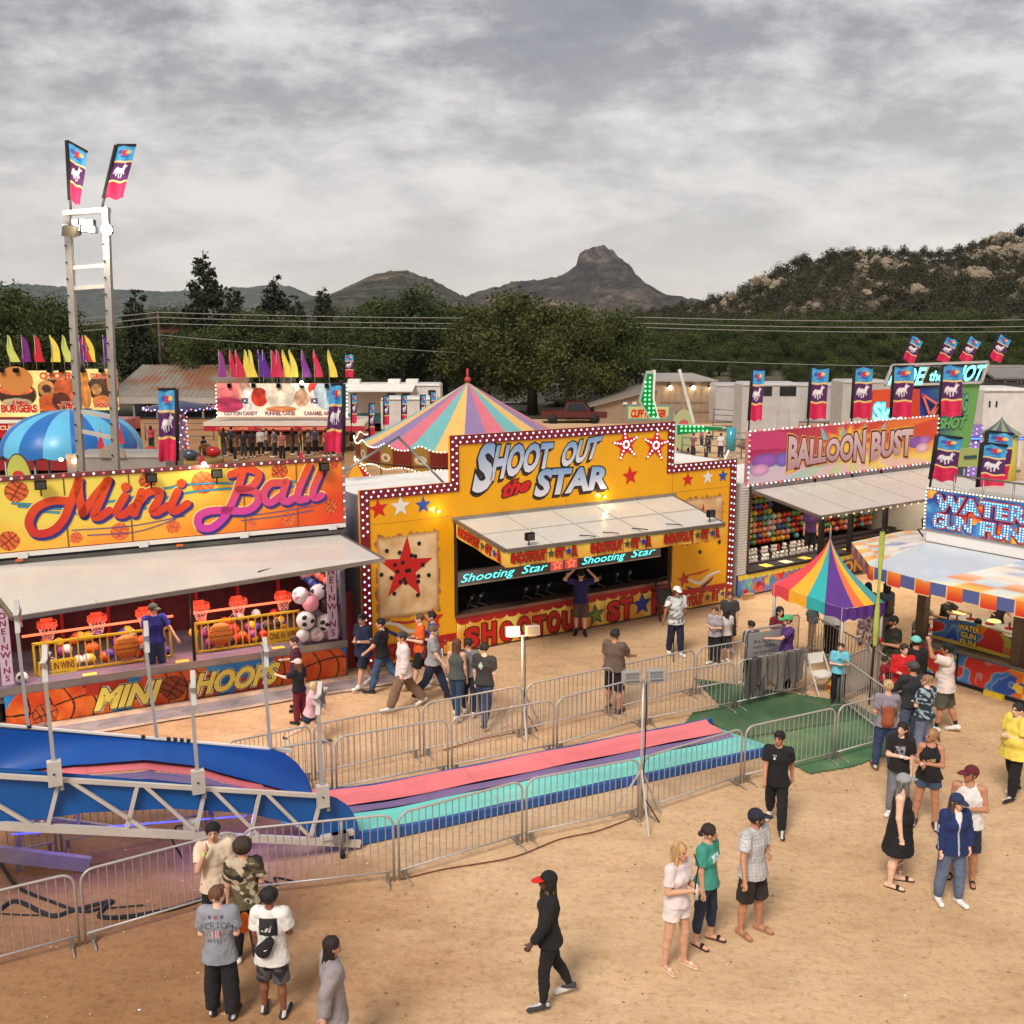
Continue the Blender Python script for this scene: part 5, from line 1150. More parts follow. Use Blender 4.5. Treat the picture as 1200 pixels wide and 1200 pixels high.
def fi(u,v):
 X=-6.4+u*6.1; T=np.interp(X,[p[0] for p in far_top],[p[1] for p in far_top]); Bz=prof(X)+.03; yy=W5-.02-.38*(1-v)**2.2*np.clip(.25+.9*np.abs(np.sin((X+5.4)*.62)),0,1); return X,yy,Bz+(T-Bz)*v**1.3
b.grid(fi,120,14,'vinyl',C(16,80,164)); b.build('inner_liner',sl)
b=MB(); wc=C(206,198,188)
for y in (-.10,W5+.10):
 b.bar((-6.4,y,2.62 if y<0 else 2.60),(-.62,y,1.04),.06,.06,'paint',wc);
 b.bar((-6.4,y,1.86),(-4.95,y,1.50),.06,.10,'paint',wc) if y<0 else None
 b.bar((-4.95,y,1.50),(.0,y,.10),.07,.11,'paint',wc)
b.build('chord',sl)
b=MB()
nt_=lambda x:np.interp(x,[-6.4,-.62],[2.62,1.04]); nb_=lambda x:np.interp(x,[-6.4,-4.95,0],[1.9,1.5,.10])
nodes=[-4.75,-4.2,-3.35,-2.95,-2.35,-1.75,-1.3,-.7,-.62]
for xt,xb_ in ((-5.6,-4.55),(-4.22,-4.42),(-4.1,-3.08),(-3.22,-3.42),(-3.14,-2.40),(-2.30,-2.48),(-2.20,-1.52),(-1.52,-1.70),(-1.44,-.72),(-.58,-.80)):
 b.bar((xt,-.10,float(nt_(xt))),(xb_,-.10,float(nb_(xb_))),.05,.055,'paint',wc,up=(0,1,0))
b.build('truss_web',sl)
b=MB(); b.box((-.62,-.16,.30),(-.1,-.04,.36),'paint',wc); b.box((-.45,-.18,.22),(-.2,-.04,.36),'galv',GREY); b.cyl((-.33,-.24,.12),(-.33,-.24,.62),.025,None,8,'galv',GREY); b.cyl((-.36,-.24,.07),(-.30,-.24,.07),.065,None,14,'rubber',BLACK); b.build('jack_wheel',sl)
def spole(x,y,zb,h,lean,near,starf=None):
 p=MB(); top=(x+lean,y,zb+h); p.bar((x,y,zb),top,.05,.05,'galv',C(186,184,182)); o=p.build('light_pole',sl)
 if near:
  c=MB(); c.box((x-.09,y-.07,zb-.18),(x+.09,y+.05,zb+.17),'paint',C(196,190,182)); c.box((x+.05,y-.05,zb-.26),(x+.1,y+.03,zb-.16),'galv',GREY); c.sph((x-.01,y-.08,zb),.015,'metal',BLACK,6,4); c.build('clamp',sl)
 s=MB(); cx,cz=top[0]+.03,top[2]-.02; R_=.26
 P=[];
 for i in range(10):
  r_=R_ if i%2==0 else R_*.42; t=math.pi/2+math.pi*i/5; P.append((r_*math.cos(t),r_*math.sin(t)))
 ang=starf if starf is not None else R(78); ca,sa=math.cos(ang),math.sin(ang)
 V=[(cx+u*ca-w_*sa,y-.05+u*sa+w_*ca,cz+v) for w_ in (-.035,.035) for u,v in P]
 F=[tuple(range(10))[::-1],tuple(range(10,20))]+[(i,(i+1)%10,10+(i+1)%10,10+i) for i in range(10)]
 s.add(V,F,'paint',C(204,202,198)); V2=[(cx+u*.72*ca-(.038)*sa,y-.05+u*.72*sa+.038*ca,cz+v*.72) for u,v in P]; s.add(V2,[tuple(range(10))],'gloss',C(70,60,90))
 V3=[(cx+u*.72*ca+(.038)*sa,y-.05+u*.72*sa-.038*ca,cz+v*.72) for u,v in P]; s.add(V3,[tuple(range(10))[::-1]],'gloss',C(80,66,96))
 s.build('star_light',o)
for px,py,pt in ((64,905,773),(232,915,802),(378,932,815)):
 x,z=SL.uv(px,py,-.14); x2,zt=SL.uv(px+ (0 if px!=378 else -3),pt,-.14); spole(x,-.14,z,zt-z,-.02,True,R(80) if px!=378 else R(55))
for px,py,pt,lx in ((33,853,720,-15),(184,867,744,-15),(317,882,762,-9)):
 x,z=SL.uv(px,py,W5+.03); x2,zt=SL.uv(px+lx,pt,W5+.03); spole(x,W5+.03,z,zt-z,x2-x,False,R(84))
b=MB(); b.bar((-6.4,W5+.02,2.70),(-1.0,W5+.02,1.18),.05,.03,'paint',C(226,224,220));
for x in (-4.6,-3.0,-2.62,-2.52,-2.42,-2.32): b.box((x,W5-.01,float(np.interp(x,[-6.4,-1.0],[2.70,1.18]))-.02),(x+.06,W5+.06,float(np.interp(x,[-6.4,-1.0],[2.70,1.18]))+.02),'rubber',BLACK)
b.build('top_rail',sl)
b=MB(); b.bar((-2.2,-.0,.95),(-2.2,W5,.95),.05,.05,'galv',GREY); b.box((-2.62,-.05,.72),(-2.4,.1,.98),'paint',C(190,188,180)); b.tube([(-2.5,.0,.95),(-2.7,.3,.8),(-2.75,.5,.5),(-2.6,.6,.1)],.015,6,'rubber',BLACK); b.build('control_box',sl)
b=MB();
b.bar((-6.2,1.5,.75),(-3.9,1.0,.12),.10,.22,'galv',C(170,166,176)); b.bar((-6.2,2.0,1.2),(-3.5,1.6,.35),.06,.06,'galv',GREY)
for x in (-5.8,-5.2,-4.6,-4.0): b.bar((x,1.5,.5),(x,1.95,1.0),.05,.05,'galv',GREY)
b.bar((-4.9,1.5,.0),(-4.7,1.5,1.6),.07,.07,'galv',GREY); b.build('support_frame',sl)
b=MB(); b.bar((-4.9,.7,.98),(-1.6,.7,.55),.018,.018,'neon',(.06,.08,1.0)); b.build('led_strip',sl)
for lx,ly,lz,e in ((-2.0,.5,.7,15),(-4.2,.7,.9,9),(-.9,.2,.5,4)):
 ld=bpy.data.lights.new('purple_lamp','POINT'); ld.energy=e; ld.color=(.22,.10,1); ld.shadow_soft_size=.12; lo=bpy.data.objects.new('purple_lamp',ld); COL.objects.link(lo); lo.parent=sl; lo.location=(lx,ly,lz)
# ================================================================ turf, pavement strip, cables
T=MB()
pts=[SL.at(812,836),SL.at(845,829),(9.35,4.2),(11.6,1.4),(11.3,-.85),(10.3,-.95),(9.2,-1.1),(8.3,-1.0),(8.1,1.7),(7.3,1.75)]
P=[SL.w(*p,.008)[:2] for p in pts]
x0,x1=min(p[0] for p in P),max(p[0] for p in P); y0,y1=min(p[1] for p in P),max(p[1] for p in P)
nu,nv=140,100; u,v=np.meshgrid(np.linspace(0,1,nu+1),np.linspace(0,1,nv+1)); X=(x0+u*(x1-x0)).ravel(); Y=(y0+v*(y1-y0)).ravel(); Z=.022+.012*fbm(X*2,Y*2,4,3)
a=(np.arange(nv)[:,None]*(nu+1)+np.arange(nu)[None,:]).ravel(); F=np.stack([a,a+1,a+nu+2,a+nu+1],1); F=F[inpoly(X[F].mean(1),Y[F].mean(1),P)]
loc_=np.stack([(X-SL.o[0])*SL.x[0]+(Y-SL.o[1])*SL.x[1],(X-SL.o[0])*SL.y[0]+(Y-SL.o[1])*SL.y[1]],1)
seam=(np.abs(loc_[:,1]-.75-.1*np.sin(loc_[:,0]))<.022)|(np.abs(loc_[:,1]-2.55)<.02)
tc_=mix(np.array([[52,86,56]]),np.array([[86,112,76]]),fbm(X*1.5,Y*1.5,6,5)*2.2-.7); tc_[seam]=(28,44,34); front=(loc_[:,1]<.7); tc_[front]=tc_[front]*1.22
T.add(np.stack([X,Y,Z],1),F,'cloth',linA(np.clip(tc_,0,255)),True); t_=solo(T,'turf_mat','dark green artificial turf mats laid at the end of the slide lanes','mat')
b=MB(); q=[F1.at(60,862),F1.at(400,806),F1.at(425,800),F1.at(190,865)]
def strip(y0,y1,c,z): b.grid(lambda u,v:(-.3+u*8.6,y0+v*(y1-y0)+.015*np.sin(u*20),z+0*u),90,4,'dark',lambda u,v:np.array([c])*(.85+.3*fbm(u*16,v*3,4,4)[:,None]))
strip(-1.15,-.12,(190,164,140),.035); strip(-1.0,-.45,(142,132,134),.039);
struct(b,'pavement_strip',F1.o,F1.rz)
def cable(pts,label,r=.022,name='cable',z=.02,col=BLACK):
 P=catmull([G(*p)[:2] for p in pts],8); t=MB(); t.tube([(x,y,z) for x,y in P],r,6,'rubber',col)
 return solo(t,name,label,'cable')
cable([(0,1068),(20,1058),(60,1075),(85,1069),(130,1058),(122,1066),(118,1076),(150,1076),(205,1066),(240,1054)],'thick black power cable looping on the dirt behind the left barricade',.035)
cable([(0,1010),(20,1040),(60,1058),(100,1070),(130,1060)],'black cable dropping under the slide truss at the left edge',.025)
cable([(0,1072),(50,1074),(100,1068),(170,1062)],'thin cable beside the thick looping cable',.012)
cable([(470,1032),(520,1020),(600,1006),(655,985),(700,975),(745,958)],'thin brown extension cord lying along the foot of the front barricades',.010,col=C(110,60,40))
cable([(612,858),(590,862),(560,868),(520,880)],'thin brown cord running from the lit work light',.010,col=C(130,80,50))
cable([(310,1034),(325,1038),(322,1030),(345,1034)],'short coil of cable behind the barricade near the slide wheel',.015)
# ================================================================ crowd barricades
def barricade():
 t=thing('barricade','x','barricade'); f=MB(); L2=2.16; H=1.07; g=C(186,180,174); r=.019
 P=[(.03,0,.0)]+[(.03,0,H-.17)]+[(.03+.17-.17*math.cos(a),0,H-.17+.17*math.sin(a)) for a in np.linspace(.3,1.57,5)]+[(L2-.03-.17+.17*math.sin(a),0,H-.17+.17*math.cos(a)) for a in np.linspace(0,1.27,5)]+[(L2-.03,0,H-.17),(L2-.03,0,0)]
 f.tube(P,r,8,'galv',g); f.cyl((.03,0,.16),(L2-.03,0,.16),.016,None,8,'galv',g); f.build('frame',t)
 bb=MB(); n=19
 for i in range(1,n): x=.03+i*(L2-.06)/n; bb.cyl((x,0,.16),(x,0,H),.0085,None,6,'galv',C(176,170,166),cap=False)
 bb.build('bars',t)
 for x in (.12,L2-.12):
  q=MB(); q.tube([(x,-.26,.012),(x,-.2,.04),(x,0,.05),(x,.2,.04),(x,.26,.012)],.013,6,'galv',C(150,146,140)); q.box((x-.028,-.03,.02),(x+.028,.03,.15),'galv',C(140,132,124)); q.build('foot',t)
 return t
bar0=barricade(); nb_c=[0]
def place_bar(a,b_,label,group,fit=False):
 dx,dy=b_[0]-a[0],b_[1]-a[1]; d=math.hypot(dx,dy); s=(d/2.18,1,1)
 if nb_c[0]==0: o=bar0; o.location=(a[0],a[1],0); o.rotation_euler=(0,0,math.atan2(dy,dx)); o['label']=label; o['group']=group; o.scale=s
 else: o=dup(bar0,(a[0],a[1],0),math.atan2(dy,dx),label,group,s)
 nb_c[0]+=1; return o
rowA=[(-7.0,-1.1),(-5.4+.25,-1.0)]+[SL.at(*p) for p in [(98,1108),(286,1052),(466,1032),(615,987),(750,958),(870,918),(978,891)]]+[(11.3,-.55)]
rowA=[(-6.25,-1.12)]+rowA[2:]
desc=['leftmost barricade of the front row, cut by the left edge','second barricade of the front row, behind the looping cable','front row barricade behind the boys in the grey and white shirts, before the slide wheel','front row barricade over the start of the teal lane','front row barricade left of the twin head light stand','front row barricade right of the twin head light stand','front row barricade where the teal lane ends','front row barricade beside the walking boy, on the green turf','last front row barricade at the grey shirted woman with the backpack']
for i in range(len(rowA)-1): place_bar(SL.w(*rowA[i]),SL.w(*rowA[i+1]),desc[min(i,8)],'barricades of the front row')
rowB=[(-6.5,1.85),(-4.3,1.88),(-2.1,1.86)]+[SL.at(*p) for p in [(393,932),(528,906),(651,881),(756,850),(861,831)]]
rowB+= [SL.at(945,812)]
for i in range(len(rowB)-1):
 place_bar(SL.w(*rowB[i]),SL.w(*rowB[i+1]),['barricade under the slide at the far left','barricade under the middle of the slide truss','barricade under the low end of the slide','barricade of the lane side row just behind the blue slide end','lane side row barricade below the walking women','lane side row barricade behind the lit work light stand','lane side row barricade behind the twin head light stand','barricade hung with grey blankets beside the kiosk tent'][min(i,7)] ,'barricades along the far side of the lanes')
rowC=[SL.at(*p) for p in [(268,938),(368,915),(495,887),(615,862),(720,837),(814,814)]]+[SL.at(905,797)]
for i in range(len(rowC)-1):
 place_bar(SL.w(*rowC[i]),SL.w(*rowC[i+1]),['walkway row barricade behind the left slide wall','walkway row barricade in front of the running child','walkway row barricade at the white sleeved walker','walkway row barricade at the dark shirted young man','walkway row barricade in front of the man in the brown shirt','walkway row barricade in front of the children in grey'][min(i,5)],'barricades along the walkway')
for (a,b_),lb in (((( 984,826),(1036,868)),'barricade running down from the kiosk tent post to the grey shirted woman'),(((950,770),(1020,812)),'barricade behind the blue shirted child, in the kiosk tent'),(((985,826),(1016,812)),'barricade turned across inside the tent next to the blue shirted child'),(((1020,812),(1070,852)),'barricade where the queue of people stands'),(((905,775),(935,768)),'barricade with the yellow notice near the tent worker')):
 pa,pb_=G(*a),G(*b_); place_bar(pa,pb_,lb,'barricades around the kiosk tent')
t=thing('notice_barricade','barricade carrying a grey printed rules board, left of the kiosk tent','barricade',G(869,816),SL.rz)
for ch in bar0.children:
 c=ch.copy(); COL.objects.link(c); c.parent=t; c.scale=(.52,1,1.42)
b=MB(); b.box((.1,-.03,.5),(1.0,-.015,1.44),'print',C(150,146,146)); sb=b.build('board',t); q=MB()
for k,s_ in enumerate(('RULES','NO FLIPS','NO RUNNING','ONE AT A TIME','HAVE FUN')): qtext(q,s_,rectq(.25,1.2-.13*k,.85,1.27-.13*k),-.034,'print',C(90,86,88),bold=.02)
q.build('lettering',sb)
b=MB(); b.box((-.22,-.02,0),(.22,0,.34),'print',C(230,200,60)); q=solo(b,'notice_sign','small black and yellow notice tied to the barricade under the tent','sign',(*G(912,775)[:2],.62),SL.rz)
t_=MB(); qtext(t_,'ID',rectq(-.12,.08,.12,.27),-.025,'print',BLACK,bold=.06); t_.build('lettering',q)
for i,(px,w_,c,lb) in enumerate([(884,.55,C(74,70,68),'dark grey blanket folded over the left end of the rail'),(903,.85,C(112,104,98),'widest grey blanket draped over the rail in folds'),(926,.7,C(96,90,86),'grey blanket hanging on the rail nearest the tent worker')]):
 p=rowB[-2]; x_=SL.at(px+0,833-(px-861)*.24)[0]; fr=Fr(SL.w(*rowB[-2]),SL.w(*rowB[-1])); s0=SL.w(x_,p[1]); lx=(s0[0]-fr.o[0])*fr.x[0]+(s0[1]-fr.o[1])*fr.x[1]; b=MB()
 def f(u,v):
  th=(v-.35)*2.2; fold=.035*np.sin(u*w_*26+i*2)+.02*np.sin(u*w_*47+v*4); X=lx-w_/2+u*w_+.04*np.sin(v*5+u*7)
  front=np.clip(v-.35,0,1); back=np.clip(.35-v,0,1); top=1.10
  Y=np.where(v>.35,-.05-fold-.04*front,.05+fold); Z=top-np.where(v>.35,front*1.35*(.85+.15*np.sin(u*9+i)),back*1.0)-.0
  Y=np.where(np.abs(v-.35)<.02,0,Y); return X,Y,Z
 b.grid(f,70,50,'cloth',c); solo(b,'blanket',lb,'blanket',fr.o,fr.rz,'grey blankets hung on the barricade')
# ================================================================ kiosk tent
z_e=2.17; c0=Vector(G(988,727,1.9)); cl=Vector(G(906,697,1.9))
ax=(cl-c0); ax.z=0; La=ax.length; Lb=1.15; ax=ax.normalized(); bx=Vector((ax.y,-ax.x,0))
if bx.x<0: bx=-bx
ctr=c0+ax*La/2+bx*Lb/2
kt=thing('kiosk_tent','small rainbow striped peaked tent on four posts, with a purple valance','tent',(ctr.x,ctr.y,0),math.atan2(ax.y,ax.x))
h=La/2; hb=Lb/2; n=64; V=[];F=[];Cc=[]
SIDE={}
pal=[(226,70,80),(244,178,50),(46,176,180),(92,52,140),(226,120,60),(244,178,50),(70,160,160),(120,90,140)]
b=MB()
apex=3.5
lf=[(226,72,84),(244,178,50),(46,176,180),(92,52,140)]
toL=Vector((-bx.x,-bx.y)); yl=Vector((-ax.y,ax.x))   # world direction of local +y
leftside=2 if yl.dot(toL)>0 else 0
def gore(g,val=False):
 k,q=g//4,g%4
 if k==leftside: return lf[q if leftside==2 else 3-q] if leftside==0 else lf[q]
 if k==3: return (92,52,140) if val else [(92,52,140),(226,110,60),(244,178,50),(70,150,150)][q if leftside==2 else q]
 return pal[(g+3)%8]
def ring(t,s):   # s around the square, t 0 eave..1 apex
 s=(s%1)*4; k=int(s); q=s-k; C4=[(-h,-hb),(h,-hb),(h,hb),(-h,hb)]; a=C4[k]; c=C4[(k+1)%4]; x=a[0]+(c[0]-a[0])*q; y=a[1]+(c[1]-a[1])*q
 r=(1-t)**1.7*.93+.07*(1-t); return x*r,y*r,z_e+(apex-z_e)*t+.0-.05*math.sin(math.pi*q)*(1-t)*.4
NS,NT=96,16
for j in range(NT+1):
 for i in range(NS): V.append(ring(j/NT,i/NS))
for j in range(NT):
 for i in range(NS): F.append((j*NS+i,j*NS+(i+1)%NS,(j+1)*NS+(i+1)%NS,(j+1)*NS+i))
cols_=np.array([pal[int((i/NS)*16)%8] for j in range(NT+1) for i in range(NS)],float)
for g in range(16):
 c=gore(g)
 def f(u,v):
  P=[ring(vv,(g+uu)/16) for uu,vv in zip(u,v)]; A=np.array(P); return A[:,0],A[:,1],A[:,2]
 b.grid(f,6,14,'vinyl',C(*c))
can=b.build('canopy',kt); b=MB()
for g in range(16):
 c=C(*gore(g,True))
 def f(u,v):
  P=[ring(0,(g+uu)/16) for uu in u]; A=np.array(P); d=1.02+.01*np.sin(u*9+g); return A[:,0]*d,A[:,1]*d,A[:,2]-(.27+.02*np.cos(u*6.28))*(1-v)
 b.grid(f,8,4,'vinyl',c)
b.build('valance',can)
MB().cyl((0,0,apex-.05),(0,0,apex+.22),.025,.01,6,'galv',ALU).build('finial',kt)
for x in (-h,h):
 for y in (-hb,hb): MB().cyl((x*.97,y*.97,0),(x*.97,y*.97,z_e),.035,None,8,'galv',C(176,172,168)).build('leg',kt)
p=G(1019,826); t=thing('furled_flag','furled yellow green feather flag on a tall pole right of the kiosk tent','flag',p)
b=MB(); b.cyl((0,0,0),(.03,0,3.9),.03,.015,8,'galv',C(80,74,66)); b.build('pole',t); b=MB()
b.grid(lambda u,v:(.03+.045*np.sin(u*6.28)*(1+.4*np.sin(v*9)),.04*np.cos(u*6.28)*(1+.3*np.sin(v*13)),1.35+2.5*v),14,40,'cloth',lambda u,v:mix(np.array([[150,170,60]]),np.array([[196,200,110]]),fbm(u*6,v*20,3,3))); b.build('flag_cloth',t)
p=G(962,812); t=thing('folding_chair','white folding chair standing open under the kiosk tent','chair',p,R(20))
MB().box((-.22,-.2,.43),(.22,.22,.46),'gloss',WHITE).build('seat',t); MB().hexa([(-.22,.26,.62),(.22,.26,.62),(.22,.29,.62),(-.22,.29,.62),(-.22,.30,.84),(.22,.30,.84),(.22,.33,.84),(-.22,.33,.84)],'gloss',WHITE).build('backrest',t)
for x in (-.23,.23):
 MB().bar((x,-.26,0),(x,.31,.86),.025,.025,'paint',C(214,208,200)).build('leg',t); MB().bar((x*.9,.28,0),(x*.9,-.18,.45),.025,.025,'paint',C(214,208,200)).build('leg',t)
p=G(975,812); t=thing('drink_jug','yellow and red jug on the ground beside the folding chair','jug',p); MB().lathe([(.09,0),(.1,.05),(.1,.3),(.06,.36)],'gloss',C(232,196,60),12).build('body',t); MB().lathe([(.102,.1),(.102,.2)],'print',C(190,40,40),12,cap=False).build('label_band',t); MB().lathe([(.05,.36),(.05,.41),(.0,.42)],'gloss',C(220,60,40),10).build('lid',t)
# ================================================================ light stands
def lstand(px,py,h,lb,lit):
 p=G(px,py); t=thing('light_stand',lb,'light stand',p,R(10)); b=MB(); b.cyl((0,0,.05),(0,0,h),.022,None,8,'galv',C(196,190,184)); b.build('pole',t)
 for a in (.5,2.6,4.7): MB().bar((.5*math.cos(a),.5*math.sin(a),.0),(0,0,.95),.03,.03,'galv',C(206,200,194)).build('leg',t);
 b=MB(); b.bar((-.28,0,h),(.28,0,h),.03,.03,'galv',GREY)
 b.build('crossbar',t)
 for i,x in enumerate((-.2,.2)):
  s=MB(); a=-.6 if i==0 else .5
  s.hexa([(x-.14,-.08,h+.02),(x+.14,-.08,h+.02),(x+.14,.10,h-.0),(x-.14,.10,h-.0),(x-.14,-.04,h+.21),(x+.14,-.04,h+.21),(x+.14,.12,h+.18),(x-.14,.12,h+.18)],'galv',C(190,186,180))
  lm=s.build('work_lamp',t); q=MB()
  q.add([(x-.11,-.085,h+.04),(x+.11,-.085,h+.04),(x+.11,-.052,h+.19),(x-.11,-.052,h+.19)],[(0,1,2,3)],'led' if (lit and i==0) else ('glass'),(4.2,1.9,.6) if lit and i==0 else (.25,.2,.14) if lit else C(120,118,116)); q.build('lens',lm)
 c=MB(); c.tube([(.05,.0,h),(.05,-.02,h-.4),(.06,.02,h*.5),(.03,0,.5),(.3,-.1,.03)],.012,6,'rubber',BLACK); c.build('cable',t)
 if lit:
  ld=bpy.data.lights.new('work_lamp','POINT'); ld.energy=16; ld.color=(1,.6,.28); ld.shadow_soft_size=.1; lo=bpy.data.objects.new('work_light',ld); COL.objects.link(lo); lo.parent=t; lo.location=(-.22,-.30,h+.05)
 else:
  s=MB()
  for zz in (h+.28,h+.10): s.bar((-.36,-.12,zz),(.36,-.12,zz),.012,.012,'galv',ALU)
  for x in (-.36,0,.36): s.bar((x,-.12,h+.02),(x,-.12,h+.3),.012,.012,'galv',ALU)
  s.build('guard',t)
 return t
g=G(612,858); hh=AtY(618,745,g[1])[2]; lstand(612,858,hh,'tripod work light with one lamp glowing orange, in the walkway before the shooting gallery',True)
g=G(750,964); hh=AtY(748,800,g[1])[2]; lstand(750,964,hh,'unlit twin head tripod light stand in front of the lanes',False)
# ================================================================ tall ladder light tower behind the Mini Ball sign
Yt=27.6; a=AtY(95,545,Yt); c=AtY(136,545,Yt); tl=AtY(79,250,Yt); tr=AtY(124,248,Yt)
t=thing('light_tower','tall pale steel ladder tower with floodlights and two banners on top','light tower',(0,0,0))
for bq,tq in ((a,tl),(c,tr)):
 d=[(tq[i]-bq[i])/(tq[2]-bq[2]) for i in range(2)]; b0=(bq[0]-d[0]*bq[2],Yt,0)
 m=MB(); m.bar(b0,(tq[0],Yt,tq[2]),.165,.165,'galv',C(158,154,148));
 for k in range(24):
  q=k/24; z=.4+q*(tq[2]-.8); x=b0[0]+(tq[0]-b0[0])*z/tq[2]; m.cyl((x-.05,Yt-.125,z),(x-.05,Yt-.105,z),.025,None,6,'metal',BLACK)
 m.build('post',t)
def px_on(px,py): return AtY(px,py,Yt)
for (xa,ya,xb,yb) in ((86,314,124,311),(87,338,126,335),(93,482,131,489),(95,505,132,513)):
 MB().bar(px_on(xa,ya),px_on(xb,yb),.1,.1,'galv',C(200,194,186)).build('rung',t)
MB().bar(px_on(76,250),px_on(128,246),.25,.12,'galv',C(196,190,180)).build('top_beam',t)
top=px_on(101,262)
for i,(px,py) in enumerate(((86,268),(97,262),(106,262),(114,263),(99,269),(108,270),(116,271))):
 q=px_on(px,py); m=MB(); m.box((q[0]-.09,Yt-.5,q[2]-.08),(q[0]+.09,Yt-.3,q[2]+.08),'metal',BLACK); lm=m.build('floodlight',t); MB().add([(q[0]-.08,Yt-.505,q[2]-.07),(q[0]+.08,Yt-.505,q[2]-.07),(q[0]+.08,Yt-.505,q[2]+.07),(q[0]-.08,Yt-.505,q[2]+.07)],[(0,1,2,3)],'soft',(1.4,1.3,1.2)).build('lens',lm)
q=px_on(130,270); m=MB(); m.sph((q[0],Yt-.3,q[2]),.14,'lamp',(1,.92,.8)); m.box((q[0]-.1,Yt-.25,q[2]-.1),(q[0]+.1,Yt-.1,q[2]+.1),'metal',BLACK); m.build('floodlight',t)
q=px_on(94,272); m=MB(); m.hexa([(q[0]-.2,Yt-.7,q[2]-.15),(q[0]+.12,Yt-.7,q[2]-.2),(q[0]+.15,Yt-.3,q[2]-.1),(q[0]-.18,Yt-.3,q[2]-.05),(q[0]-.15,Yt-.72,q[2]+.1),(q[0]+.18,Yt-.72,q[2]+.05),(q[0]+.2,Yt-.3,q[2]+.15),(q[0]-.13,Yt-.3,q[2]+.2)],'metal',C(90,84,70)); m.build('floodlight',t)
ld=bpy.data.lights.new('tower_lamp','POINT'); ld.energy=120; ld.color=(1,.92,.8); ld.shadow_soft_size=.2; lo=bpy.data.objects.new('tower_lamp',ld); COL.objects.link(lo); lo.parent=t; lo.location=(top[0]+.2,Yt-.9,top[2]-.1)
# ================================================================ printed banners
def p_ban(u,v):
 n=fbm(u*3,v*5,4,3); c=mix(np.array([[50,130,190]]),np.array([[90,176,220]]),n*2-.5)
 q=v<.70; c[q]=(84,34,88); q=v<.32; c[q]=mix(np.array([[190,20,66]]),np.array([[222,50,90]]),n*2-.5)[q]
 for z0 in (.30,.68): q=(v>z0)&(v<z0+.035); c[q]=(232,196,120)
 for ex,ez,ew,eh,cc in ((.5,.86,.20,.05,(205,40,60)),(.28,.87,.14,.04,(60,90,170)),(.70,.87,.12,.035,(226,200,110)),(.5,.79,.26,.012,(40,90,160))):
  q=((u-ex)/ew)**2+((v-ez)/eh)**2<1; c[q]=cc
 W_=np.array([226,220,222])
 for ex,ez,ew,eh,rt in ((.5,.53,.20,.045,0),(.32,.545,.10,.04,0),(.66,.575,.07,.05,.0),(.74,.61,.09,.022,-.4),(.27,.50,.03,.06,.2),(.68,.63,.02,.03,0)):
  dx=(u-ex);dz=(v-ez); q=(dx/ew)**2+(dz/eh)**2<1; c[q]=W_
 for x0,x1,za,zb in ((.36,.30,.53,.40),(.42,.46,.52,.39),(.58,.56,.52,.40),(.64,.74,.53,.45),(.22,.18,.55,.46)):
  t_=np.clip((za-v)/(za-zb),0,1); xx=x0+(x1-x0)*t_; q=(np.abs(u-xx)<.025)&(v<za)&(v>zb); c[q]=W_
 return c
def banner(base,top,w_,h_,lb,grp,side=1,dir_=(1,0),name='banner_flag',foldy=.0,down=.0,furl=1.0):
 """pole from base to top; cloth hangs along the upper h_ of the pole"""
 base=Vector(base); top=Vector(top); d=(top-base).normalized(); t=thing(name,lb,'banner',tuple(base),0,grp); T_=top-base
 MB().tube([(0,0,0),tuple(T_)],[.03,.018],6,'galv',C(60,56,54)).build('pole',t)
 s=Vector((dir_[0],dir_[1],down)).normalized()*side; ph=rnd.uniform(0,6)
 o_=T_-d*h_
 def f(u,v):
  wv=.05*w_*np.sin(u*7+v*6+ph)+foldy*np.sin(u*14+ph)*(1-v); nx,ny=-s.y,s.x; ww=w_*(furl+(1-furl)*v)
  return o_.x+d.x*h_*v+s.x*u*ww+nx*wv,o_.y+d.y*h_*v+s.y*u*ww+ny*wv,o_.z+d.z*h_*v+s.z*u*ww-.03*(1-v)*np.sin(u*9+ph)
 b=MB(); b.grid(f,36,60,'cloth',(lambda u,v:p_ban(u,v)) if side>0 else (lambda u,v:p_ban(1-u,v))); fl=b.build('flag_cloth',t)
 bb=MB(); bb.tube([tuple(o_+d*h_*q-s*.02) for q in (0,.5,1.0)],.05,6,'cloth',BLACK); e=T_; bb.tube([tuple(e),tuple(e+s*w_)],.035,6,'cloth',BLACK); bb.build('sleeve',t)
 return t
def ban_px(pb_,pt,Y,w_px,lb,grp,side=1,hpx=None,dir_=(1,0),Yb=None,**k):
 b_=AtY(*pb_,Y); tq=AtY(*pt,Y); m=Y*1.02/1200; h_=abs(tq[2]-AtY(pt[0],pt[1]+hpx,Y)[2]); banner(b_,tq,w_px*m,h_,lb,grp,side,dir_,**k)
gT='banners on top of the light tower'
ban_px((83,246),(79,165),Yt,24,'banner blowing over on the left post top of the light tower',gT,1,hpx=70,down=-.55,furl=.5)
ban_px((119,246),(137,170),Yt,21,'banner on the right post top of the light tower',gT,1,hpx=66)
gM='tall banners standing on the basketball trailer'
ban_px((207,545),(206,456),25.5,20,'tall banner above the middle of the Mini Ball sign',gM,-1,hpx=84,foldy=.04)
ban_px((402,545),(402,450),25.5,14,'tall banner above the right end of the Mini Ball sign',gM,-1,hpx=80,furl=1.5,foldy=.04)
gB='banners rising behind the dart booth'
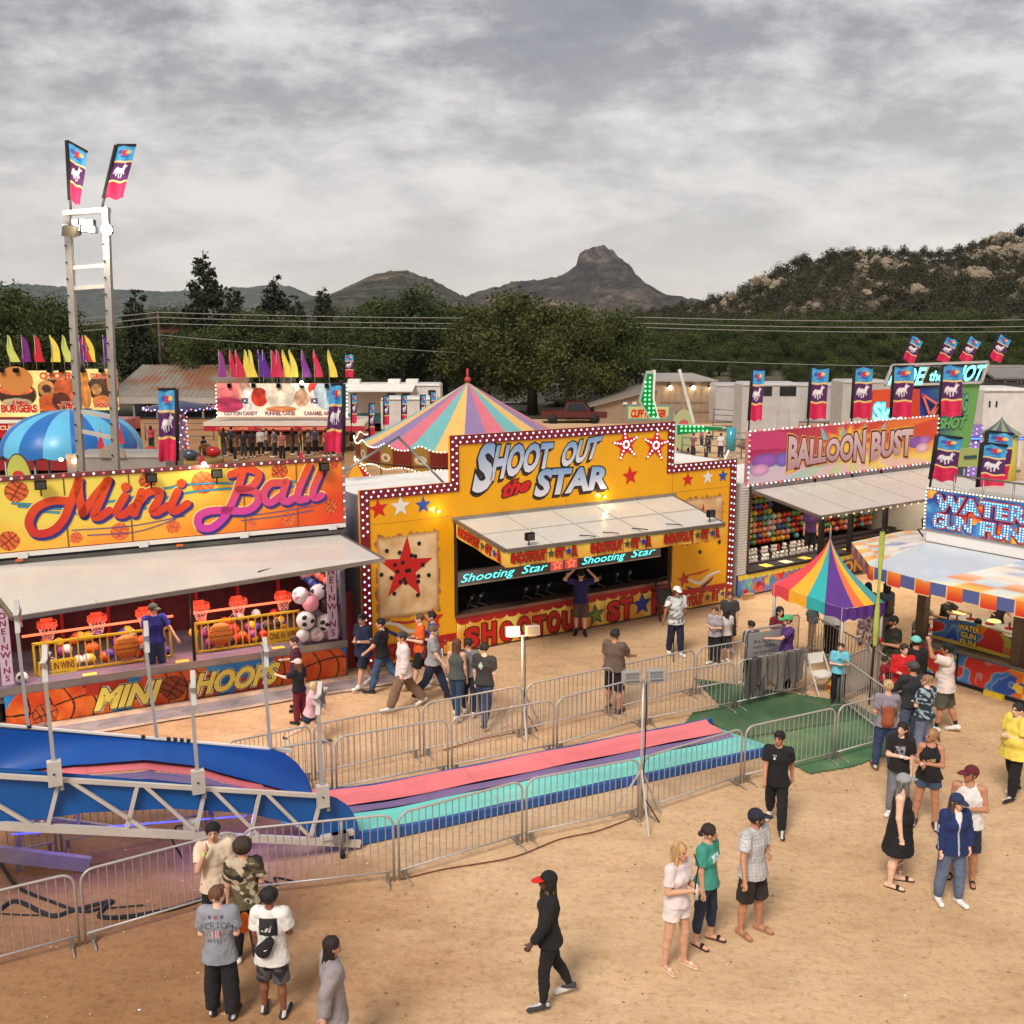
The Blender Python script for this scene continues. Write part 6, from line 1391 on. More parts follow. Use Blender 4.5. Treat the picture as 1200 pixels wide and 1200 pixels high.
for i,(x,yt) in enumerate(((881,433),(950,431),(1001,430),(1047,429),(1104,428))):
 ban_px((x-4,510),(x+1,yt),33.5+i*.6,[14,20,21,23,24][i],['narrow banner above the left end of the Balloon Bust sign','second banner behind the dart booth, over the letters','third banner behind the dart booth, over the sign centre','fourth banner behind the dart booth, before the orange lit panel','fifth banner behind the dart booth, at the sign right end'][i],gB,1,hpx=60)
gS='tilted banners on the ride tower top'
for i,(x0,y0_,x1,y1_) in enumerate(((1055,424,1069,392),(1094,424,1110,393),(1119,424,1137,393),(1156,422,1172,391))):
 ban_px((x0-3,y0_+8),(x1,y1_),46,15,['first','second','third','last'][i]+' tilted banner from the left along the top frame of the lit ride sign',gS,1,hpx=30,down=-.5)
gW='large banners on the water gun booth roof'
ban_px((1089,575),(1099,510),24.6,29,'large banner at the left end of the Water Gun Fun sign',gW,1,hpx=52,down=-.12)
ban_px((1150,572),(1158,505),25.6,30,'large banner standing behind another one above the Water Gun Fun sign',gW,1,hpx=54,down=-.12)
ban_px((1146,575),(1152,519),24.2,29,'foremost large banner above the middle of the Water Gun Fun sign',gW,1,hpx=52,down=-.12)
# ================================================================ carousel
Yc=42; cx=AtY(548,448,Yc)[0]; car=thing('carousel','carousel with a pastel striped conical roof behind the shooting gallery','carousel',(cx,Yc,0))
Rc=4.55; zap=5.80; zev=3.35; pc=[C(110,190,190),C(250,200,100),C(150,120,176),C(232,110,130)]
b=MB(); NG=24
for g in range(NG):
 a0,a1=g*2*math.pi/NG,(g+1)*2*math.pi/NG
 def f(u,v):
  t=a0+(a1-a0)*u; r=Rc*(1-v); z=zev+(zap-zev)*(v**1.12)-.10*np.sin(math.pi*u)*(1-v)*.35; return r*np.cos(t),r*np.sin(t),z
 b.grid(f,4,12,'vinyl',tuple(q*.72+.03 for q in pc[g%4]))
b.build('roof',car)
MB().cyl((0,0,zap),(0,0,zap+.55),.07,.04,8,'paint',C(190,40,50)).sph((0,0,zap+.1),.13,'paint',C(200,60,60),8,6).build('finial',car)
gold=C(150,112,52); n=18
for g in range(n):
 a0=g*2*math.pi/n; a1=(g+1)*2*math.pi/n; am=(a0+a1)/2
 if math.sin(am)>.35: continue
 def pt(u,z,r=Rc+.05): a=a0+(a1-a0)*u; return (r*math.cos(a),r*math.sin(a),z)
 us=np.linspace(0,1,13); top=[3.46+.20*math.exp(-((u-.5)/.22)**2) for u in us]; bot=[2.86-.12*math.exp(-((u-.5)/.25)**2) for u in us]
 V=[pt(u,z) for u,z in zip(us,bot)]+[pt(u,z) for u,z in zip(us,top)]
 col=np.array([gold if .3<u<.7 else C(110,36,30) for u in us]*2)
 m=MB(); m.add(V,[(i,i+1,13+i+1,13+i) for i in range(12)],'gloss',col)
 w_=[pt(.5+.16*math.cos(t),3.16+.17*math.sin(t),Rc+.07) for t in np.linspace(0,6.28,14)[:-1]]; m.add(w_,[tuple(range(len(w_)))],'paint',C(206,190,160))
 w_=[pt(.5+.07*math.cos(t),3.16+.08*math.sin(t),Rc+.08) for t in np.linspace(0,6.28,10)[:-1]]; m.add(w_,[tuple(range(len(w_)))],'paint',C(150,110,60))
 rb=m.build('rounding_board',car)
 pts=[pt(u,z+.03,Rc+.09) for u,z in zip(np.linspace(0,1,12)[:-1],[3.46+.20*math.exp(-((u-.5)/.22)**2) for u in np.linspace(0,1,12)[:-1]])]+[pt(u,z-.02,Rc+.09) for u,z in zip(np.linspace(0,1,12)[:-1],[2.86-.12*math.exp(-((u-.5)/.25)**2) for u in np.linspace(0,1,12)[:-1]])]
 k=MB(); [k.sph(p,.03,'led',(1.6,1.3,.9),6,4) for p in pts]; tag(k.build('bulb_string',rb),kind='stuff')
b=MB(); b.lathe([(4.6,.25),(4.7,.3),(4.7,.45),(0,.45)],'wood',C(130,90,60),28); b.lathe([(1.2,.45),(1.2,2.9)],'gloss',C(196,170,70),12); b.lathe([(4.7,2.95),(0,3.0)],'paint',C(120,100,60),28,cap=False); b.build('platform',car)
for k in range(14):
 a=k*2*math.pi/14+.2; r=3.6 if k%2 else 2.5; x,y=r*math.cos(a),r*math.sin(a); m=MB(); hc=C(*rnd.choice([(226,220,210),(40,30,28),(180,140,100),(110,40,36),(226,226,226)])); t_=Vector((-math.sin(a),math.cos(a),0)); z=1.25+.25*math.sin(k*2.1)
 P=lambda q,h_:(x+t_.x*q,y+t_.y*q,z+h_)
 m.tube([P(-.5,.0),P(-.25,.05),P(.2,.02),P(.45,.12)],[.16,.2,.19,.15],8,'gloss',hc); m.tube([P(.4,.1),P(.6,.42),P(.68,.5)],[.15,.10,.09],7,'gloss',hc); m.tube([P(.62,.52),P(.9,.38)],[.1,.06],7,'gloss',hc)
 for q in (-.45,-.35,.3,.42): m.tube([P(q,-.05),P(q+.12,-.38),P(q-.05,-.62)],[.07,.045,.04],6,'gloss',hc)
 m.tube([P(-.5,.05),P(-.7,-.1),P(-.75,-.4)],[.06,.06,.02],5,'hair',C(60,44,36)); m.box((x-.16,y-.16,z+.18),(x+.16,y+.16,z+.24),'paint',C(180,40,50)); h_=m.build('horse',car)
 MB().cyl((x,y,.45),(x,y,2.95),.025,None,6,'metal',C(210,180,100)).build('horse_pole',h_)
for k in range(12):
 a=k*2*math.pi/12; MB().cyl((4.5*math.cos(a),4.5*math.sin(a),.45),(4.5*math.cos(a),4.5*math.sin(a),2.95),.04,None,6,'metal',C(190,170,120)).build('column',car)
ld=bpy.data.lights.new('carousel_lamp','POINT'); ld.energy=90; ld.color=(1,.75,.4); ld.shadow_soft_size=.4; lo=bpy.data.objects.new('carousel_lamp',ld); COL.objects.link(lo); lo.parent=car; lo.location=(0,-2,2.7)
p=AtY(424,600,38);
t=thing('small_canopy','yellow and red bulb edged canopy corner between the two left booths','canopy',(AtY(421,560,36)[0],36,0)); b=MB()
b.add([(-.55,0,2.35),(.5,.1,2.05),(-.15,.2,3.35)],[(0,1,2)],'vinyl',C(236,170,40)); b.add([(-.15,.2,3.35),(.5,.1,2.05),(.9,.5,2.2)],[(0,1,2)],'vinyl',C(196,30,30)); b.add([(-.55,0,2.35),(-.15,.2,3.35),(-.7,.9,2.4)],[(0,1,2)],'vinyl',C(220,120,30)); b.build('canopy_cloth',t)
k=MB(); [k.sph((-.15+1.05*q,.17+.3*q,3.35-1.2*q),.03,'led',(1.5,1.2,.8),6,4) for q in np.linspace(0,1,14)]; tag(k.build('bulb_string',t),kind='stuff'); MB().cyl((-.1,.4,0),(-.1,.4,2.6),.04,None,6,'metal',GREY).build('post',t)
# ================================================================ food stands
def food_art(parts,base,y):
 def f(x,z):
  n=fbm(x*2,z*3,7,4); c=mix(np.array([base]),np.array([[min(255,q*1.15) for q in base]]),n*2-.5)
  for ex,ez,ew,eh,cc,s in parts:
   q=((x-ex)/ew)**2+((z-ez)/eh)**2; nn=fbm((x-ex)*5/ew*.4+s,(z-ez)*5/eh*.4,int(s*10)%97,3); c=mix(c,np.array([cc])*(.65+.7*nn[:,None]),(1.0-q)*12)
  return c
 return f
Yb=55; a=AtY(-60,500,Yb); e=AtY(141,500,Yb); zz=lambda py:AtY(70,py,Yb)[2]; xx=lambda px:AtY(px,460,Yb)[0]-a[0]
bs_=thing('food_stand','burger, chicken and corn dog stand with tall picture boards at the left edge','food stand',(a[0],Yb,0))
W_=e[0]-a[0]
b=MB(); b.box((0,0,.3),(W_,3,zz(508)),'paint',C(150,30,34)); b.box((-.02,-.5,zz(512)),(W_,3,zz(494)),'gloss',C(190,24,28)); b.box((-.04,-.55,zz(495)),(W_+.05,-.4,zz(491)),'gloss',WHITE); b.box((.2,-.04,.9),(W_-.2,.02,zz(515)),'dark',C(60,44,36)); b.build('stand_body',bs_)
t=MB(); qtext(t,'SWEET TEA & FRESH',[(xx(12),zz(497)),(xx(40),zz(497)),(xx(40),zz(494)),(xx(12),zz(494))],-.56,'print',C(236,170,120),bold=.01); qtext(t,'CURLY FRIES',[(xx(2),zz(502.5)),(xx(48),zz(502.5)),(xx(48),zz(497.5)),(xx(2),zz(497.5))],-.56,'print',C(240,214,180),bold=.04); t.build('lettering',bs_)
for (x0,x1,yt,yb_,parts,txt) in [(-58,48,434,488,[(xx(23),zz(446),xx(43)-xx(23),.75,(206,130,60),1.0),(xx(23),zz(462),xx(46)-xx(23),.72,(60,34,24),2.0),(xx(22),zz(457),xx(42)-xx(22),.25,(232,120,60),3.0),(xx(22),zz(471),xx(40)-xx(22),.22,(180,170,130),4.)],[('JUMBO',16,35,473,469,(200,50,40)),('BURGERS',3,45,482,473.5,(205,44,30))]),
  (48,97,434,481,[(xx(58),zz(455),.45,.45,(196,140,80),1.),(xx(58),zz(455),.25,.22,(70,44,30),1.),(xx(80),zz(456),.62,.75,(206,96,46),5.),(xx(60),zz(473),.7,.5,(186,84,40),6.),(xx(74),zz(470),.5,.5,(84,40,26),7.)],[('CHICKEN',51,92,443.5,436,(226,90,40)),("N' MORE",74,92,474.5,470,(200,60,40)),('Y FRIES',70,98,480,473.5,(205,44,30))]),
  (97,109,432,478,[(xx(103),zz(443),.22,.5,(226,150,60),1.),(xx(103),zz(463),.3,.75,(200,130,60),3.)],[]),
  (109,141,432,480,[(xx(118),zz(453),.5,.6,(80,56,40),1.),(xx(116),zz(456),.28,.3,(190,140,80),2.),(xx(135),zz(447),.3,.9,(226,130,40),3.),(xx(122),zz(470),.55,.35,(206,120,60),4.)],[('CORN DOGS',110,137,443,437,(226,80,40)),('DOGGIES',112,141,476,471,(205,44,30))])]:
 b=MB(); X0_,X1_=xx(x0),xx(x1); z0_,z1_=zz(yb_),zz(yt)
 if x0>90: dark=[((X0_+X1_)/2,(z0_+z1_)/2,(X1_-X0_)*.6,(z1_-z0_)*.32,(64,40,28),9.)]
 else: dark=[((X0_+X1_)/2,(z0_+z1_)/2,(X1_-X0_)*.55,(z1_-z0_)*.34,(70,42,30),9.)]
 art(b,X0_,X1_,z0_,z1_,-.3,90,60,food_art((dark if x0>0 else [])+parts,(246,222,140),0)); b.box((X0_,-.29,z0_),(X1_-.03,-.15,z1_),'paint',C(190,150,90));
 if x0==-58: b.disc(xx(23),zz(445),.72,-.305,'print',C(206,134,66),24,1.25)
 pb_=b.build('picture_board',bs_); t=MB()
 for s_,xa,xb,ya,yb2,c in txt: qtext(t,s_,[(xx(xa),zz(ya)),(xx(xb),zz(ya)),(xx(xb),zz(yb2)),(xx(xa),zz(yb2))],-.32,'print',C(*c),bold=.05,outline=.09,ocol=C(250,240,200))
 if txt: t.build('lettering',pb_)
for px in (8,25,64,78,102,124): q=xx(px); MB().box((q-.12,-.5,zz(436)),(q+.12,-.3,zz(431)),'metal',BLACK).build('floodlight',bs_)
def pennant(px,pyb,pyt,Y,c,lb,grp):
 p=AtY(px,pyb,Y); q=AtY(px,pyt,Y); h=q[2]-p[2]; t=thing('pennant',lb,'flag',p,0,grp); m=MB(); m.cyl((0,0,-.1),(0,0,h+.02),.018,None,5,'paint',C(200,196,180)); m.build('pole',t)
 ph=rnd.uniform(0,6); b=MB(); sd=1
 def f(u,v):
  w_=.02+.42*(np.sin(np.clip(v*1.05,0,1)*math.pi*.5)**1.2)*(1-.62*v**3); w_=.46*(1-v)**.6+.03; return sd*0+u*w_*1.1-.03+.05*np.sin(v*5+ph),.05*np.sin(u*6+v*5+ph),h*(.18+.82*v)
 b.grid(f,6,16,'cloth',C(*c)); b.build('flag_cloth',t)
gl='coloured feather pennants over the burger stand'
for px,c,nm in ((12,(206,216,110),'lime green pennant, leftmost over the burger stand'),(28,(120,40,130),'purple pennant over the burger boards'),(43,(206,40,60),'red pennant over the burger boards'),(62,(240,220,90),'yellow pennant over the chicken board'),(76,(206,216,110),'lime green pennant beside the light tower'),(95,(110,50,130),'purple pennant between the tower posts'),(99,(206,50,50),'red pennant between the tower posts'),(103,(240,216,80),'yellow pennant between the tower posts'),(123,(100,50,130),'purple pennant at the right tower post')):
 pennant(px,431,393,Yb,c,nm,gl)
Yd=42; p=AtY(85,525,Yd); t=thing('dome_tent','round dome tent striped light and dark blue at the left','tent',(p[0],Yd,0)); zt=AtY(85,480,Yd)[2]; ze=AtY(85,527,Yd)[2]; Rd=2.72
for g in range(16):
 b=MB(); a0,a1=g*math.pi/8,(g+1)*math.pi/8
 def f(u,v):
  t_=a0+(a1-a0)*u; ph=v*math.pi/2; r=Rd*np.cos(ph)**.9*(1+.015*np.sin(math.pi*u)); z=ze+(zt-ze)*np.sin(ph)-.09*np.sin(math.pi*u)*(v<.05); return r*np.cos(t_),r*np.sin(t_),z
 b.grid(f,5,12,'vinyl',C(24,104,180) if g%2 else C(90,180,220)); b.build('canopy_gore',t)
for k in range(6): MB().cyl((2.4*math.cos(k*1.05+.3),2.4*math.sin(k*1.05+.3),0),(2.4*math.cos(k*1.05+.3),2.4*math.sin(k*1.05+.3),ze+.1),.05,None,6,'galv',GREY).build('post',t)
b=MB(); b.box((-2.2,-2,.0),(2.3,-1.8,1.1),'paint',C(170,160,150)); b.build('counter',t)
Yg=36; a=AtY(60,520,Yg); e=AtY(196,520,Yg); zq=lambda py:AtY(120,py,Yg)[2]
t=thing('ride_deck','grey sheet metal ride deck with a round grey shield behind the Mini Ball sign','ride deck',(a[0],Yg,0)); b=MB(); b.box((.5,0,0),(e[0]-a[0]-.1,2,zq(534)),'galv',C(160,156,150)); b.box((.5,-.04,zq(536)),(e[0]-a[0]-.1,0,zq(532)),'galv',C(190,186,180)); b.build('deck',t)
b=MB(); cxx=AtY(132,530,Yg)[0]-a[0]; P=[(cxx+.47*math.cos(q),-.1,zq(536)+.47*math.sin(q)) for q in np.linspace(0,math.pi,18)]; b.add(P+[(x,.0,z) for x,_,z in P],[tuple(range(18))]+[(i+1,i,18+i,18+i+1) for i in range(17)],'galv',C(170,160,148)); b.build('shield',t)
for px,py in ((73,538),(88,540)):
 q=AtY(px,py,Yg); MB().sph((q[0]-a[0],-.1,q[2]),.07,'lamp',(1,.5,.2),8,6).build('lamp',t)
for i,(px,pt,pb2) in enumerate(((119,500,534),(141,497,520),(163,520,548),(237,529,547),(353,525,547))):
 q=AtY(px,pb2,38); h_=AtY(px,pt,38)[2]-q[2]; b=MB(); b.add([(-.18,0,0),(.18,0,0),(0,.05,h_)],[(0,1,2)],'cloth',C(190,50,60)); b.add([(-.18,0,0),(0,.05,h_),(.05,.2,0)],[(0,1,2)],'cloth',C(150,36,46)); b.cyl((0,.05,-.5),(0,.05,h_+.1),.015,None,5,'metal',GREY)
 solo(b,'red_pennant',['small red pennant left of the round grey shield','small red pennant above the round grey shield','small red pennant right of the grey ride deck','small orange red pennant behind the middle of the Mini Ball sign','small red pennant behind the right part of the Mini Ball sign'][i],'flag',q)
q=AtY(22,560,34); t=thing('oval_sign','yellow green oval feather sign beside the blue dome tent','sign',(q[0],34,0)); b=MB(); b.add([(.42*math.cos(k)*(.8 if math.sin(k)<0 else 1),0,2.9+.95*math.sin(k)) for k in np.linspace(0,6.28,24)[:-1]],[tuple(range(23))],'vinyl',C(190,196,90)); b.add([(.46*math.cos(k),.01,2.9+1.0*math.sin(k)) for k in np.linspace(0,6.28,24)[:-1]],[tuple(range(23))],'vinyl',C(70,60,70)); b.add([(.2*math.cos(k),-.01,3.15+.16*math.sin(k)) for k in np.linspace(0,6.28,12)[:-1]],[tuple(range(11))],'print',C(200,50,60)); b.build('panel',t); MB().cyl((-.4,0,0),(-.4,0,3.6),.03,None,6,'metal',GREY).build('pole',t)
# ================================================================ funnel cake stand
Yf=66; a=AtY(257,500,Yf); e=AtY(408,500,Yf); zf=lambda py:AtY(330,py,Yf)[2]; xf=lambda px:AtY(px,480,Yf)[0]-a[0]
fs=thing('food_stand','pink and white funnel cake and cotton candy stand with a red awning band','food stand',(a[0],Yf,0)); W_=xf(408)
parts=[(xf(262),zf(460),1.6,1.0,(236,130,130),1.),(xf(268),zf(474),1.1,.5,(190,60,100),2.),(xf(289),zf(457),.45,.6,(226,180,150),2.),(xf(292),zf(468),.35,.8,(236,232,228),3.),(xf(306),zf(465),.55,.62,(206,60,36),2.),(xf(331),zf(462),1.0,.95,(226,218,196),4.),(xf(331),zf(479),1.0,.2,(206,130,80),4.),(xf(355),zf(466),.5,.55,(206,160,130),5.),(xf(370),zf(455),.4,.45,(206,60,50),6.),(xf(370),zf(467),.35,.6,(240,220,220),7.),(xf(384),zf(462),.8,1.0,(190,214,224),8.),(xf(400),zf(462),.9,1.2,(120,176,206),8.)]
b=MB(); art(b,0,W_,zf(488),zf(449),-.3,220,70,food_art(parts+[],(246,236,206),0)); b.box((0,-.29,zf(490)),(W_,-.1,zf(449)),'paint',C(200,150,130)); sb=b.build('picture_board',fs); t=MB()
for s_,xa,xb in (('COTTON CANDY',264,303),('FUNNEL CAKES',312,347),('CARAMEL APPLES',357,396)): qtext(t,s_,[(xf(xa),zf(486)),(xf(xb),zf(486)),(xf(xb),zf(481.5)),(xf(xa),zf(481.5))],-.32,'print',C(150,90,110),bold=.04)
for ex in (289,370): qtext(t,'ICE',[(xf(ex-4),zf(472)),(xf(ex+4),zf(472)),(xf(ex+4),zf(466)),(xf(ex-4),zf(466))],-.32,'print',C(60,70,90),bold=.05)
t.build('lettering',sb)
b=MB(); b.box((xf(244),-1.2,zf(503)),(W_+1.2,3,zf(496)),'gloss',C(186,50,66)); b.box((xf(244),-1.22,zf(497)),(W_+1.2,3.02,zf(492.5)),'gloss',C(226,214,200)); b.build('awning_band',fs)
t=MB()
for s_,xa,xb,x0,x1 in (('FUNNEL CAKES',264,295,258,303),('LEMONADE',310,345,307,350),('CORN DOGS',358,386,357,400)):
 t.box((xf(x0),-1.235,zf(502)),(xf(x1),-1.22,zf(497.5)),'print',C(206,70,60)); qtext(t,s_,[(xf(xa),zf(501)),(xf(xb),zf(501)),(xf(xb),zf(498.5)),(xf(xa),zf(498.5))],-1.24,'print',C(240,190,140),bold=.02)
t.build('lettering',fs)
b=MB(); b.box((0,2.6,.3),(W_,2.8,zf(492)),'dark',C(120,84,60)); b.box((0,-.2,.3),(W_,.1,1.05),'paint',C(190,150,100)); b.box((.1,.0,1.05),(W_,.5,1.12),'metal',GREY)
for k in range(9): b.box((.4+k*.95,.8,1.1),(.9+k*.95,1.4,1.5+.2*(k%3)),'paint',C(*[(226,200,90),(190,60,50),(210,206,200)][k%3]))
b.build('stand_body',fs)
for px in (260,276,308,331,356,385,405): MB().box((xf(px)-.05,-.9,0),(xf(px)+.05,-.8,zf(500)),'paint',C(220,190,90)).build('post',fs)
for px in (272,300,329,356,385): MB().box((xf(px)-.12,-.45,zf(454)),(xf(px)+.12,-.3,zf(449)),'metal',BLACK).build('floodlight',fs)
MB().sph((xf(357),-.6,zf(448)),.12,'lamp',(1,.95,.85),8,6).build('floodlight',fs)
bulbs([(0,-.35,z) for z in np.arange(zf(488),zf(449),.25)]+[(W_,-.35,z) for z in np.arange(zf(488),zf(449),.25)],fs,.05,[(1.6,1.3,.9)],'led',30)
gl='coloured feather pennants over the funnel cake stand'
for px,c,nm in ((258,(150,60,150),'purple pennant with a second one crowded at the left end of the funnel cake sign'),(271,(206,40,80),'crimson pennant, second over the funnel cake sign'),(278,(206,50,80),'crimson pennant, third over the funnel cake sign'),(288,(240,220,90),'yellow pennant left of the purple pair'),(293,(240,220,90),'yellow pennant just left of the purple pair'),(304,(96,50,140),'purple pennant, left of the purple pair'),(309,(90,44,150),'deep purple pennant of the purple pair'),(319,(206,40,80),'crimson pennant just right of the purple pair'),(325,(212,50,90),'crimson pennant beside the yellow one in the middle'),(333,(240,220,90),'yellow pennant over the middle of the funnel cake sign'),(341,(240,220,90),'lone yellow pennant right of the middle'),(355,(130,60,150),'violet pennant over the right half of the sign'),(369,(212,50,90),'broad pink pennant on the right'),(386,(240,220,90),'broad yellow pennant at the right end')):
 pennant(px,449,410,Yf,c,nm,gl)
gF='small printed banners at the funnel cake stand and trailers'
ban_px((404,449),(404,415),Yf,10,'small square banner at the right end of the funnel cake sign',gF,1,hpx=27)
for i,(x,yt,Y) in enumerate(((412,462,62),(433,473,64),(450,464,66),(471,463,67),(493,463,67),(505,459,68))):
 ban_px((x,yt+62),(x,yt),Y,6,['banner edge-on beside the teal striped trailer door','narrow purple banner before the small trailer','narrow banner at the left end of the small white trailer','furled banner before the small white trailer','furled banner at the right of the small white trailer','small banner above the carousel roof slope'][i],gF,1,hpx=34 if i!=1 else 40)
# ================================================================ service buildings, trailers
Ys=88; a=AtY(138,470,Ys); zs=lambda py:AtY(200,py,Ys)[2]; xs_=lambda px:AtY(px,460,Ys)[0]
t=thing('metal_shed','open sided shed with a rusty grey sheet metal roof behind the left stands','shed',(0,0,0)); b=MB(); x0,x1=xs_(120),xs_(262)
b.grid(lambda u,v:(x0+u*(x1-x0)+(1-v)*1.8*u,Ys+v*10,zs(468)+(zs(433)-zs(468))*v+.04*np.sin(u*150)),200,10,'galv',lambda u,v:mix(np.array([[150,140,126]]),np.array([[150,104,74]]),(fbm(u*5,v*9,3,4)-.46)*7*(v>.3)),smooth=False); b.box((x0,Ys-.05,zs(473)),(x1+2.2,Ys+.05,zs(466)),'galv',C(186,180,174)); b.build('roof',t)
b=MB(); b.box((x0,Ys+7,0),(x1,Ys+7.2,zs(470)),'dark',C(110,112,100)); b.build('back_wall',t)
for q in np.linspace(x0+.5,x1,6): MB().box((q,Ys+.1,0),(q+.15,Ys+.3,zs(468)),'galv',GREY).build('post',t)
b=MB(); a=AtY(212,500,56)
t=thing('kiddie_ride','small lit kiddie ride with red and white light tower near the metal shed','ride',(a[0],56,0))
b.lathe([(2.2,.5),(2.2,.9),(0,.9)],'gloss',C(150,120,60),20); b.build('platform',t); b=MB(); b.lathe([(.3,.9),(.25,3.6)],'gloss',C(170,160,190),10); b.build('centre_column',t)
k=MB(); [k.sph((.33*math.cos(q*2.4),.33*math.sin(q*2.4),1.0+q*.05),.045,'led',(1.5,1.1,1.8) if q%2 else (1.8,.3,.3),5,3) for q in range(50)]; tag(k.build('bulb_string',t),kind='stuff')
b=MB(); b.lathe([(.1,4.0),(1.9,3.65),(1.9,3.5),(.2,3.7)],'gloss',C(60,60,90),20); b.build('canopy',t)
k=MB(); [k.sph((1.9*math.cos(q*.13),1.9*math.sin(q*.13),3.58+.06*(q%2)),.045,'led',[(1.6,1.4,1.4),(.4,.5,1.8),(1.6,.3,.3)][q%3],5,3) for q in range(48)]; tag(k.build('bulb_string',t),kind='stuff')
for q in range(6):
 a_=q*1.05; b=MB(); b.sph((1.7*math.cos(a_),1.7*math.sin(a_),1.2),(.42,.28,.3),'gloss',C(*[(186,40,40),(180,120,60),(60,70,90)][q%3]),10,7); b.build('ride_car',t)
def box_trailer(x0p,x1p,ytp,ybp,Y,lb,col,depth=2.6,win=(),name='trailer',cat='trailer',acs=(),stripe=None,ground=True,awn=None):
 a=AtY(x0p,ybp,Y); e=AtY(x1p,ybp,Y); zt=AtY(x0p,ytp,Y)[2]; W_=e[0]-a[0]; sX=W_/(x1p-x0p); ZZ=lambda py:AtY(x0p,py,Y)[2]
 t=thing(name,lb,cat,(a[0],Y,0)); b=MB(); r=.12
 b.hexa([(0,0,.7),(W_,0,.7),(W_,depth,.7),(0,depth,.7),(0,0,zt-r),(W_,0,zt-r),(W_,depth,zt-r),(0,depth,zt-r)],'paint',col); b.hexa([(0,0,zt-r),(W_,0,zt-r),(W_,depth,zt-r),(0,depth,zt-r),(r,r,zt),(W_-r,r,zt),(W_-r,depth-r,zt),(r,depth-r,zt)],'paint',tuple(q*.95 for q in col))
 for k in range(1,int(W_/1.2)): b.box((k*1.2,-.012,.75),(k*1.2+.03,0,zt-r),'paint',tuple(q*.86 for q in col))
 dx_=W_*.62; b.box((dx_,-.02,.85),(dx_+.8,-.01,min(2.6,zt-.3)),'paint',tuple(q*.8 for q in col)); b.box((dx_+.05,-.03,.9),(dx_+.75,-.02,min(2.55,zt-.35)),'paint',tuple(q*.96 for q in col)); b.box((0,-.03,.62),(W_,.0,.78),'galv',C(120,118,116)); b.box((0,-.035,zt-.2),(W_,-.01,zt-.12),'galv',C(170,168,166))
 for k in range(int(W_/.9)): b.box((k*.9+.3,-.05,zt-.18),(k*.9+.38,-.03,zt-.14),'gloss',C(200,110,40))
 b.build('body',t)
 if stripe: MB().box((0,-.02,ZZ(stripe[1])),(W_*stripe[2],-.005,ZZ(stripe[0])),'paint',stripe[3]).build('stripe',t)
 for wx0,wx1,wy0,wy1 in win: MB().box(((wx0-x0p)*sX,-.03,ZZ(wy1)),((wx1-x0p)*sX,.0,ZZ(wy0)),'glass',C(34,38,44)).build('window',t)
 for ax_ in acs: MB().box(((ax_-x0p)*sX,.8,zt),((ax_-x0p)*sX+.9,1.8,zt+.3),'paint',WHITE).build('roof_vent',t)
 for q in (.25,.34,.8):
  if W_>4: MB().cyl((W_*q,-.02,.42),(W_*q,.3,.42),.42,None,14,'rubber',BLACK).build('wheel',t)
 if awn: MB().hexa([(W_*awn[0],-2.2,ZZ(awn[3])),(W_*awn[1],-2.2,ZZ(awn[3])),(W_*awn[1],0,ZZ(awn[2])),(W_*awn[0],0,ZZ(awn[2])),(W_*awn[0],-2.2,ZZ(awn[3])+.1),(W_*awn[1],-2.2,ZZ(awn[3])+.1),(W_*awn[1],0,ZZ(awn[2])+.1),(W_*awn[0],0,ZZ(awn[2])+.1)],'paint',WHITE).build('awning',t)
 return t
wt=C(214,210,204)
box_trailer(402,517,450,535,78,'long white camper trailer with a teal lower stripe and an awning behind the carousel',wt,2.6,((455,465,461,465),(473,482,461,465),(503,511,457,466)),'camper_trailer','trailer',(455,476,408),(484,500,.42,C(60,150,150)),awn=(.05,.75,452,457))
box_trailer(447,513,466,516,72,'small white box trailer in front of the long camper',wt,2.4)
box_trailer(350,408,452,520,95,'white trailer partly hidden behind the right end of the funnel cake stand',wt,2.4)
box_trailer(583,625,484,505,96,'low white camper seen between the carousel roof and the trees',wt,2.6,((590,597,488,492),(606,613,489,493)),'camper_trailer','trailer',(600,))
def pickup(px,py,Y,lb,col,L_=5.4):
 a=AtY(px,py,Y); t=thing('pickup_truck',lb,'truck',(a[0],Y,0)); b=MB(); b.hexa([(0,0,.5),(L_,0,.5),(L_,1.9,.5),(0,1.9,.5),(0,0,1.05),(L_,0,1.0),(L_,1.9,1.0),(0,1.9,1.05)],'gloss',col); b.hexa([(1.9,.05,1.03),(4.1,.05,1.03),(4.1,1.85,1.03),(1.9,1.85,1.03),(2.15,.2,1.75),(3.5,.2,1.75),(3.5,1.7,1.75),(2.15,1.7,1.75)],'gloss',col); b.build('body',t)
 MB().hexa([(2.1,.02,1.1),(3.85,.02,1.1),(3.85,.06,1.1),(2.1,.06,1.1),(2.3,.12,1.66),(3.4,.12,1.66),(3.4,.16,1.66),(2.3,.16,1.66)],'glass',C(30,34,40)).build('window',t)
 for q in (.95,4.4): MB().cyl((q,-.03,.4),(q,.25,.4),.4,None,14,'rubber',BLACK).build('wheel',t)
 return t
pickup(634,500,84,'dark red pickup truck parked under the big trees',C(84,36,36)); pickup(893,513,58,'brown flatbed loaded with dark crates behind the dart booth sign',C(90,66,52))
Yt2=84; a=AtY(696,500,Yt2); zt_=lambda py:AtY(760,py,Yt2)[2]; xt_=lambda px:AtY(px,470,Yt2)[0]-a[0]
t=thing('tan_building','tan metal sided building with lit wall lamps behind the shooting gallery','building',(a[0],Yt2,0)); tan=C(150,128,106); b=MB(); W_=xt_(836); xm=xt_(768)
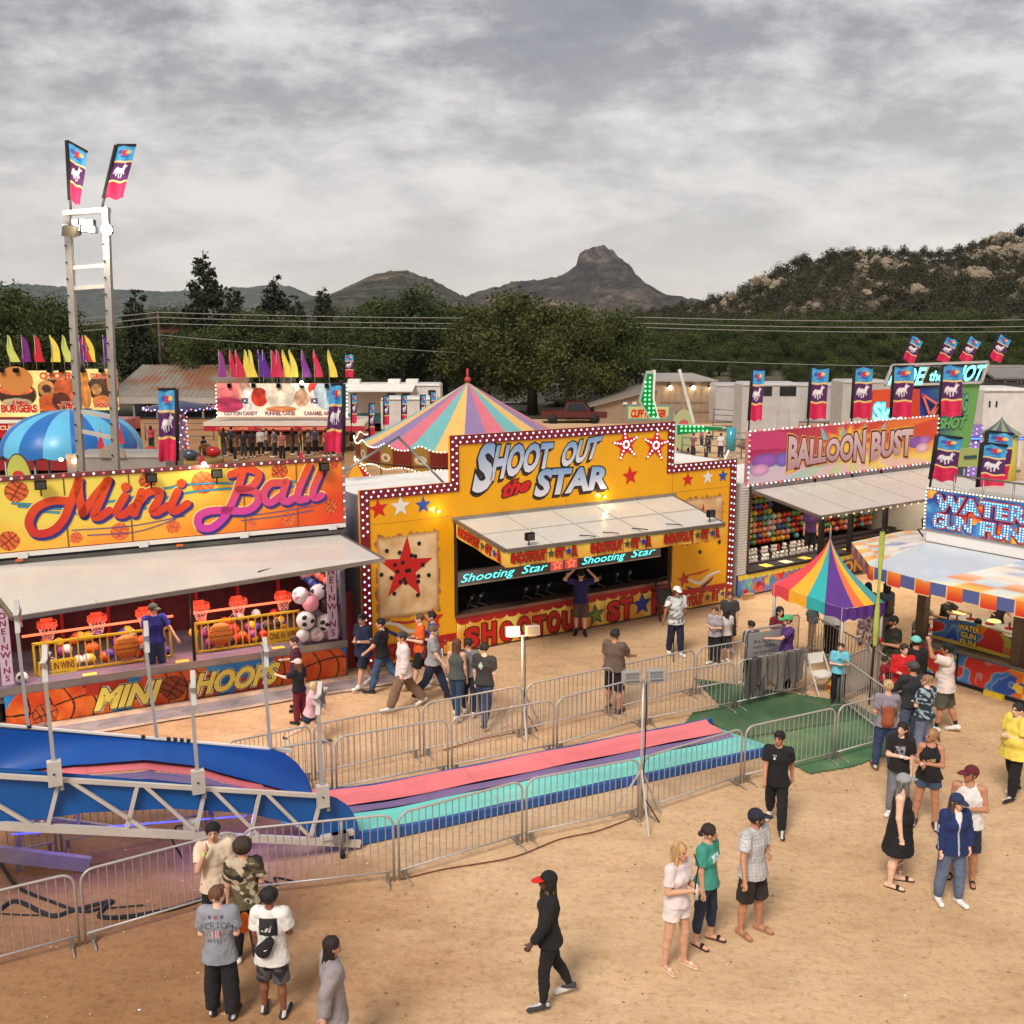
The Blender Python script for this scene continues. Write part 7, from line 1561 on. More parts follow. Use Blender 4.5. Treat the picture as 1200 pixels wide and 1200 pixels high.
b.box((xm,0,0),(W_,12,zt_(447)),'paint',tan); b.plate([(0,0),(xm,0),(xm,zt_(456)),(0,zt_(476))],.05,9,'paint',tuple(q*.93 for q in tan))
for k in range(1,9): b.box((xm+k*(W_-xm)/9,-.03,0),(xm+k*(W_-xm)/9+.04,0,zt_(448)),'paint',tuple(q*.85 for q in tan))
b.box((xm+.4,-.05,zt_(472)),(W_-.6,-.005,zt_(470.5)),'paint',tuple(q*.75 for q in tan)); b.box((xm,-.06,zt_(483)),(W_,-.01,zt_(480)),'paint',tuple(q*.8 for q in tan)); b.build('wall',t)
b=MB(); b.box((xm-.15,-.3,zt_(447)),(W_+.3,12.2,zt_(445.5)),'galv',C(170,164,154)); b.hexa([(-.4,-.3,zt_(477)),(xm,-.3,zt_(457)),(xm,9,zt_(457)),(-.4,9,zt_(477)),(-.4,-.3,zt_(475.5)),(xm,-.3,zt_(455)),(xm,9,zt_(455)),(-.4,9,zt_(475.5))],'galv',C(150,142,132)); b.build('roof',t)
for px in (784,811,832): q=xt_(px); m=MB(); m.box((q-.2,-.4,zt_(454)),(q+.1,0,zt_(451)),'metal',BLACK); lm=m.build('wall_lamp',t); MB().sph((q,-.35,zt_(454)),.16,'lamp',(1,.85,.6),8,6).build('bulb',lm)
for px in (730,741): MB().box((xt_(px),-.1,zt_(474)),(xt_(px)+.35,.04,zt_(471)),'galv',WHITE).build('meter_box',t)
b=MB(); b.box((0,0,0),(3.0,.1,1.0),'print',C(90,150,140)); b.box((.12,-.01,.1),(2.88,0,.9),'print',C(200,190,120)); q=solo(b,'ride_sign','green framed sign with red lettering above the right end of the shooting gallery','sign',(AtY(734,492,70)[0],70,AtY(734,492,70)[2])); t=MB(); qtext(t,'CLIFF HANGER',rectq(.3,.2,2.7,.7),-.02,'print',C(190,40,40),bold=.06,shear=.2); t.build('lettering',q)
box_trailer(837,1005,450,520,78,'very long white semi trailer to the right of the tan building',C(178,176,176),2.6,((905,916,456,465),),'semi_trailer')
box_trailer(640,696,452,500,100,'white roofed block glimpsed left of the tan building under the trees',C(190,190,190),4)
t=box_trailer(868,935,449,515,66,'white motorhome with a dark slanted windscreen behind the second banner',C(186,182,180),2.6,((911,930,452,464),(892,902,452,464)),'motorhome','motorhome');
t=box_trailer(985,1040,446,505,70,'white motorhome behind the orange ride panel',C(180,176,172),2.6,(),'motorhome','motorhome')
t=box_trailer(1150,1200,455,505,52,'white travel trailer with small round windows at the right edge',C(214,210,206),2.5,((1156,1158,470,477),(1164,1166,470,477)),'camper_trailer','trailer')
def corral(x0,y0_,x1,y1_,Y0,Y1,h,lb,rails=4):
 a=AtY(x0,y0_,Y0); e=AtY(x1,y1_,Y1); t=thing('steel_fence',lb,'fence',(a[0],a[1],0),math.atan2(e[1]-a[1],e[0]-a[0])); L_=math.hypot(e[0]-a[0],e[1]-a[1]); b=MB()
 for k in range(rails): b.cyl((0,0,.3+k*(h-.3)/(rails-1)),(L_,0,.3+k*(h-.3)/(rails-1)),.03,None,6,'galv',C(120,116,112))
 n=int(L_/2.2)
 for k in range(n+1): b.cyl((k*L_/n,0,0),(k*L_/n,0,h+.1),.04,None,6,'galv',C(110,106,102))
 b.build('rail_panel',t)
corral(836,490,880,490,72,70,2.2,'grey pipe corral fence to the right of the tan building',6); corral(855,505,985,505,60,60,1.8,'grey pipe fence in front of the long semi trailer',5); corral(800,500,870,500,63,62,1.2,'low pipe fence behind the green lit ride arm',3); corral(170,505,250,500,72,72,1.2,'low fence by the kiddie ride near the metal shed',3)
# ================================================================ star arm ride with green lights
Yr=50; hb=AtY(858,522,Yr); t=thing('swing_ride','ride with green bulb studded tapering arms behind the shooting gallery','ride',(hb[0],Yr,0))
pr=lambda px,py:(AtY(px,py,Yr)[0]-hb[0],AtY(px,py,Yr)[2])
def arm(P,nm,dots,y0_=0):
 b=MB(); Q=[pr(*p) for p in P]; b.plate(Q,y0_,y0_+.4,'gloss',C(170,190,176)); o=b.build(nm,t)
 b=MB(); n=len(Q); cxq=sum(q[0] for q in Q)/n; czq=sum(q[1] for q in Q)/n; I=[(cxq+(x-cxq)*.86,czq+(z-czq)*.9) for x,z in Q]; b.plate(I,y0_-.02,y0_,'gloss',C(30,130,70)); b.build('panel',o)
 k=MB(); xs=[q[0] for q in I]; zs_=[q[1] for q in I]; gx,gz=np.meshgrid(np.arange(min(xs),max(xs),.21),np.arange(min(zs_),max(zs_),.21)); gx=gx.ravel(); gz=gz.ravel(); ok=inpoly(gx,gz,I)
 for x,z in zip(gx[ok],gz[ok]): k.sph((x,y0_-.04,z),.055,'led',(.35,1.7,.6),5,3)
 tag(k.build('bulbs',o),kind='stuff')
arm([(758,435),(766,435),(765,468),(772,491),(762,491),(749,470)],'arm',0); arm([(790,498),(852,501),(852,503),(790,511)],'arm',0,.2)
b=MB(); Q=[pr(*p) for p in [(766,434),(768.5,434),(767,468),(773,491),(771,491),(764,468)]]; b.plate(Q,-.02,.5,'paint',WHITE); b.build('arm_edge',t)
b=MB(); z_=pr(800,434); e_=pr(817,498); b.bar((z_[0],1,z_[1]),(e_[0],1,e_[1]),.14,.14,'galv',WHITE); b.build('mast',t)
MB().bar((pr(806,472)[0],1,pr(806,472)[1]),(pr(785,492)[0],1,pr(785,492)[1]),.07,.07,'galv',GREY).build('mast_stay',t)
b=MB(); a_,c_=pr(857,506),pr(857,528); b.cyl((a_[0],0,c_[1]),(a_[0],0,a_[1]+.2),.24,None,12,'gloss',C(60,150,170)); b.build('hub',t)
for k,px in enumerate((840,848,866,874)): q=pr(px,545); MB().bar((a_[0],0,c_[1]+.2),(q[0]*1.6,-1.5+k,max(q[1]-.8,.1)),.1,.1,'paint',WHITE).build('outrigger',t)
q=AtY(801,500,64); t=thing('oval_sign','pale green oval feather sign by the tan building','sign',(q[0],64,0)); b=MB(); b.add([(.7*math.cos(k),0,q[2]-.2+1.3*math.sin(k)) for k in np.linspace(0,6.28,20)[:-1]],[tuple(range(19))],'vinyl',C(170,180,130)); b.add([(.3*math.cos(k),-.02,q[2]+.2+.25*math.sin(k)) for k in np.linspace(0,6.28,12)[:-1]],[tuple(range(11))],'print',C(190,90,90)); b.build('panel',t); MB().cyl((-.6,0,0),(-.6,0,q[2]+1),.04,None,6,'metal',GREY).build('pole',t)
# ================================================================ slingshot style tower ride signs
Yq=44; a=AtY(1022,495,Yq); t=thing('ride_tower','big lit ride front with orange, blue and green panels behind the dart booth','ride',(a[0],Yq,0)); q4=lambda px,py:(AtY(px,py,Yq)[0]-a[0],AtY(px,py,Yq)[2])
b=MB();
for P,c in (([(1024,457),(1066,455),(1062,500),(1016,500)],(206,70,34)),([(1066,456),(1078,456),(1078,500),(1064,500)],(190,60,34))): b.plate([q4(*p) for p in P],0,.15,'gloss',C(*c))
b.build('orange_panel',t)
def pgb(x,z): u=(x-q4(1075,500)[0])/(q4(1150,500)[0]-q4(1075,500)[0]); n=fbm(x*1.2,z*1.2,4,4); return mix(np.array([[20,60,150]]),np.array([[96,150,70]]),u*1.7-.5+n*.5)
b=MB(); Q=[(1075,455),(1150,449),(1136,535),(1075,535)]; qs=[np.array(q4(*p)) for p in Q]
b.grid(lambda u,v:(qs[3][0]*(1-u)*(1-v)+qs[2][0]*u*(1-v)+qs[1][0]*u*v+qs[0][0]*(1-u)*v,.1+0*u,qs[3][1]*(1-u)*(1-v)+qs[2][1]*u*(1-v)+qs[1][1]*u*v+qs[0][1]*(1-u)*v),60,60,'print',lambda u,v:mix(np.array([[20,60,150]]),np.array([[96,150,80]]),u*1.7-.5+fbm(u*4,v*4,4,4)*.5)); b.box((q4(1077,530)[0],.12,0),(q4(1136,530)[0],.5,q4(1100,460)[1]),'paint',C(60,70,90)); b.build('blue_green_panel',t)
b=MB()
for p,q in (((1080,462),(1093,500)),((1080,462),(1098,474)),((1098,474),(1086,500)),((1070,490),(1080,500)),((1106,462),(1086,490))):
 A_,B_=q4(*p),q4(*q); b.bar((A_[0],-.1,A_[1]),(B_[0],-.1,B_[1]),.09,.09,'paint',C(226,110,90))
b.build('lattice',t)
T2=MB()
for s_,P,c in (('SLING',[(1112,482),(1134,480),(1136,462),(1114,464)],(90,160,120)),('SHOT',[(1100,502),(1132,501),(1134,488),(1102,490)],(96,160,90)),('THE',[(1118,490),(1130,489),(1130,484),(1118,485)],(40,60,110))): qtext(T2,s_,[q4(*p) for p in P],.05,'print',C(*c),bold=.06,outline=.10,ocol=C(20,34,70),shear=.15)
for s_,P in (('Sky!',[(1022,492),(1056,497),(1056,472),(1024,472)]),): qtext(T2,s_,[q4(*p) for p in P],-.05,'neon',(.2,1.0,1.0),bold=.04,outline=.1,ocol=(.02,.25,.3))
T2.build('lettering',t)
b=MB();
for p,q in (((1046,428),(1158,424)),((1046,428),(1036,452)),((1158,424),(1150,448)),((1036,452),(1150,448))):
 A_,B_=q4(*p),q4(*q); b.bar((A_[0],0,A_[1]),(B_[0],0,B_[1]),.1,.1,'galv',C(196,192,188))
for p,q in (((1088,430),(1078,452)),((1120,428),(1108,450))): A_,B_=q4(*p),q4(*q); b.bar((A_[0],0,A_[1]),(B_[0],0,B_[1]),.07,.07,'galv',C(196,192,188))
tf=b.build('top_frame',t); T2=MB()
for s_,P in (('RIDE',[(1040,450),(1082,450),(1086,430),(1046,430)]),('the',[(1088,446),(1104,446),(1106,434),(1090,434)]),('SHOT',[(1108,447),(1150,445),(1156,427),(1114,428)])): qtext(T2,s_,[q4(*p) for p in P],-.05,'neon',(.2,1.0,1.0),bold=.03,shear=.15)
T2.build('lettering',tf)
b=MB(); b.box((q4(1028,0)[0],-.3,q4(0,466)[1]),(q4(1042,0)[0],-.05,q4(0,458)[1]),'metal',BLACK); b.build('floodlight',t)
b=MB(); b.box((q4(1152,0)[0],-.3,q4(0,461)[1]),(q4(1161,0)[0],-.1,q4(0,453)[1]),'metal',GREY); o=b.build('floodlight',t); MB().box((q4(1153,0)[0],-.32,q4(0,460)[1]),(q4(1160,0)[0],-.3,q4(0,454)[1]),'soft',(1.5,1.5,1.4)).build('lens',o)
Yp=46; a=AtY(1172,515,Yp); t=thing('helter_skelter','green and purple striped small cone topped ride at the right','ride',(a[0],Yp,0)); zt=AtY(1172,487,Yp)[2]; zb=AtY(1172,508,Yp)[2]
b=MB()
for g in range(16):
 a0,a1=g*math.pi/8,(g+1)*math.pi/8
 b.grid(lambda u,v:(.62*(1-v)**1.6*np.cos(a0+(a1-a0)*u)*1.4,.62*(1-v)**1.6*np.sin(a0+(a1-a0)*u)*1.4,zb+(zt-zb)*v),3,8,'vinyl',C(120,150,90) if g%2 else C(96,70,120))
b.build('cone_roof',t); b=MB(); b.lathe([(.8,0),(.75,zb)],'gloss',C(190,180,60),12); b.build('drum',t)
a=AtY(1140,520,50); t=thing('lit_tower','slim tower covered in purple and blue lights beside the green panel','ride',(a[0],50,0)); b=MB(); h_=AtY(1140,497,50)[2]; b.box((-.3,-.3,0),(.3,.3,h_),'paint',C(150,130,180)); b.build('column',t); k=MB();
for i in range(40): k.sph((-.25+.5*(i%3)/2,-.33,.4+(h_-.4)*i/40),.05,'led',(.7,.4,1.8) if i%4 else (1.2,1.2,1.6),5,3)
for i in range(40): k.sph((-1.0+4*i/40,-.4,AtY(1140,513,50)[2]),.05,'led',(.2,.4,1.9),5,3)
tag(k.build('bulbs',t),kind='stuff'); MB().box((-1,-.38,AtY(1140,515,50)[2]),(3,-.3,AtY(1140,511,50)[2]),'paint',C(30,60,160)).build('light_bar',t)
a=AtY(1133,530,41); t=thing('ride_fence_panel','olive painted ride panel with a dark bird shape at the foot of the green sign','panel',(a[0],41,0)); b=MB(); b.box((-.4,0,AtY(0,547,41)[2]),(.6,.05,AtY(0,525,41)[2]),'print',C(150,164,96)); b.bar((-.1,-.02,AtY(0,536,41)[2]),(.4,-.02,AtY(0,535,41)[2]),.05,.12,'print',C(40,70,80)); b.build('board',t); MB().cyl((0,.1,0),(0,.1,3),.04,None,6,'metal',GREY).build('post',t)
# ================================================================ house, sheds in the trees, utility poles and wires
def house(px0,px1,pyw,pye,pyr,Y,lb,wc_,rc):
 a=AtY(px0,pye,Y); e=AtY(px1,pye,Y); zb=AtY(px0,pyw,Y)[2]; ze=AtY(px0,pye,Y)[2]; zr=AtY(px0,pyr,Y)[2]; W_=e[0]-a[0]; D=8; t=thing('house',lb,'house',(a[0],Y,0)); MB().box((0,0,min(0,zb)),(W_,D,ze),'wall',wc_).build('wall',t)
 b=MB(); b.hexa([(-.5,-.6,ze),(W_+.5,-.6,ze),(W_+.5,D/2,zr),(-.5,D/2,zr),(-.5,-.6,ze+.2),(W_+.5,-.6,ze+.2),(W_+.5,D/2,zr+.2),(-.5,D/2,zr+.2)],'wall',rc); b.hexa([(-.5,D/2+.01,zr),(W_+.5,D/2+.01,zr),(W_+.5,D+.6,ze),(-.5,D+.6,ze),(-.5,D/2+.01,zr+.2),(W_+.5,D/2+.01,zr+.2),(W_+.5,D+.6,ze+.2),(-.5,D+.6,ze+.2)],'wall',rc); b.build('roof',t)
 for q in (.2,.6): f=MB(); f.box((W_*q,-.06,zb+(ze-zb)*.4),(W_*q+1.3,0,zb+(ze-zb)*.8),'paint',WHITE); o=f.build('window_frame',t); MB().box((W_*q+.1,-.08,zb+(ze-zb)*.44),(W_*q+1.2,-.06,zb+(ze-zb)*.76),'glass',C(40,44,50)).build('pane',o)
house(184,210,420,390,379,150,'brown house with an orange roof between the pines on the left',C(120,92,78),C(120,66,50))
house(245,300,420,400,388,175,'small tan house low among the trees behind the pennants',C(150,130,110),C(110,96,86))
house(1004,1030,452,444,436,120,'grey roofed hut behind the long semi trailer',C(120,108,96),C(120,112,106)); house(1168,1215,452,444,432,100,'pale grey roofed house at the right edge',C(120,112,106),C(128,124,120))
def upole(px,pyt,Y,lb,arms=True):
 a=AtY(px,pyt,Y); t=thing('utility_pole',lb,'utility pole',(a[0],Y,0)); MB().cyl((0,0,0),(0,0,a[2]),.16,.12,8,'wood',C(84,66,52)).build('post',t);
 if arms: MB().box((-1.1,-.08,a[2]-.7),(1.1,.06,a[2]-.55),'wood',C(84,66,52)).build('crossarm',t)
upole(185,364,100,'wooden utility pole left of the tall pine'); upole(746,415,96,'wooden utility pole at the right side of the big central tree'); upole(1240,372,98,'utility pole beyond the right edge')
def wire(P,Y,lb,r=.03,sag=1.0):
 pts=[AtY(px,py,Y) for px,py in P]; Q=[]
 for i in range(len(pts)-1):
  for k in range(10):
   q=k/10; Q.append(tuple(pts[i][j]*(1-q)+pts[i+1][j]*q-(sag*q*(1-q)*4*.25 if j==2 else 0) for j in range(3)))
 Q.append(pts[-1]); b=MB(); b.tube(Q,r,4,'rubber',C(150,146,140)); solo(b,'power_line',lb,'power line',(0,0,0),0,'power lines across the trees')
for i,(y0_,y1_,y2_,y3_) in enumerate(((378,364,372,374),(386,370,379,382),(394,377,384,388))):
 wire([(-40,y0_),(185,y1_+2),(760,y2_),(1240,y3_)],[96,97,98][i],['highest','middle','lowest'][i]+' of the three pale power lines crossing the trees',.035)
wire([(185,392),(400,404),(746,420),(1240,430)],95,'single lower cable running past the central trees to the right',.03)
# ================================================================ people: one implicit surface per body, clothes as fitted shells over it
class Field:
 def __init__(s,lo,hi,vox):
  s.lo=np.array(lo,float); s.v=vox; s.n=np.ceil((np.array(hi)-s.lo)/vox).astype(int)+1
  s.D=np.full(s.n,9.0,np.float32); s.ax=[(s.lo[i]+np.arange(s.n[i])*vox).astype(np.float32) for i in range(3)]
 def sl(s,a,b):
  i0=np.clip(((np.array(a)-s.lo)/s.v).astype(int),0,s.n-1); i1=np.clip(((np.array(b)-s.lo)/s.v).astype(int)+2,1,s.n)
  if (i1<=i0).any(): return None
  return tuple(slice(i0[k],i1[k]) for k in range(3))
 def put(s,sl,d,k):
  A=s.D[sl]
  if k<=0: np.minimum(A,d,out=A)
  else:
   h=np.clip(.5+.5*(A-d)/k,0,1); s.D[sl]=A*(1-h)+d*h-k*h*(1-h)
 def cone(s,a,b,ra,rb,k=.02,sq=(1,1,1),flat=False,cap=None):
  a=np.array(a,float); b=np.array(b,float); r=max(ra,rb)*1.15+.03+k; sq=np.array(sq,float); m=r*np.maximum(sq,1)
  sl=s.sl(np.minimum(a,b)-m,np.maximum(a,b)+m)
  if sl is None: return
  X,Y,Z=[(s.ax[i][sl[i]]) for i in range(3)]
  px=(X-a[0])[:,None,None]/sq[0]; py=(Y-a[1])[None,:,None]/sq[1]; pz=(Z-a[2])[None,None,:]/sq[2]
  ba=(b-a)/sq; L2=float(ba@ba)+1e-9; h_=(px*ba[0]+py*ba[1]+pz*ba[2])/L2; h=np.clip(h_,0,1)
  d=np.sqrt((px-h*ba[0])**2+(py-h*ba[1])**2+(pz-h*ba[2])**2)-(ra+(rb-ra)*h)
  if flat:
   L_=math.sqrt(L2); rad=np.sqrt(np.maximum((px-h_*ba[0])**2+(py-h_*ba[1])**2+(pz-h_*ba[2])**2,0))-(ra+(rb-ra)*h); d=np.maximum(rad,(h_-1)*L_) if flat==1 else np.maximum(rad,np.maximum(-h_*L_,(h_-1)*L_));
   if flat==1: d=np.where(h_<0,np.sqrt((px)**2+(py)**2+(pz)**2)-ra,d)
  s.put(sl,d.astype(np.float32),k)
 def ell(s,c,r,k=.01,sub=False):
  c=np.array(c,float); r=np.array(r,float); sl=s.sl(c-r*1.3-.03,c+r*1.3+.03)
  if sl is None: return
  X,Y,Z=[(s.ax[i][sl[i]]-c[i]) for i in range(3)]
  q=np.sqrt((X[:,None,None]/r[0])**2+(Y[None,:,None]/r[1])**2+(Z[None,None,:]/r[2])**2); d=(q-1)*min(r)*1.0
  if sub: s.D[sl]=np.maximum(s.D[sl],-d)
  else: s.put(sl,d.astype(np.float32),k)
 def zcut(s,z,above=True):
  d=(s.ax[2]-z) if above else (z-s.ax[2]); s.D=np.maximum(s.D,d[None,None,:].astype(np.float32))
 def plane(s,p,n):
  d=(s.ax[0]-p[0])[:,None,None]*n[0]+(s.ax[1]-p[1])[None,:,None]*n[1]+(s.ax[2]-p[2])[None,None,:]*n[2]; s.D=np.maximum(s.D,d.astype(np.float32))
 def mesh(s):
  D=s.D; S=D<0; c=np.zeros(tuple(s.n-1),np.int8)
  for i in (0,1):
   for j in (0,1):
    for k in (0,1): c+=S[i:s.n[0]-1+i,j:s.n[1]-1+j,k:s.n[2]-1+k]
  I,J,K=np.nonzero((c>0)&(c<8)); idx=np.full(c.shape,-1,np.int64); idx[I,J,K]=np.arange(len(I))
  P=np.zeros((len(I),3)); W=np.zeros(len(I)); cr=[(0,0,0),(1,0,0),(0,1,0),(1,1,0),(0,0,1),(1,0,1),(0,1,1),(1,1,1)]; v=[D[I+a,J+b,K+q] for a,b,q in cr]
  for a,b in ((0,1),(2,3),(4,5),(6,7),(0,2),(1,3),(4,6),(5,7),(0,4),(1,5),(2,6),(3,7)):
   m=(v[a]<0)!=(v[b]<0); t=v[a]/(v[a]-v[b]+1e-12)
   for d_ in range(3): P[:,d_]+=np.where(m,cr[a][d_]+(cr[b][d_]-cr[a][d_])*t,0)
   W+=m
  P=P/W[:,None]+np.stack([I,J,K],1); P=s.lo+P*s.v; F=[]
  for ax in range(3):
   A=[slice(1,-1)]*3; A[ax]=slice(0,-1); B=list(A); B[ax]=slice(1,None)
   A2=[slice(0,s.n[i]-1) if i==ax else slice(1,s.n[i]-1) for i in range(3)]; B2=[slice(1,s.n[i]) if i==ax else slice(1,s.n[i]-1) for i in range(3)]
   a=S[tuple(A2)]; b=S[tuple(B2)]; m=a!=b; q=np.array(np.nonzero(m)).T; o=a[m]
   for k in range(3):
    if k!=ax: q[:,k]+=1
   u,w=[(1,2),(2,0),(0,1)][ax]; eu=np.eye(3,dtype=int)[u]; ew=np.eye(3,dtype=int)[w]
   g=lambda z:idx[z[:,0],z[:,1],z[:,2]]
   f=np.stack([g(q-eu-ew),g(q-ew),g(q),g(q-eu)],1); f[~o]=f[~o][:,::-1]; F.append(f)
  F=np.concatenate(F); F=F[(F>=0).all(1)]; return P,F
def norms(P,F):
 n=np.zeros_like(P); a=P[F]; c=np.cross(a[:,2]-a[:,0],a[:,3]-a[:,1])
 for k in range(4): np.add.at(n,F[:,k],c)
 return n/(np.linalg.norm(n,axis=1)[:,None]+1e-9)
def folds(P,F,s,amp,seed=1):
 n=norms(P,F); x,y,z=P.T; r_=fbm(x*13+y*9+seed,z*8-x*5,seed,3)-.5; q=np.abs(np.sin((x*19-y*13+z*23)+6*fbm(x*5,z*5+y*4,seed+3,2)))-.6
 return P+n*(amp*(1.3*r_+.45*q*fbm(x*4,z*4+y,seed+5,2)))[:,None]
def nv(v): v=np.array(v,float); return v/np.linalg.norm(v)
ARM={'down':((.13,.02,-1),(.04,.18,-1)),'bent':((.16,.0,-1),(-.30,.95,.15)),'front':((.22,.10,-1),(-.80,.75,.15)),'face':((.12,.55,-.75),(-.40,.10,1)),'head':((.95,.25,.35),(-.75,-.10,.75)),'hip':((.55,-.15,-.85),(-.55,.45,-.5)),
 'fwd':((.12,.35,-.9),(.0,.6,-.8)),'swf':((.10,.42,-.9),(-.05,.75,-.65)),'swb':((.14,-.45,-.9),(.08,-.12,-1)),'out':((.45,.2,-.85),(.40,.45,-.8)),'reach':((.2,.75,-.45),(-.05,1,.05)),'cross':((.16,.2,-1),(-.95,.35,.12)),'up':((.25,.5,.2),(-.1,.3,1)),'pocket':((.28,-.12,-.9),(-.05,.35,-.95)),'rail':((.2,.55,-.8),(.1,.9,-.25))}
SK={'lt':(228,186,162),'md':(208,160,132),'tn':(184,130,100),'br':(134,84,60),'dk':(84,54,44)}
FONT={'A':'01110100011000111111100011000110001','M':'10001110111010110101100011000110001','E':'11111100001000011110100001000011111','R':'11110100011000111110101001001010001','I':'01110001000010000100001000010001110','C':'01111100001000010000100001000001111','N':'10001110011010110011100011000110001','O':'01110100011000110001100011000101110','S':'01111100001000001110000010000111110','P':'11110100011000111110100001000010000','T':'11111001000010000100001000010000100','H':'10001100011000111111100011000110001','F':'11111100001000011110100001000010000','B':'11110100011000111110100011000111110','L':'10000100001000010000100001000011111',' ':'0'*35}
def bmp(x,z,s_,cx,cz,h,flip=1):
 """bitmap lettering: True where the point lies on a letter"""
 px=h/7; W=len(s_)*6*px; u=(flip*(x-cx)+W/2)/px; v=(cz+h/2-z)/px; out=np.zeros(len(x),bool)
 for i,c in enumerate(s_):
  b=FONT.get(c,'0'*35); a=u-i*6; m=(a>=0)&(a<5)&(v>=0)&(v<7); k=np.where(m)[0]
  if len(k): out[k]=np.array([b[int(vv)*5+int(aa)]=='1' for aa,vv in zip(a[k],v[k])])
 return out
PEOPLE=[]
def person(label,pos,face,H=1.72,top='tee',tc=(40,40,44),bot='pants',bc=(40,46,70),skin='md',hair='short',hc=(40,28,22),cap=None,capc=(30,30,34),brim=None,back=False,shoe=(230,228,224),arms=('down','down'),legs=((0,0),(0,0)),fat=1.0,fem=False,lean=0,yaw=0,vox=.02,group=None,hem=.50,pat=None,bpat=None,print_=None,extra=None,sit=False,socks=None,sandal=False,loose=.012,beard=None,glasses=None,z0=0.0,beltc=None,wrist=None,stripe=None,streak=None):
 h=H; s=h; S_=SK[skin] if isinstance(skin,str) else skin
 fm=fem; sw=(.086 if fm else .097)*s*(.9+.1*fat); hipw=.047*s*(.85+.15*fat)
 pel=np.array([0,0,.525*s]); J={}
 lo_=[]
 for i,sd in enumerate((-1,1)):
  th,kn=legs[i][0],legs[i][1]; out=legs[i][2] if len(legs[i])>2 else 3
  hp=pel+[sd*hipw,0,-.01*s]; a=R(th); d=np.array([sd*math.sin(R(out)),math.sin(a),-math.cos(a)]); k=hp+nv(d)*.245*s; a2=R(th-kn); d2=np.array([sd*math.sin(R(out*.5)),math.sin(a2),-math.cos(a2)]); an=k+nv(d2)*.235*s
  J['hip%d'%i],J['knee%d'%i],J['ank%d'%i]=hp,k,an
  ft=R(max(-55,min(25,(th-kn)*.9 if (th-kn)<-15 else 0))); fd=np.array([sd*.18,math.cos(ft),math.sin(ft)]); fd=nv(fd); J['toe%d'%i]=an+np.array([0,0,-.028*s])+fd*.105*s; J['heel%d'%i]=an+np.array([0,0,-.030*s])-fd*.028*s
  lo_+= [J['toe%d'%i][2]-(.017 if sandal else .0225)*s,J['heel%d'%i][2]-(.018 if sandal else .0245)*s]
 dz=-min(lo_) if not sit else -min(lo_)
 for k in J: J[k]=J[k]+[0,0,dz]
 pel=pel+[0,0,dz]; le=R(lean)
 def up(x,y,z): # offset above the pelvis
  return pel+np.array([x*s,y*s*1.0+math.sin(le)*z*s,z*s*math.cos(le)])
 waist=up(0,.005,.085); chest=up(0,0,.205); neck=up(0,-.008,.30); hb=up(0,.0,.345); hd=up(0,.012,.398)
 wr=[]
 for i,sd in enumerate((-1,1)):
  sh=up(0,0,.285)+[sd*sw,0,0]; u,f=ARM[arms[i]]; u=nv([sd*u[0],u[1]+math.sin(le)*.3,u[2]]); f=nv([sd*f[0],f[1],f[2]]); el=sh+u*.168*s; w_=el+f*.145*s; J['sh%d'%i],J['el%d'%i],J['wr%d'%i],J['hd%d'%i]=sh,el,w_,w_+f*.05*s; J['fd%d'%i]=f
 allp=np.array(list(v for k,v in J.items() if not k.startswith('fd'))+[hd+[0,0,.1*s],pel]); lo=allp.min(0)-[.16*s,.16*s,.03]; hi=allp.max(0)+[.16*s,.16*s,.09*s]
 near=vox<=.012
 B=Field(lo,hi,vox); sq=(1,.66,1); kk=.03*s
 B.cone(pel+[0,0,-.01*s],waist,(.088 if fm else .082)*s*fat,(.068 if fm else .076)*s*fat**1.2,kk,sq); B.cone(waist,chest,(.068 if fm else .077)*s*fat**1.2,(.088 if fm else .096)*s*(.6+.4*fat),kk,sq)
 B.cone(chest,up(0,0,.26),(.088 if fm else .094)*s*(.6+.4*fat),.06*s,kk,sq)
 if fm:
  for sd in (-1,1): B.ell(chest+[sd*.038*s,.040*s*fat,-.005*s],(.034*s,.032*s,.034*s),.03)
 if fat>1.12: B.ell(waist+[0,.018*s*fat,.0],(.082*s*fat,.062*s*fat,.08*s),.04)
 for i,sd in enumerate((-1,1)):
  B.cone(up(0,0,.285),J['sh%d'%i]-[0,0,.004*s],.04*s,.033*s*(.7+.3*fat),.02*s); B.cone(J['sh%d'%i],J['el%d'%i],.032*s*(.6+.4*fat),.0235*s*(.7+.3*fat),.012*s); B.cone(J['el%d'%i],J['wr%d'%i],.0245*s*(.7+.3*fat),.0155*s,.01*s)
  B.cone(J['hip%d'%i],J['knee%d'%i],.050*s*(.55+.45*fat),.034*s*(.7+.3*fat),.02*s); m_=J['knee%d'%i]*.65+J['ank%d'%i]*.35-np.array([0,.008*s,0]); B.cone(J['knee%d'%i],m_,.033*s*(.7+.3*fat),.034*s*(.6+.4*fat),.01*s); B.cone(m_,J['ank%d'%i],.033*s*(.6+.4*fat),.0195*s,.01*s)
  B.cone(J['heel%d'%i]+[0,0,.004*s],J['toe%d'%i],.02*s,.017*s,.012*s); B.cone(J['ank%d'%i],J['heel%d'%i],.02*s,.018*s,.01*s)
  f=J['fd%d'%i]; w_=J['wr%d'%i]; ac=nv(np.cross(f,[sd*1.0,0.001,.2])) ; pn=np.cross(f,ac)
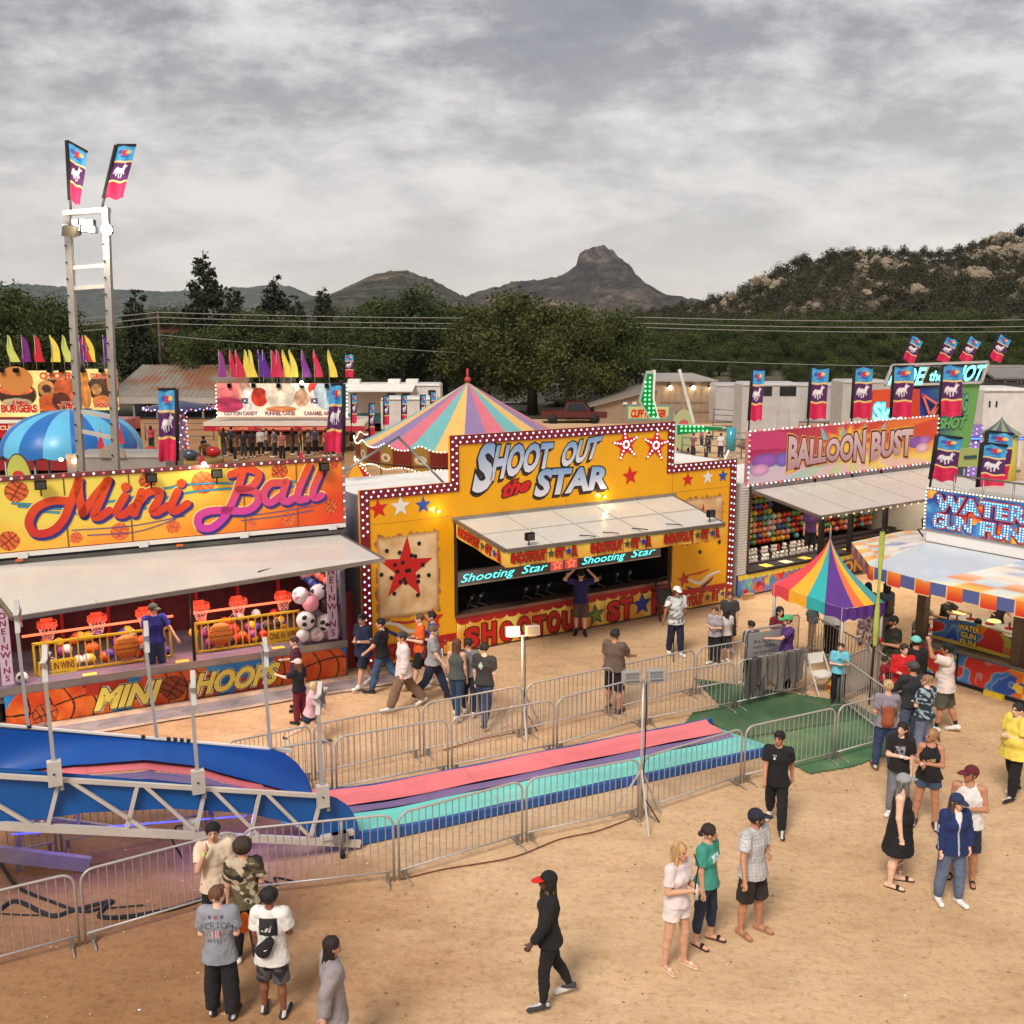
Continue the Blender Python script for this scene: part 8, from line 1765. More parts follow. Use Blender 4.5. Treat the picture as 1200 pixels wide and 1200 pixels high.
  if near:
   B.cone(w_,w_+f*.045*s,.014*s,.019*s,.008*s)
   for q,(o_,L_) in enumerate(((-.017,.040),(-.006,.046),(.006,.043),(.017,.034))):
    b0=w_+f*.047*s+ac*o_*s*1.05; b1=b0+(f*.8+pn*-.25*sd)*L_*.55*s; b2=b1+(f*.55+pn*-.6*sd)*L_*.5*s; B.cone(b0,b1,.0062*s,.0056*s,.002); B.cone(b1,b2,.0056*s,.0048*s,.002)
   t0=w_+f*.016*s+ac*.014*s*1; B.cone(t0,t0+nv(f+ac*.9)*.034*s,.0075*s,.0058*s,.004)
  else: B.cone(w_,J['hd%d'%i],.015*s,.018*s,.008*s); B.cone(J['hd%d'%i],J['hd%d'%i]+f*.03*s,.015*s,.010*s,.008*s); B.cone(w_+f*.02*s,w_+f*.045*s+ac*.02*s,.008*s,.006*s,.004)
 B.cone(neck,hb,.034*s*(.8+.2*fat),.030*s,.02*s)
 cy,sy=math.cos(R(yaw)),math.sin(R(yaw)); rot=lambda v:np.array([v[0]*cy-v[1]*sy,v[0]*sy+v[1]*cy,v[2]]); hp=lambda x,y,z:hd+rot(np.array([x,y,z])*s)
 hs=1.0+max(0,(1.5-H))*.55
 B.ell(hp(0,0,.012),(.046*s*hs,.052*s*hs,.056*s*hs),.01); B.cone(hp(0,.012*hs,-.012),hp(0,.030*hs,-.036*hs),.038*s*hs,.022*s*hs,.018); B.ell(hp(0,-.012,.012),(.047*s*hs,.050*s*hs,.050*s*hs),.01)
 if near or vox<.016:
  B.cone(hp(0,.050*hs,.008),hp(0,.059*hs,-.009),.006*s,.009*s,.006); B.ell(hp(.048*hs,-.002,.0),(.008*s,.013*s,.018*s),.004); B.ell(hp(-.048*hs,-.002,.0),(.008*s,.013*s,.018*s),.004)
  for sd in (-1,1): B.ell(hp(sd*.019*hs,.056*hs,.011),(.010*s,.006*s,.007*s),.004,sub=True)
  B.ell(hp(0,.053*hs,-.028),(.014*s,.008*s,.006*s),.004)
 P,F=B.mesh(); base=np.array(S_,float)[None]*(.94+.12*vn3(P[:,0]*30,P[:,1]*30,P[:,2]*30)[:,None])
 q=P-hd; ql=np.stack([q[:,0]*cy+q[:,1]*sy,-q[:,0]*sy+q[:,1]*cy,q[:,2]],1)/s; fr=ql[:,1]>.030
 def paint(mask,c,a=1.0): base[mask]=base[mask]*(1-a)+np.array(c,float)*a
 paint(fr&(np.abs(np.abs(ql[:,0])-.019*hs)<.0105)&(np.abs(ql[:,2]-.010)<.006),(40,28,26),.85)
 paint(fr&(np.abs(np.abs(ql[:,0])-.020*hs)<.014)&(np.abs(ql[:,2]-.024)<.004),tuple(hc),.6)
 paint(fr&(np.abs(ql[:,0])<.017)&(np.abs(ql[:,2]+.028)<.005),(150,70,66),.75)
 paint(fr&(np.abs(ql[:,2]+.010)<.012)&(np.abs(np.abs(ql[:,0])-.030)<.012),(min(255,S_[0]*1.05),S_[1]*.82,S_[2]*.8),.35)
 if beard is not None: paint((ql[:,1]>.018)&(ql[:,2]<-.020)&(ql[:,2]>-.075)&(np.abs(ql[:,0])<.05)&~(fr&(np.abs(ql[:,0])<.013)&(np.abs(ql[:,2]+.028)<.004)),beard,.85)
 if glasses is not None: paint(fr&(np.abs(np.abs(ql[:,0])-.020*hs)<.0155)&(np.abs(ql[:,2]-.010)<.0085),glasses)
 if socks is not None:
  for i in (0,1): paint(np.linalg.norm(P-J['ank%d'%i],axis=1)<.065*s,socks)
 if extra: extra(P,base,J,s,pel)
 if wrist:
  for i,c in wrist: paint(np.linalg.norm(P-J['wr%d'%i],axis=1)<.022*s,c)
 m=MB(); m.add(P,F,'skin',linA(np.clip(base,0,255)),True); o=m.build('person',None,(pos[0],pos[1],z0),R(face-90)); tag(o,label,'person',group)
 def cl(x,z,y=None): return (.90+.2*fbm(x*9,z*7,3,3))[:,None]
 def pattern(p,c,x,y,z,sd=5):
  if p=='camo':
   n=vn3(x*13,y*13,z*16,2); n2=vn3(x*15,y*15,z*20,9); cc=np.tile(np.array([[66,56,42]]),(len(x),1)).astype(float); cc[n>.5]=(98,88,62); cc[n2>.58]=(190,176,150); cc[n<.36]=(36,30,26); return cc
  if p=='camog':
   n=vn3(x*14,y*14,z*16,2); cc=np.tile(np.array([[52,50,54]]),(len(x),1)).astype(float); cc[n>.52]=(88,86,92); cc[n<.42]=(28,28,32); return cc
  if p=='camod':
   n=vn3(x*14,y*14,z*16,2); cc=np.tile(np.array([[30,30,26]]),(len(x),1)).astype(float); cc[n>.54]=(60,62,40); return cc
  if p=='blotch': n=vn3(x*22,y*22,z*26,2); return np.where((n>.5)[:,None],np.array([[150,170,180]]),np.array([[34,48,62]])).astype(float)
  if p=='floral': n=vn3(x*24,y*24,z*24,2); return np.where((n>.56)[:,None],np.array([[120,90,96]]),np.array([c])).astype(float)
  if p=='palm': n=vn3(x*18,y*18,z*20,2); return np.where((n>.58)[:,None],np.array([[120,124,120]]),np.array([c])).astype(float)
  if p=='plaid': return np.array([c])*np.where((np.abs((x*22)%1-.5)<.12)|(np.abs((z*22)%1-.5)<.12),.86,1)[:,None]
  if p=='jean': return np.array([c])*(.8+.5*fbm(x*4,z*3,8,3))[:,None]
  return np.tile(np.array([c],float),(len(x),1))
 if bot:
  Bt=Field(lo,hi,vox); g=.009*s+(.0 if near else .004); lg={'pants':1.0,'jeans':1.0,'baggy':1.0,'tight':1.0,'crop':.86,'shorts':.49,'short':.22,'skirt':0,'long':0}[bot]; ex={'pants':.006,'baggy':.016,'tight':-.003,'jeans':.003,'crop':-.002,'shorts':.014,'short':.006,'skirt':0,'long':0}[bot]*s
  Bt.cone(pel+[0,0,-.02*s],pel+[0,0,.05*s],(.094 if fm else .088)*s*fat+g*.5,.080*s*fat+g,.03,sq)
  if lg>0:
   for i in (0,1):
    hp_,kn_,an_=J['hip%d'%i],J['knee%d'%i],J['ank%d'%i]
    if lg<.5: e_=hp_+(kn_-hp_)*min(1,lg*2.05); Bt.cone(hp_,e_,.053*s*(.55+.45*fat)+g,(.058-.018*lg*2)*s*(.6+.4*fat)+g+ex,.02,flat=1)
    else:
     Bt.cone(hp_,kn_,.051*s*(.55+.45*fat)+g,.035*s*(.7+.3*fat)+g+ex,.02); e_=kn_+(an_-kn_)*(lg*2-1)*.98; Bt.cone(kn_,kn_*.6+an_*.4-[0,.006*s,0],.035*s*(.7+.3*fat)+g+ex,.034*s*(.6+.4*fat)+g+ex,.01); Bt.cone(kn_*.6+an_*.4-[0,.006*s,0],e_,.034*s*(.6+.4*fat)+g+ex,.022*s+g+ex*1.3,.01,flat=1)
  else:
   zb=(.30 if bot=='skirt' else .08)*s; Bt.cone(pel+[0,0,.02*s],np.array([0,.01*s,zb]),.088*s*fat+g,(.125 if bot=='skirt' else .15)*s*fat,.02,(1,.8,1),flat=1)
  Bt.zcut(pel[2]+.07*s)
  P,F=Bt.mesh(); P=folds(P,F,s,.016*s/1.7,3) if vox<.02 else P; c=pattern(bpat or ('jean' if bot in('jeans','tight','crop') and sum(bc)>90 else None),bc,P[:,0],P[:,1],P[:,2])*cl(P[:,0]+P[:,1],P[:,2]*.6)
  if stripe: c[(np.abs(P[:,0])>.072*s)&(np.abs(P[:,1])<.016)]=stripe
  m=MB(); m.add(P,F,'cloth',linA(np.clip(c,0,255)),True); m.build({'shorts':'shorts','short':'shorts','skirt':'skirt','long':'skirt'}.get(bot,'trousers'),o)
 if top:
  T=Field(lo,hi,vox); g=loose*s/1.7+.006*s+(.0 if near else .003); hz_={'dress':.30*s,'hoodie':.44*s,'coat':.40*s}.get(top,hem*s); hz_=hz_+dz if not sit else pel[2]-.03*s
  rw=(.072 if fm else .079)*s*fat**1.2+g; T.cone(chest,waist,(.088 if fm else .096)*s*(.6+.4*fat)+g,rw,kk,sq); T.cone(chest,up(0,0,.265),(.088 if fm else .095)*s*(.6+.4*fat)+g,.06*s+g*.6,kk,sq)
  if fm:
   for sd in (-1,1): T.ell(chest+[sd*.036*s,.040*s*fat,-.008*s],(.036*s+g*.4,.032*s+g*.4,.038*s+g*.4),.04)
  if fat>1.12: T.ell(waist+[0,.018*s*fat,.0],(.085*s*fat+g,.064*s*fat+g,.09*s),.05)
  hr_=(.105*s*fat+g*1.2+.005*s) if top!='dress' else .13*s*fat; T.cone(waist,np.array([pel[0],pel[1],hz_]),rw,hr_ if top!='tank' else hr_*.97,.03,(1,.78 if top!='dress' else .85,1),flat=1)
  for i,sd in enumerate((-1,1)):
   T.cone(up(0,0,.285),J['sh%d'%i]-[0,0,.004*s],.041*s+g*.3,(.034*s*(.7+.3*fat)+g*.8) if top not in('tank','dress') else .020*s,.02*s)
   a,e,w_=J['sh%d'%i],J['el%d'%i],J['wr%d'%i]
   if top in ('tee','polo','shirt'): T.cone(a,a+(e-a)*.72,.034*s*(.6+.4*fat)+g,.030*s*(.6+.4*fat)+g*1.25,.012,flat=1)
   elif top in ('long','hoodie','jacket','coat'): T.cone(a,e,.034*s*(.6+.4*fat)+g,.027*s+g,.012); T.cone(e,e+(w_-e)*.95,.027*s+g,.0185*s+g,.01,flat=1)
  T.ell(neck+[0,.012*s if top!='tank' else .03*s,.030*s],(.036*s if top not in('tank','dress') else .043*s,.042*s,.026*s if top not in('tank','dress') else .046*s),sub=True)
  if top in('tank','dress'):
   for i in (0,1): T.ell(J['sh%d'%i]+[(.016 if i else -.016)*s,0,-.02*s],(.031*s,.08*s,.046*s),sub=True)
  P,F=T.mesh(); P=folds(P,F,s,.018*s/1.7,7) if vox<.02 else P; x,y,z=P.T; c=pattern(pat,tc,x,y,z)*cl(x+y*.5,z)
  if print_: print_(x,y,z,c,s,chest,waist,J)
  m=MB(); m.add(P,F,'cloth',linA(np.clip(c,0,255)),True); m.build({'tee':'t_shirt','polo':'polo_shirt','shirt':'shirt','long':'long_sleeved_shirt','tank':'tank_top','dress':'dress','hoodie':'hooded_sweater','jacket':'jacket','coat':'coat'}[top],o)
 if shoe is not None:
  for i in (0,1):
   a,t_=J['heel%d'%i],J['toe%d'%i]; q0=np.minimum(np.minimum(a,t_),J['ank%d'%i])-.05*s; q1=np.maximum(np.maximum(a,t_),J['ank%d'%i])+.05*s
   Sh=Field(q0,q1,min(vox*.8,.014))
   if sandal: Sh.cone(a-[0,0,.012*s],t_-[0,0,.010*s],.022*s,.024*s,.004,(1,1,.35)); Sh.cone(a*.35+t_*.65+[0,0,.008*s],a*.25+t_*.75+[0,0,.006*s],.021*s,.021*s,.002,(1,.5,1))
   else: Sh.cone(a+[0,0,.002*s],t_+[0,0,.001*s],.0258*s,.0232*s,.01,(1.02,1,.95)); Sh.cone(J['ank%d'%i]-[0,0,.006*s],a*.55+t_*.45,.0262*s,.0245*s,.015); Sh.cone(J['ank%d'%i]-[0,0,.004*s],a,.0255*s,.025*s,.01)
   P,F=Sh.mesh()
   if not len(P): continue
   c=np.tile(np.array([shoe],float),(len(P),1))
   if not sandal: c[P[:,2]<a[2]-.0125*s]=(214,210,204); c[(P[:,2]>a[2]+.006*s)&(np.abs(P[:,0]-t_[0]-(a-t_)[0]*.35)<.012*s)]=np.array([200,198,194]) if sum(shoe)<260 and near else shoe
   m=MB(); m.add(P,F,'cloth',linA(c),True); m.build('sandal' if sandal else 'shoe',o)
 hl=lo.copy(); Hf=Field(hd-[.17*s,.17*s,.36*s],hd+[.17*s,.17*s,.13*s],min(vox,.014)); hv=(0,0,0)
 if hair and hair!='bald':
  up_=.006 if cap is None else -.002
  if hair in('afro','curly'): r_=.070 if hair=='curly' else .064; Hf.ell(hp(0,-.010,.026),(r_*s*hs,r_*s*hs,r_*.95*s*hs),.01)
  else: Hf.ell(hp(0,-.008,.018+up_),(.054*s*hs,.058*s*hs,.056*s*hs),.01)
  if hair=='short' and cap is None: Hf.ell(hp(0,.020,.058*hs),(.038*s,.034*s,.018*s),.012)
  if hair in('long','longer'):
   L_={'long':.13,'longer':.24}[hair]
   Hf.cone(hp(0,-.030,.0),hp(0,-.050,-L_),.046*s,.036*s,.02,(1.15,.6,1))
   for sd in (-1,1): Hf.cone(hp(sd*.040,-.010,.0),hp(sd*.052,.004,-L_*.75),.020*s,.014*s,.015)
  if hair=='pony': Hf.cone(hp(0,-.055,.02),hp(0,-.085,-.07),.020*s,.010*s,.01)
  if hair=='bun': Hf.ell(hp(0,-.045,.055),(.026*s,.026*s,.024*s),.006)
  if hair=='lowbun': Hf.ell(hp(0,-.062,-.005),(.024*s,.022*s,.022*s),.006)
  Hf.ell(hp(0,.060*hs,-.016),(.046*s*hs,.045*s*hs,.052*s*hs),sub=True)
  nrm=rot(np.array([0,.45,-1.0]));
  if hair in('short','afro','bun','lowbun','pony'): Hf.plane(hp(0,-.01,-.030),nv(nrm))
  P,F=Hf.mesh()
  if len(P):
   if hair in('afro','curly'): P=P+(P-hp(0,-.01,.026))*(.12*(vn3(P[:,0]*60,P[:,1]*60,P[:,2]*60)-.4))[:,None]*2.2
   nn=norms(P,F); th_=np.arctan2(P[:,0]-hd[0],P[:,1]-hd[1]); P=P+nn*((fbm(th_*7,P[:,2]*7,4,3)-.45)*.022*s/1.7)[:,None]
   st=.60+.75*fbm(np.arctan2(P[:,0]-hd[0],P[:,1]-hd[1])*9,P[:,2]*6,4,3); c=np.array([hc],float)*st[:,None]
   if streak is not None: q_=(np.abs(((th_*2.6)%1)-.5)<.09)&(P[:,2]<hd[2]-.05*s); c[q_]=streak
   m=MB(); m.add(P,F,'hair',linA(np.clip(c,0,255)),True); m.build('hair',o)
 if cap:
  K=Field(hd-[.17*s,.17*s,.1*s],hd+[.17*s,.17*s,.13*s],min(vox,.012)); K.ell(hp(0,-.008,.022),(.060*s*hs,.062*s*hs,.058*s*hs),.01); K.plane(hp(0,0,.022),nv(rot(np.array([0,.16,-1.0]))))
  P,F=K.mesh(); m=MB(); c=np.tile(np.array([capc],float),(len(P),1)); m.add(P,F,'cloth',linA(c),True)
  if cap=='cap' or cap=='visor':
   sg=-1 if back else 1; K2=Field(hd-[.2*s,.2*s,.02*s],hd+[.2*s,.2*s,.09*s],.008); K2.cone(hp(0,sg*.050,.026),hp(0,sg*.088,.016),.040*s,.034*s,.01,(1,1,.16)); P2,F2=K2.mesh()
   if len(P2): m.add(P2,F2,'cloth',C(*(brim or capc)),True)
  m.build('cap' if cap=='cap' else 'beanie',o)
 PEOPLE.append((o,J,s,hp)); return o,J,s,hp
def at_f(px,py): return G(px,py)
def at_h(px,py,H): p=G(px,py,H); return (p[0],p[1],0)
V1,V2,V3=.0095,.015,.028
def pr_amer(x,y,z,c,s,ch,wa,J):
 b=y<ch[1]; m=bmp(x,z-.0*np.abs(x),'AMERICAN',0,ch[2]+.02-.0,.066,1)&b; zz=z+1.6*x*x; m=bmp(x,zz,'AMERICAN',0,ch[2]+.03,.07,1)&b; c[m]=(50,52,60)
 m=(np.abs(x)<.05)&(np.abs(z-(ch[2]-.09))<.05)&b; c[m]=np.where((np.sin(x[m]*190)>0)[:,None],np.array([[170,60,66]]),np.array([[196,196,204]]))
 m=bmp(x,z,'SPIRIT',0,ch[2]-.19,.045,1)&b; c[m]=(70,72,82)
 for k in (-.07,0,.07): m=((x-k)**2+(z-ch[2]-.115)**2<.022**2)&b; c[m]=(90,80,110) if k else (150,80,84)
def pr_box(col,w_,h_,dz,front=True,cx=0):
 def f(x,y,z,c,s,ch,wa,J): m=(np.abs(x-cx)<w_)&(np.abs(z-ch[2]-dz)<h_)&((y>ch[1]) if front else (y<ch[1])); c[m]=col
 return f
def pr_adi(x,y,z,c,s,ch,wa,J):
 b=y<ch[1]; m=(np.abs(x)<.11)&(np.abs(z-ch[2]+.0)<.11)&b; c[m]=(44,44,48)
 for k in range(3):
  u=x-(-.05+.045*k); m=(np.abs(u-(z-ch[2])*.5)<.014)&(z-ch[2]>-.055)&(z-ch[2]<-.03+.03*k)&b; c[m]=(226,226,228)
def pr_tnf(x,y,z,c,s,ch,wa,J):
 b=y>ch[1]; m=(np.abs(x-.0)<.085)&(np.abs(z-ch[2]-.01)<.055)&b; c[m]=(222,232,228)
 for k,t in enumerate(('THE','NORTH','FACE')): m=bmp(x,z,t,0,ch[2]+.042-.034*k,.028,-1)&b; c[m]=(60,150,130)
def pr_metal(x,y,z,c,s,ch,wa,J):
 n=fbm(x*28,z*28,4,3); m=(np.abs(x)<.075)&(np.abs(z-ch[2]+.03)<.09)&(y>ch[1])&(n>.42); c[m]=(150,148,150)
def pr_script(x,y,z,c,s,ch,wa,J):
 n=fbm(x*40,z*30,4,2); m=(np.abs(x)<.075)&(np.abs(z-ch[2]+.06+.3*x)<.03)&(y>ch[1])&(n>.45); c[m]=(206,176,130)
def pr_dot(x,y,z,c,s,ch,wa,J):
 m=((x-.055)**2+(z-ch[2]-.03)**2<.02**2)&(y>ch[1]); c[m]=(226,226,226); m=bmp(x,z,'BOB',.055,ch[2]+.075,.022,-1)&(y>ch[1]); c[m]=(226,226,226)
def pr_jacket(x,y,z,c,s,ch,wa,J):
 m=(np.abs(x)<.012)&(y>ch[1]); c[m]=(190,196,206); m=(np.abs(x)<.05*np.clip((z-ch[2])/.12,0,1))&(y>ch[1]); c[m]=(226,224,222)
 for i in (0,1):
  a,e,w_=J['sh%d'%i],J['el%d'%i],J['wr%d'%i]
  P=np.stack([x,y,z],1)
  for p,q in ((a,e),(e,w_)):
   ba=q-p; h=np.clip(((P-p)@ba)/(ba@ba),0,1); d=P-p-h[:,None]*ba; m=(np.linalg.norm(d,axis=1)<.075)&(d[:,0]*(1 if i else -1)>.022)&(np.abs(d[:,1])<.012); c[m]=(214,218,224)
def pr_diamond(x,y,z,c,s,ch,wa,J): m=(np.abs(x+.03)*1.6+np.abs(z-ch[2]-.02)<.085)&(y<ch[1]); c[m]=(176,190,176)
def pr_back(col,t=None):
 def f(x,y,z,c,s,ch,wa,J): m=bmp(x,z,t,0,ch[2]+.03,.045)&(y<ch[1]); c[m]=col
 return f
def tattoo(P,base,J,s,pel):
 n=vn3(P[:,0]*36,P[:,1]*36,P[:,2]*36); w_=J['wr0']; m=(P[:,0]<J['sh0'][0]+.02)&(P[:,2]>w_[2])&(P[:,2]<J['sh0'][2])&(n>.47); base[m]=base[m]*.45+np.array([50,56,62])*.55
 m=(P[:,0]<0)&(P[:,2]<J['knee0'][2])&(P[:,2]>J['ank0'][2]+.02)&(n>.47); base[m]=base[m]*.5+np.array([50,56,62])*.5
W=((8,10),(-10,8)); WALK=((24,8),(-18,22)); WK2=((-20,24),(22,6)); STD=((2,3),(-2,3)); STD2=((6,8,5),(-3,2,5))
person('teen in a cream tee and black beanie, hand at his mouth, facing the camera',at_h(249,966,1.74),-75,1.74,'tee',(226,206,180),'pants',(28,28,32),'md','short',(30,24,22),cap='beanie',capc=(22,22,26),arms=('down','face'),legs=STD,vox=V1,wrist=[(1,(210,220,110))],hem=.46)
person('curly haired teen seen from behind in a brown camouflage shirt',at_f(291,1127),105,1.70,'tee',(90,80,60),'pants',(26,26,28),'md','curly',(58,38,30),arms=('down','bent'),legs=STD2,vox=V1,pat='camo',hem=.46)
person('boy in a grey American print shirt seen from behind, head turned right',at_f(262,1190),92,1.66,'tee',(142,146,156),'baggy',(30,30,34),'lt','short',(112,72,48),arms=('bent','bent'),legs=STD2,yaw=-45,vox=V1,print_=pr_amer,hem=.44,shoe=(40,40,44),loose=.02)
o,J,s,hp=person('boy in a white tee with black square back print and camouflage shorts',at_f(322,1188),88,1.62,'tee',(226,226,222),'shorts',(60,58,62),'br','afro',(22,18,18),arms=('down','front'),legs=STD2,yaw=-20,vox=V1,print_=pr_adi,bpat='camog',hem=.42,shoe=(44,44,48),loose=.022,wrist=[(0,(224,226,220))])
fb,fj,fs_,fh=o,J,s,hp
person('dark haired woman in a grey hooded sweater at the bottom edge',at_h(387,1101,1.62),25,1.62,'coat',(150,142,146),'pants',(60,60,66),'md','long',(34,22,22),arms=('down','swb'),legs=STD,yaw=-12,vox=V1,fem=True,loose=.03)
person('woman all in black with a red brimmed cap walking left, yellow streaked long hair',at_f(643,1176),192,1.72,'long',(24,24,26),'tight',(24,24,28),'dk','longer',(22,18,16),streak=(170,160,60),cap='cap',capc=(24,24,26),brim=(206,30,24),arms=('fwd','down'),legs=((12,10),(-14,14)),vox=V1,fem=True,shoe=(60,60,64),hem=.47)
o,J,s,hp=person('blonde woman in a white tee and white shorts holding a drink bottle',at_f(791,1133),-50,1.73,'tee',(226,212,212),'short',(232,226,222),'md','longer',(206,166,112),arms=('bent','front'),legs=STD2,yaw=12,vox=V1,fem=True,shoe=(216,196,170),sandal=True,hem=.52,loose=.004)
wh=(o,J,s,hp)
person('dark haired woman in a teal tee with a white chest print and rolled jeans',at_f(825,1104),-38,1.70,'tee',(62,150,134),'crop',(30,40,60),'md','lowbun',(52,34,28),arms=('down','down'),legs=STD2,yaw=30,vox=V1,fem=True,shoe=(40,28,26),sandal=True,print_=pr_tnf,hem=.50,wrist=[(0,(200,226,90))])
person('bearded man in a pale plaid shirt, navy cap and black shorts looking right',at_f(879,1092),-50,1.80,'shirt',(196,196,198),'shorts',(44,38,36),'tn','short',(34,26,22),cap='cap',capc=(36,38,52),arms=('front','out'),legs=STD2,yaw=42,vox=V1,fat=1.08,shoe=(150,110,84),sandal=True,pat='plaid',beard=(40,28,22),glasses=(24,22,24),hem=.47,wrist=[(0,(226,232,230))])
person('boy in a black tee and black pants walking past the green turf',at_f(908,972),-108,1.70,'tee',(26,26,30),'pants',(26,26,30),'tn','short',(18,16,18),arms=('swb','swf'),legs=((16,4),(-16,26)),yaw=-22,vox=.011,shoe=(50,50,54),print_=pr_dot,hem=.47)
o,J,s,hp=person('tattooed woman in a sleeveless black dress and grey cap',at_f(1049,1036),-28,1.74,'dress',(22,22,26),None,(0,0,0),'lt','long',(120,116,116),cap='cap',capc=(150,152,156),arms=('down','down'),legs=STD2,yaw=42,vox=.011,fem=True,fat=1.2,shoe=(44,34,34),sandal=True,extra=tattoo,glasses=(30,30,34),hem=.30)
tat=(o,J,s,hp)
person('older man in a white tank top and dark red cap behind the navy jacket',at_f(1127,1030),-120,1.80,'tank',(226,224,222),'shorts',(36,40,60),'tn','short',(90,70,60),cap='cap',capc=(96,28,40),arms=('front','down'),legs=STD2,yaw=-48,vox=.011,fat=1.12,shoe=(50,36,34),sandal=True,glasses=(60,40,36),hem=.48)
person('woman in a navy track jacket, blue cap and jeans with white trainers',at_f(1111,1058),-84,1.66,'jacket',(28,46,96),'jeans',(86,100,124),'lt','long',(92,66,56),cap='cap',capc=(40,52,86),arms=('pocket','down'),legs=STD2,yaw=16,vox=.011,fem=True,fat=1.1,shoe=(232,230,232),glasses=(60,50,56),print_=pr_jacket,hem=.48,loose=.018)
person('blonde woman in a black tank top and denim shorts looking left',at_f(1084,968),-112,1.68,'tank',(26,24,26),'short',(66,80,106),'tn','pony',(170,130,90),arms=('cross','bent'),legs=((2,4,6),(0,4,8)),yaw=-60,vox=.012,fem=True,fat=1.1,shoe=(80,36,44),print_=pr_script,wrist=[(1,(236,236,236))],hem=.50)
person('dark haired woman in a black band tee and grey jeans',at_h(1058,848,1.66),-118,1.66,'tee',(30,28,30),'jeans',(110,112,124),'lt','longer',(26,20,20),arms=('down','cross'),legs=STD,yaw=-18,vox=.013,fem=True,print_=pr_metal,wrist=[(1,(236,236,236))])
person('woman in a loose yellow top, glasses and black pants at the right edge',at_f(1184,936),200,1.72,'tee',(232,210,92),'pants',(26,26,30),'lt','lowbun',(40,28,28),arms=('front','front'),legs=((10,4),(-12,10)),vox=.012,fem=True,fat=1.32,shoe=(36,36,40),glasses=(90,60,60),hem=.44,loose=.03)
o,J,s,hp=person('blonde woman with a bun, grey tee and jeans, wearing the brown backpack',at_f(1034,905),80,1.74,'tee',(136,130,142),'jeans',(44,60,92),'md','bun',(206,178,130),arms=('bent','rail'),legs=((8,4),(-10,10)),vox=.012,fem=True,shoe=(110,80,60),hem=.50)
bkp=(o,J,s,hp)
person('woman with a blonde bun in a dark blotched blouse with folded arms',at_h(1087,793,1.66),118,1.66,'tee',(40,52,66),'jeans',(90,100,120),'lt','bun',(170,128,92),arms=('cross','cross'),legs=STD,yaw=20,vox=.013,fem=True,fat=1.1,pat='blotch')
person('man in a striped dark sweater and grey cap between the queue and the blotched blouse',at_h(1071,777,1.78),100,1.78,'long',(44,44,50),'jeans',(66,78,98),'tn','short',(60,50,48),cap='cap',capc=(76,70,70),arms=('rail','down'),legs=STD,vox=.013,fat=1.08,yaw=20)
person('man in a white tee, black cap and olive shorts raising his hand',at_f(1104,858),150,1.84,'tee',(222,206,198),'shorts',(84,80,68),'tn','short',(24,20,20),cap='cap',capc=(24,24,26),back=True,arms=('up','down'),legs=((8,2),(-10,12)),vox=.012,fat=1.15,socks=(26,26,30),print_=pr_back((196,90,80),'SPORT'),hem=.46)
person('person in a black sweater with a pale teal cap in the queue',at_h(1074,747,1.78),95,1.78,'long',(30,28,32),'pants',(36,36,42),'tn','short',(50,36,30),cap='cap',capc=(120,196,190),arms=('down','down'),legs=STD,vox=V2,fat=1.1)
person('person in a red sweater between the black sweater and the camouflage vest',at_h(1060,756,1.66),-100,1.66,'long',(200,28,34),'pants',(40,36,40),'lt','short',(60,44,34),arms=('down','bent'),legs=STD,vox=V2,yaw=20)
person('small child in dark red beside the queue barricade',at_f(1033,826),-20,1.08,'tee',(150,26,38),'shorts',(60,60,80),'md','short',(46,32,26),arms=('reach','down'),legs=STD,vox=V2)
person('bearded man in a black cap and dark camouflage shirt holding a red cup',at_h(1048,723,1.80),190,1.80,'tee',(40,42,34),'pants',(26,26,30),'tn','short',(20,18,18),cap='cap',capc=(22,22,24),arms=('bent','down'),legs=STD,vox=V2,fat=1.12,pat='camod',beard=(24,20,18))
person('child in a light blue tee and black pants by the kiosk tent post',at_f(981,824),-105,1.36,'tee',(112,196,216),'pants',(24,24,26),'lt','short',(70,46,36),arms=('front','front'),legs=STD,vox=V2,print_=pr_box((60,130,170),.05,.03,0),shoe=(36,36,40))
person('tent attendant in a purple shirt and green cap facing left',at_h(924,722,1.74),188,1.74,'polo',(80,44,110),'pants',(40,40,48),'md','short',(90,60,40),cap='cap',capc=(70,170,110),arms=('reach','bent'),legs=STD,vox=V2)
person('person in a maroon printed tee in the shade of the kiosk tent',at_h(914,712,1.68),-80,1.68,'tee',(110,26,40),'shorts',(40,40,60),'md','long',(30,22,20),arms=('down','down'),legs=STD,vox=V2,fem=True,print_=pr_box((190,150,150),.06,.02,.0))
person('person in a white shirt and black side striped pants under the tent edge',at_f(972,772),60,1.74,'tee',(224,224,224),'pants',(26,26,28),'md','short',(30,24,22),arms=('swf','down'),legs=((10,4),(-8,6)),vox=V2,stripe=(220,220,220),loose=.02)
person('person in denim shorts and a green top half hidden by the tent',at_f(950,760),10,1.66,'tee',(60,90,96),'short',(90,104,120),'md','long',(60,40,34),arms=('out','bent'),legs=STD2,vox=V2,fem=True)
o,J,s,hp=person('long haired woman in a denim jacket and brown skirt wearing a grey backpack',at_h(1040,684,1.70),110,1.70,'jacket',(70,84,104),'long',(126,104,86),'md','longer',(26,20,20),arms=('bent','down'),legs=STD,vox=V2,fem=True)
bk2=(o,J,s,hp)
person('woman in pale floral trousers left of the furled yellow flag',at_f(1013,757),60,1.66,'tee',(80,86,110),'baggy',(206,190,190),'br','long',(30,22,20),arms=('bent','bent'),legs=STD2,vox=V2,fem=True,bpat='floral',shoe=(90,60,50))
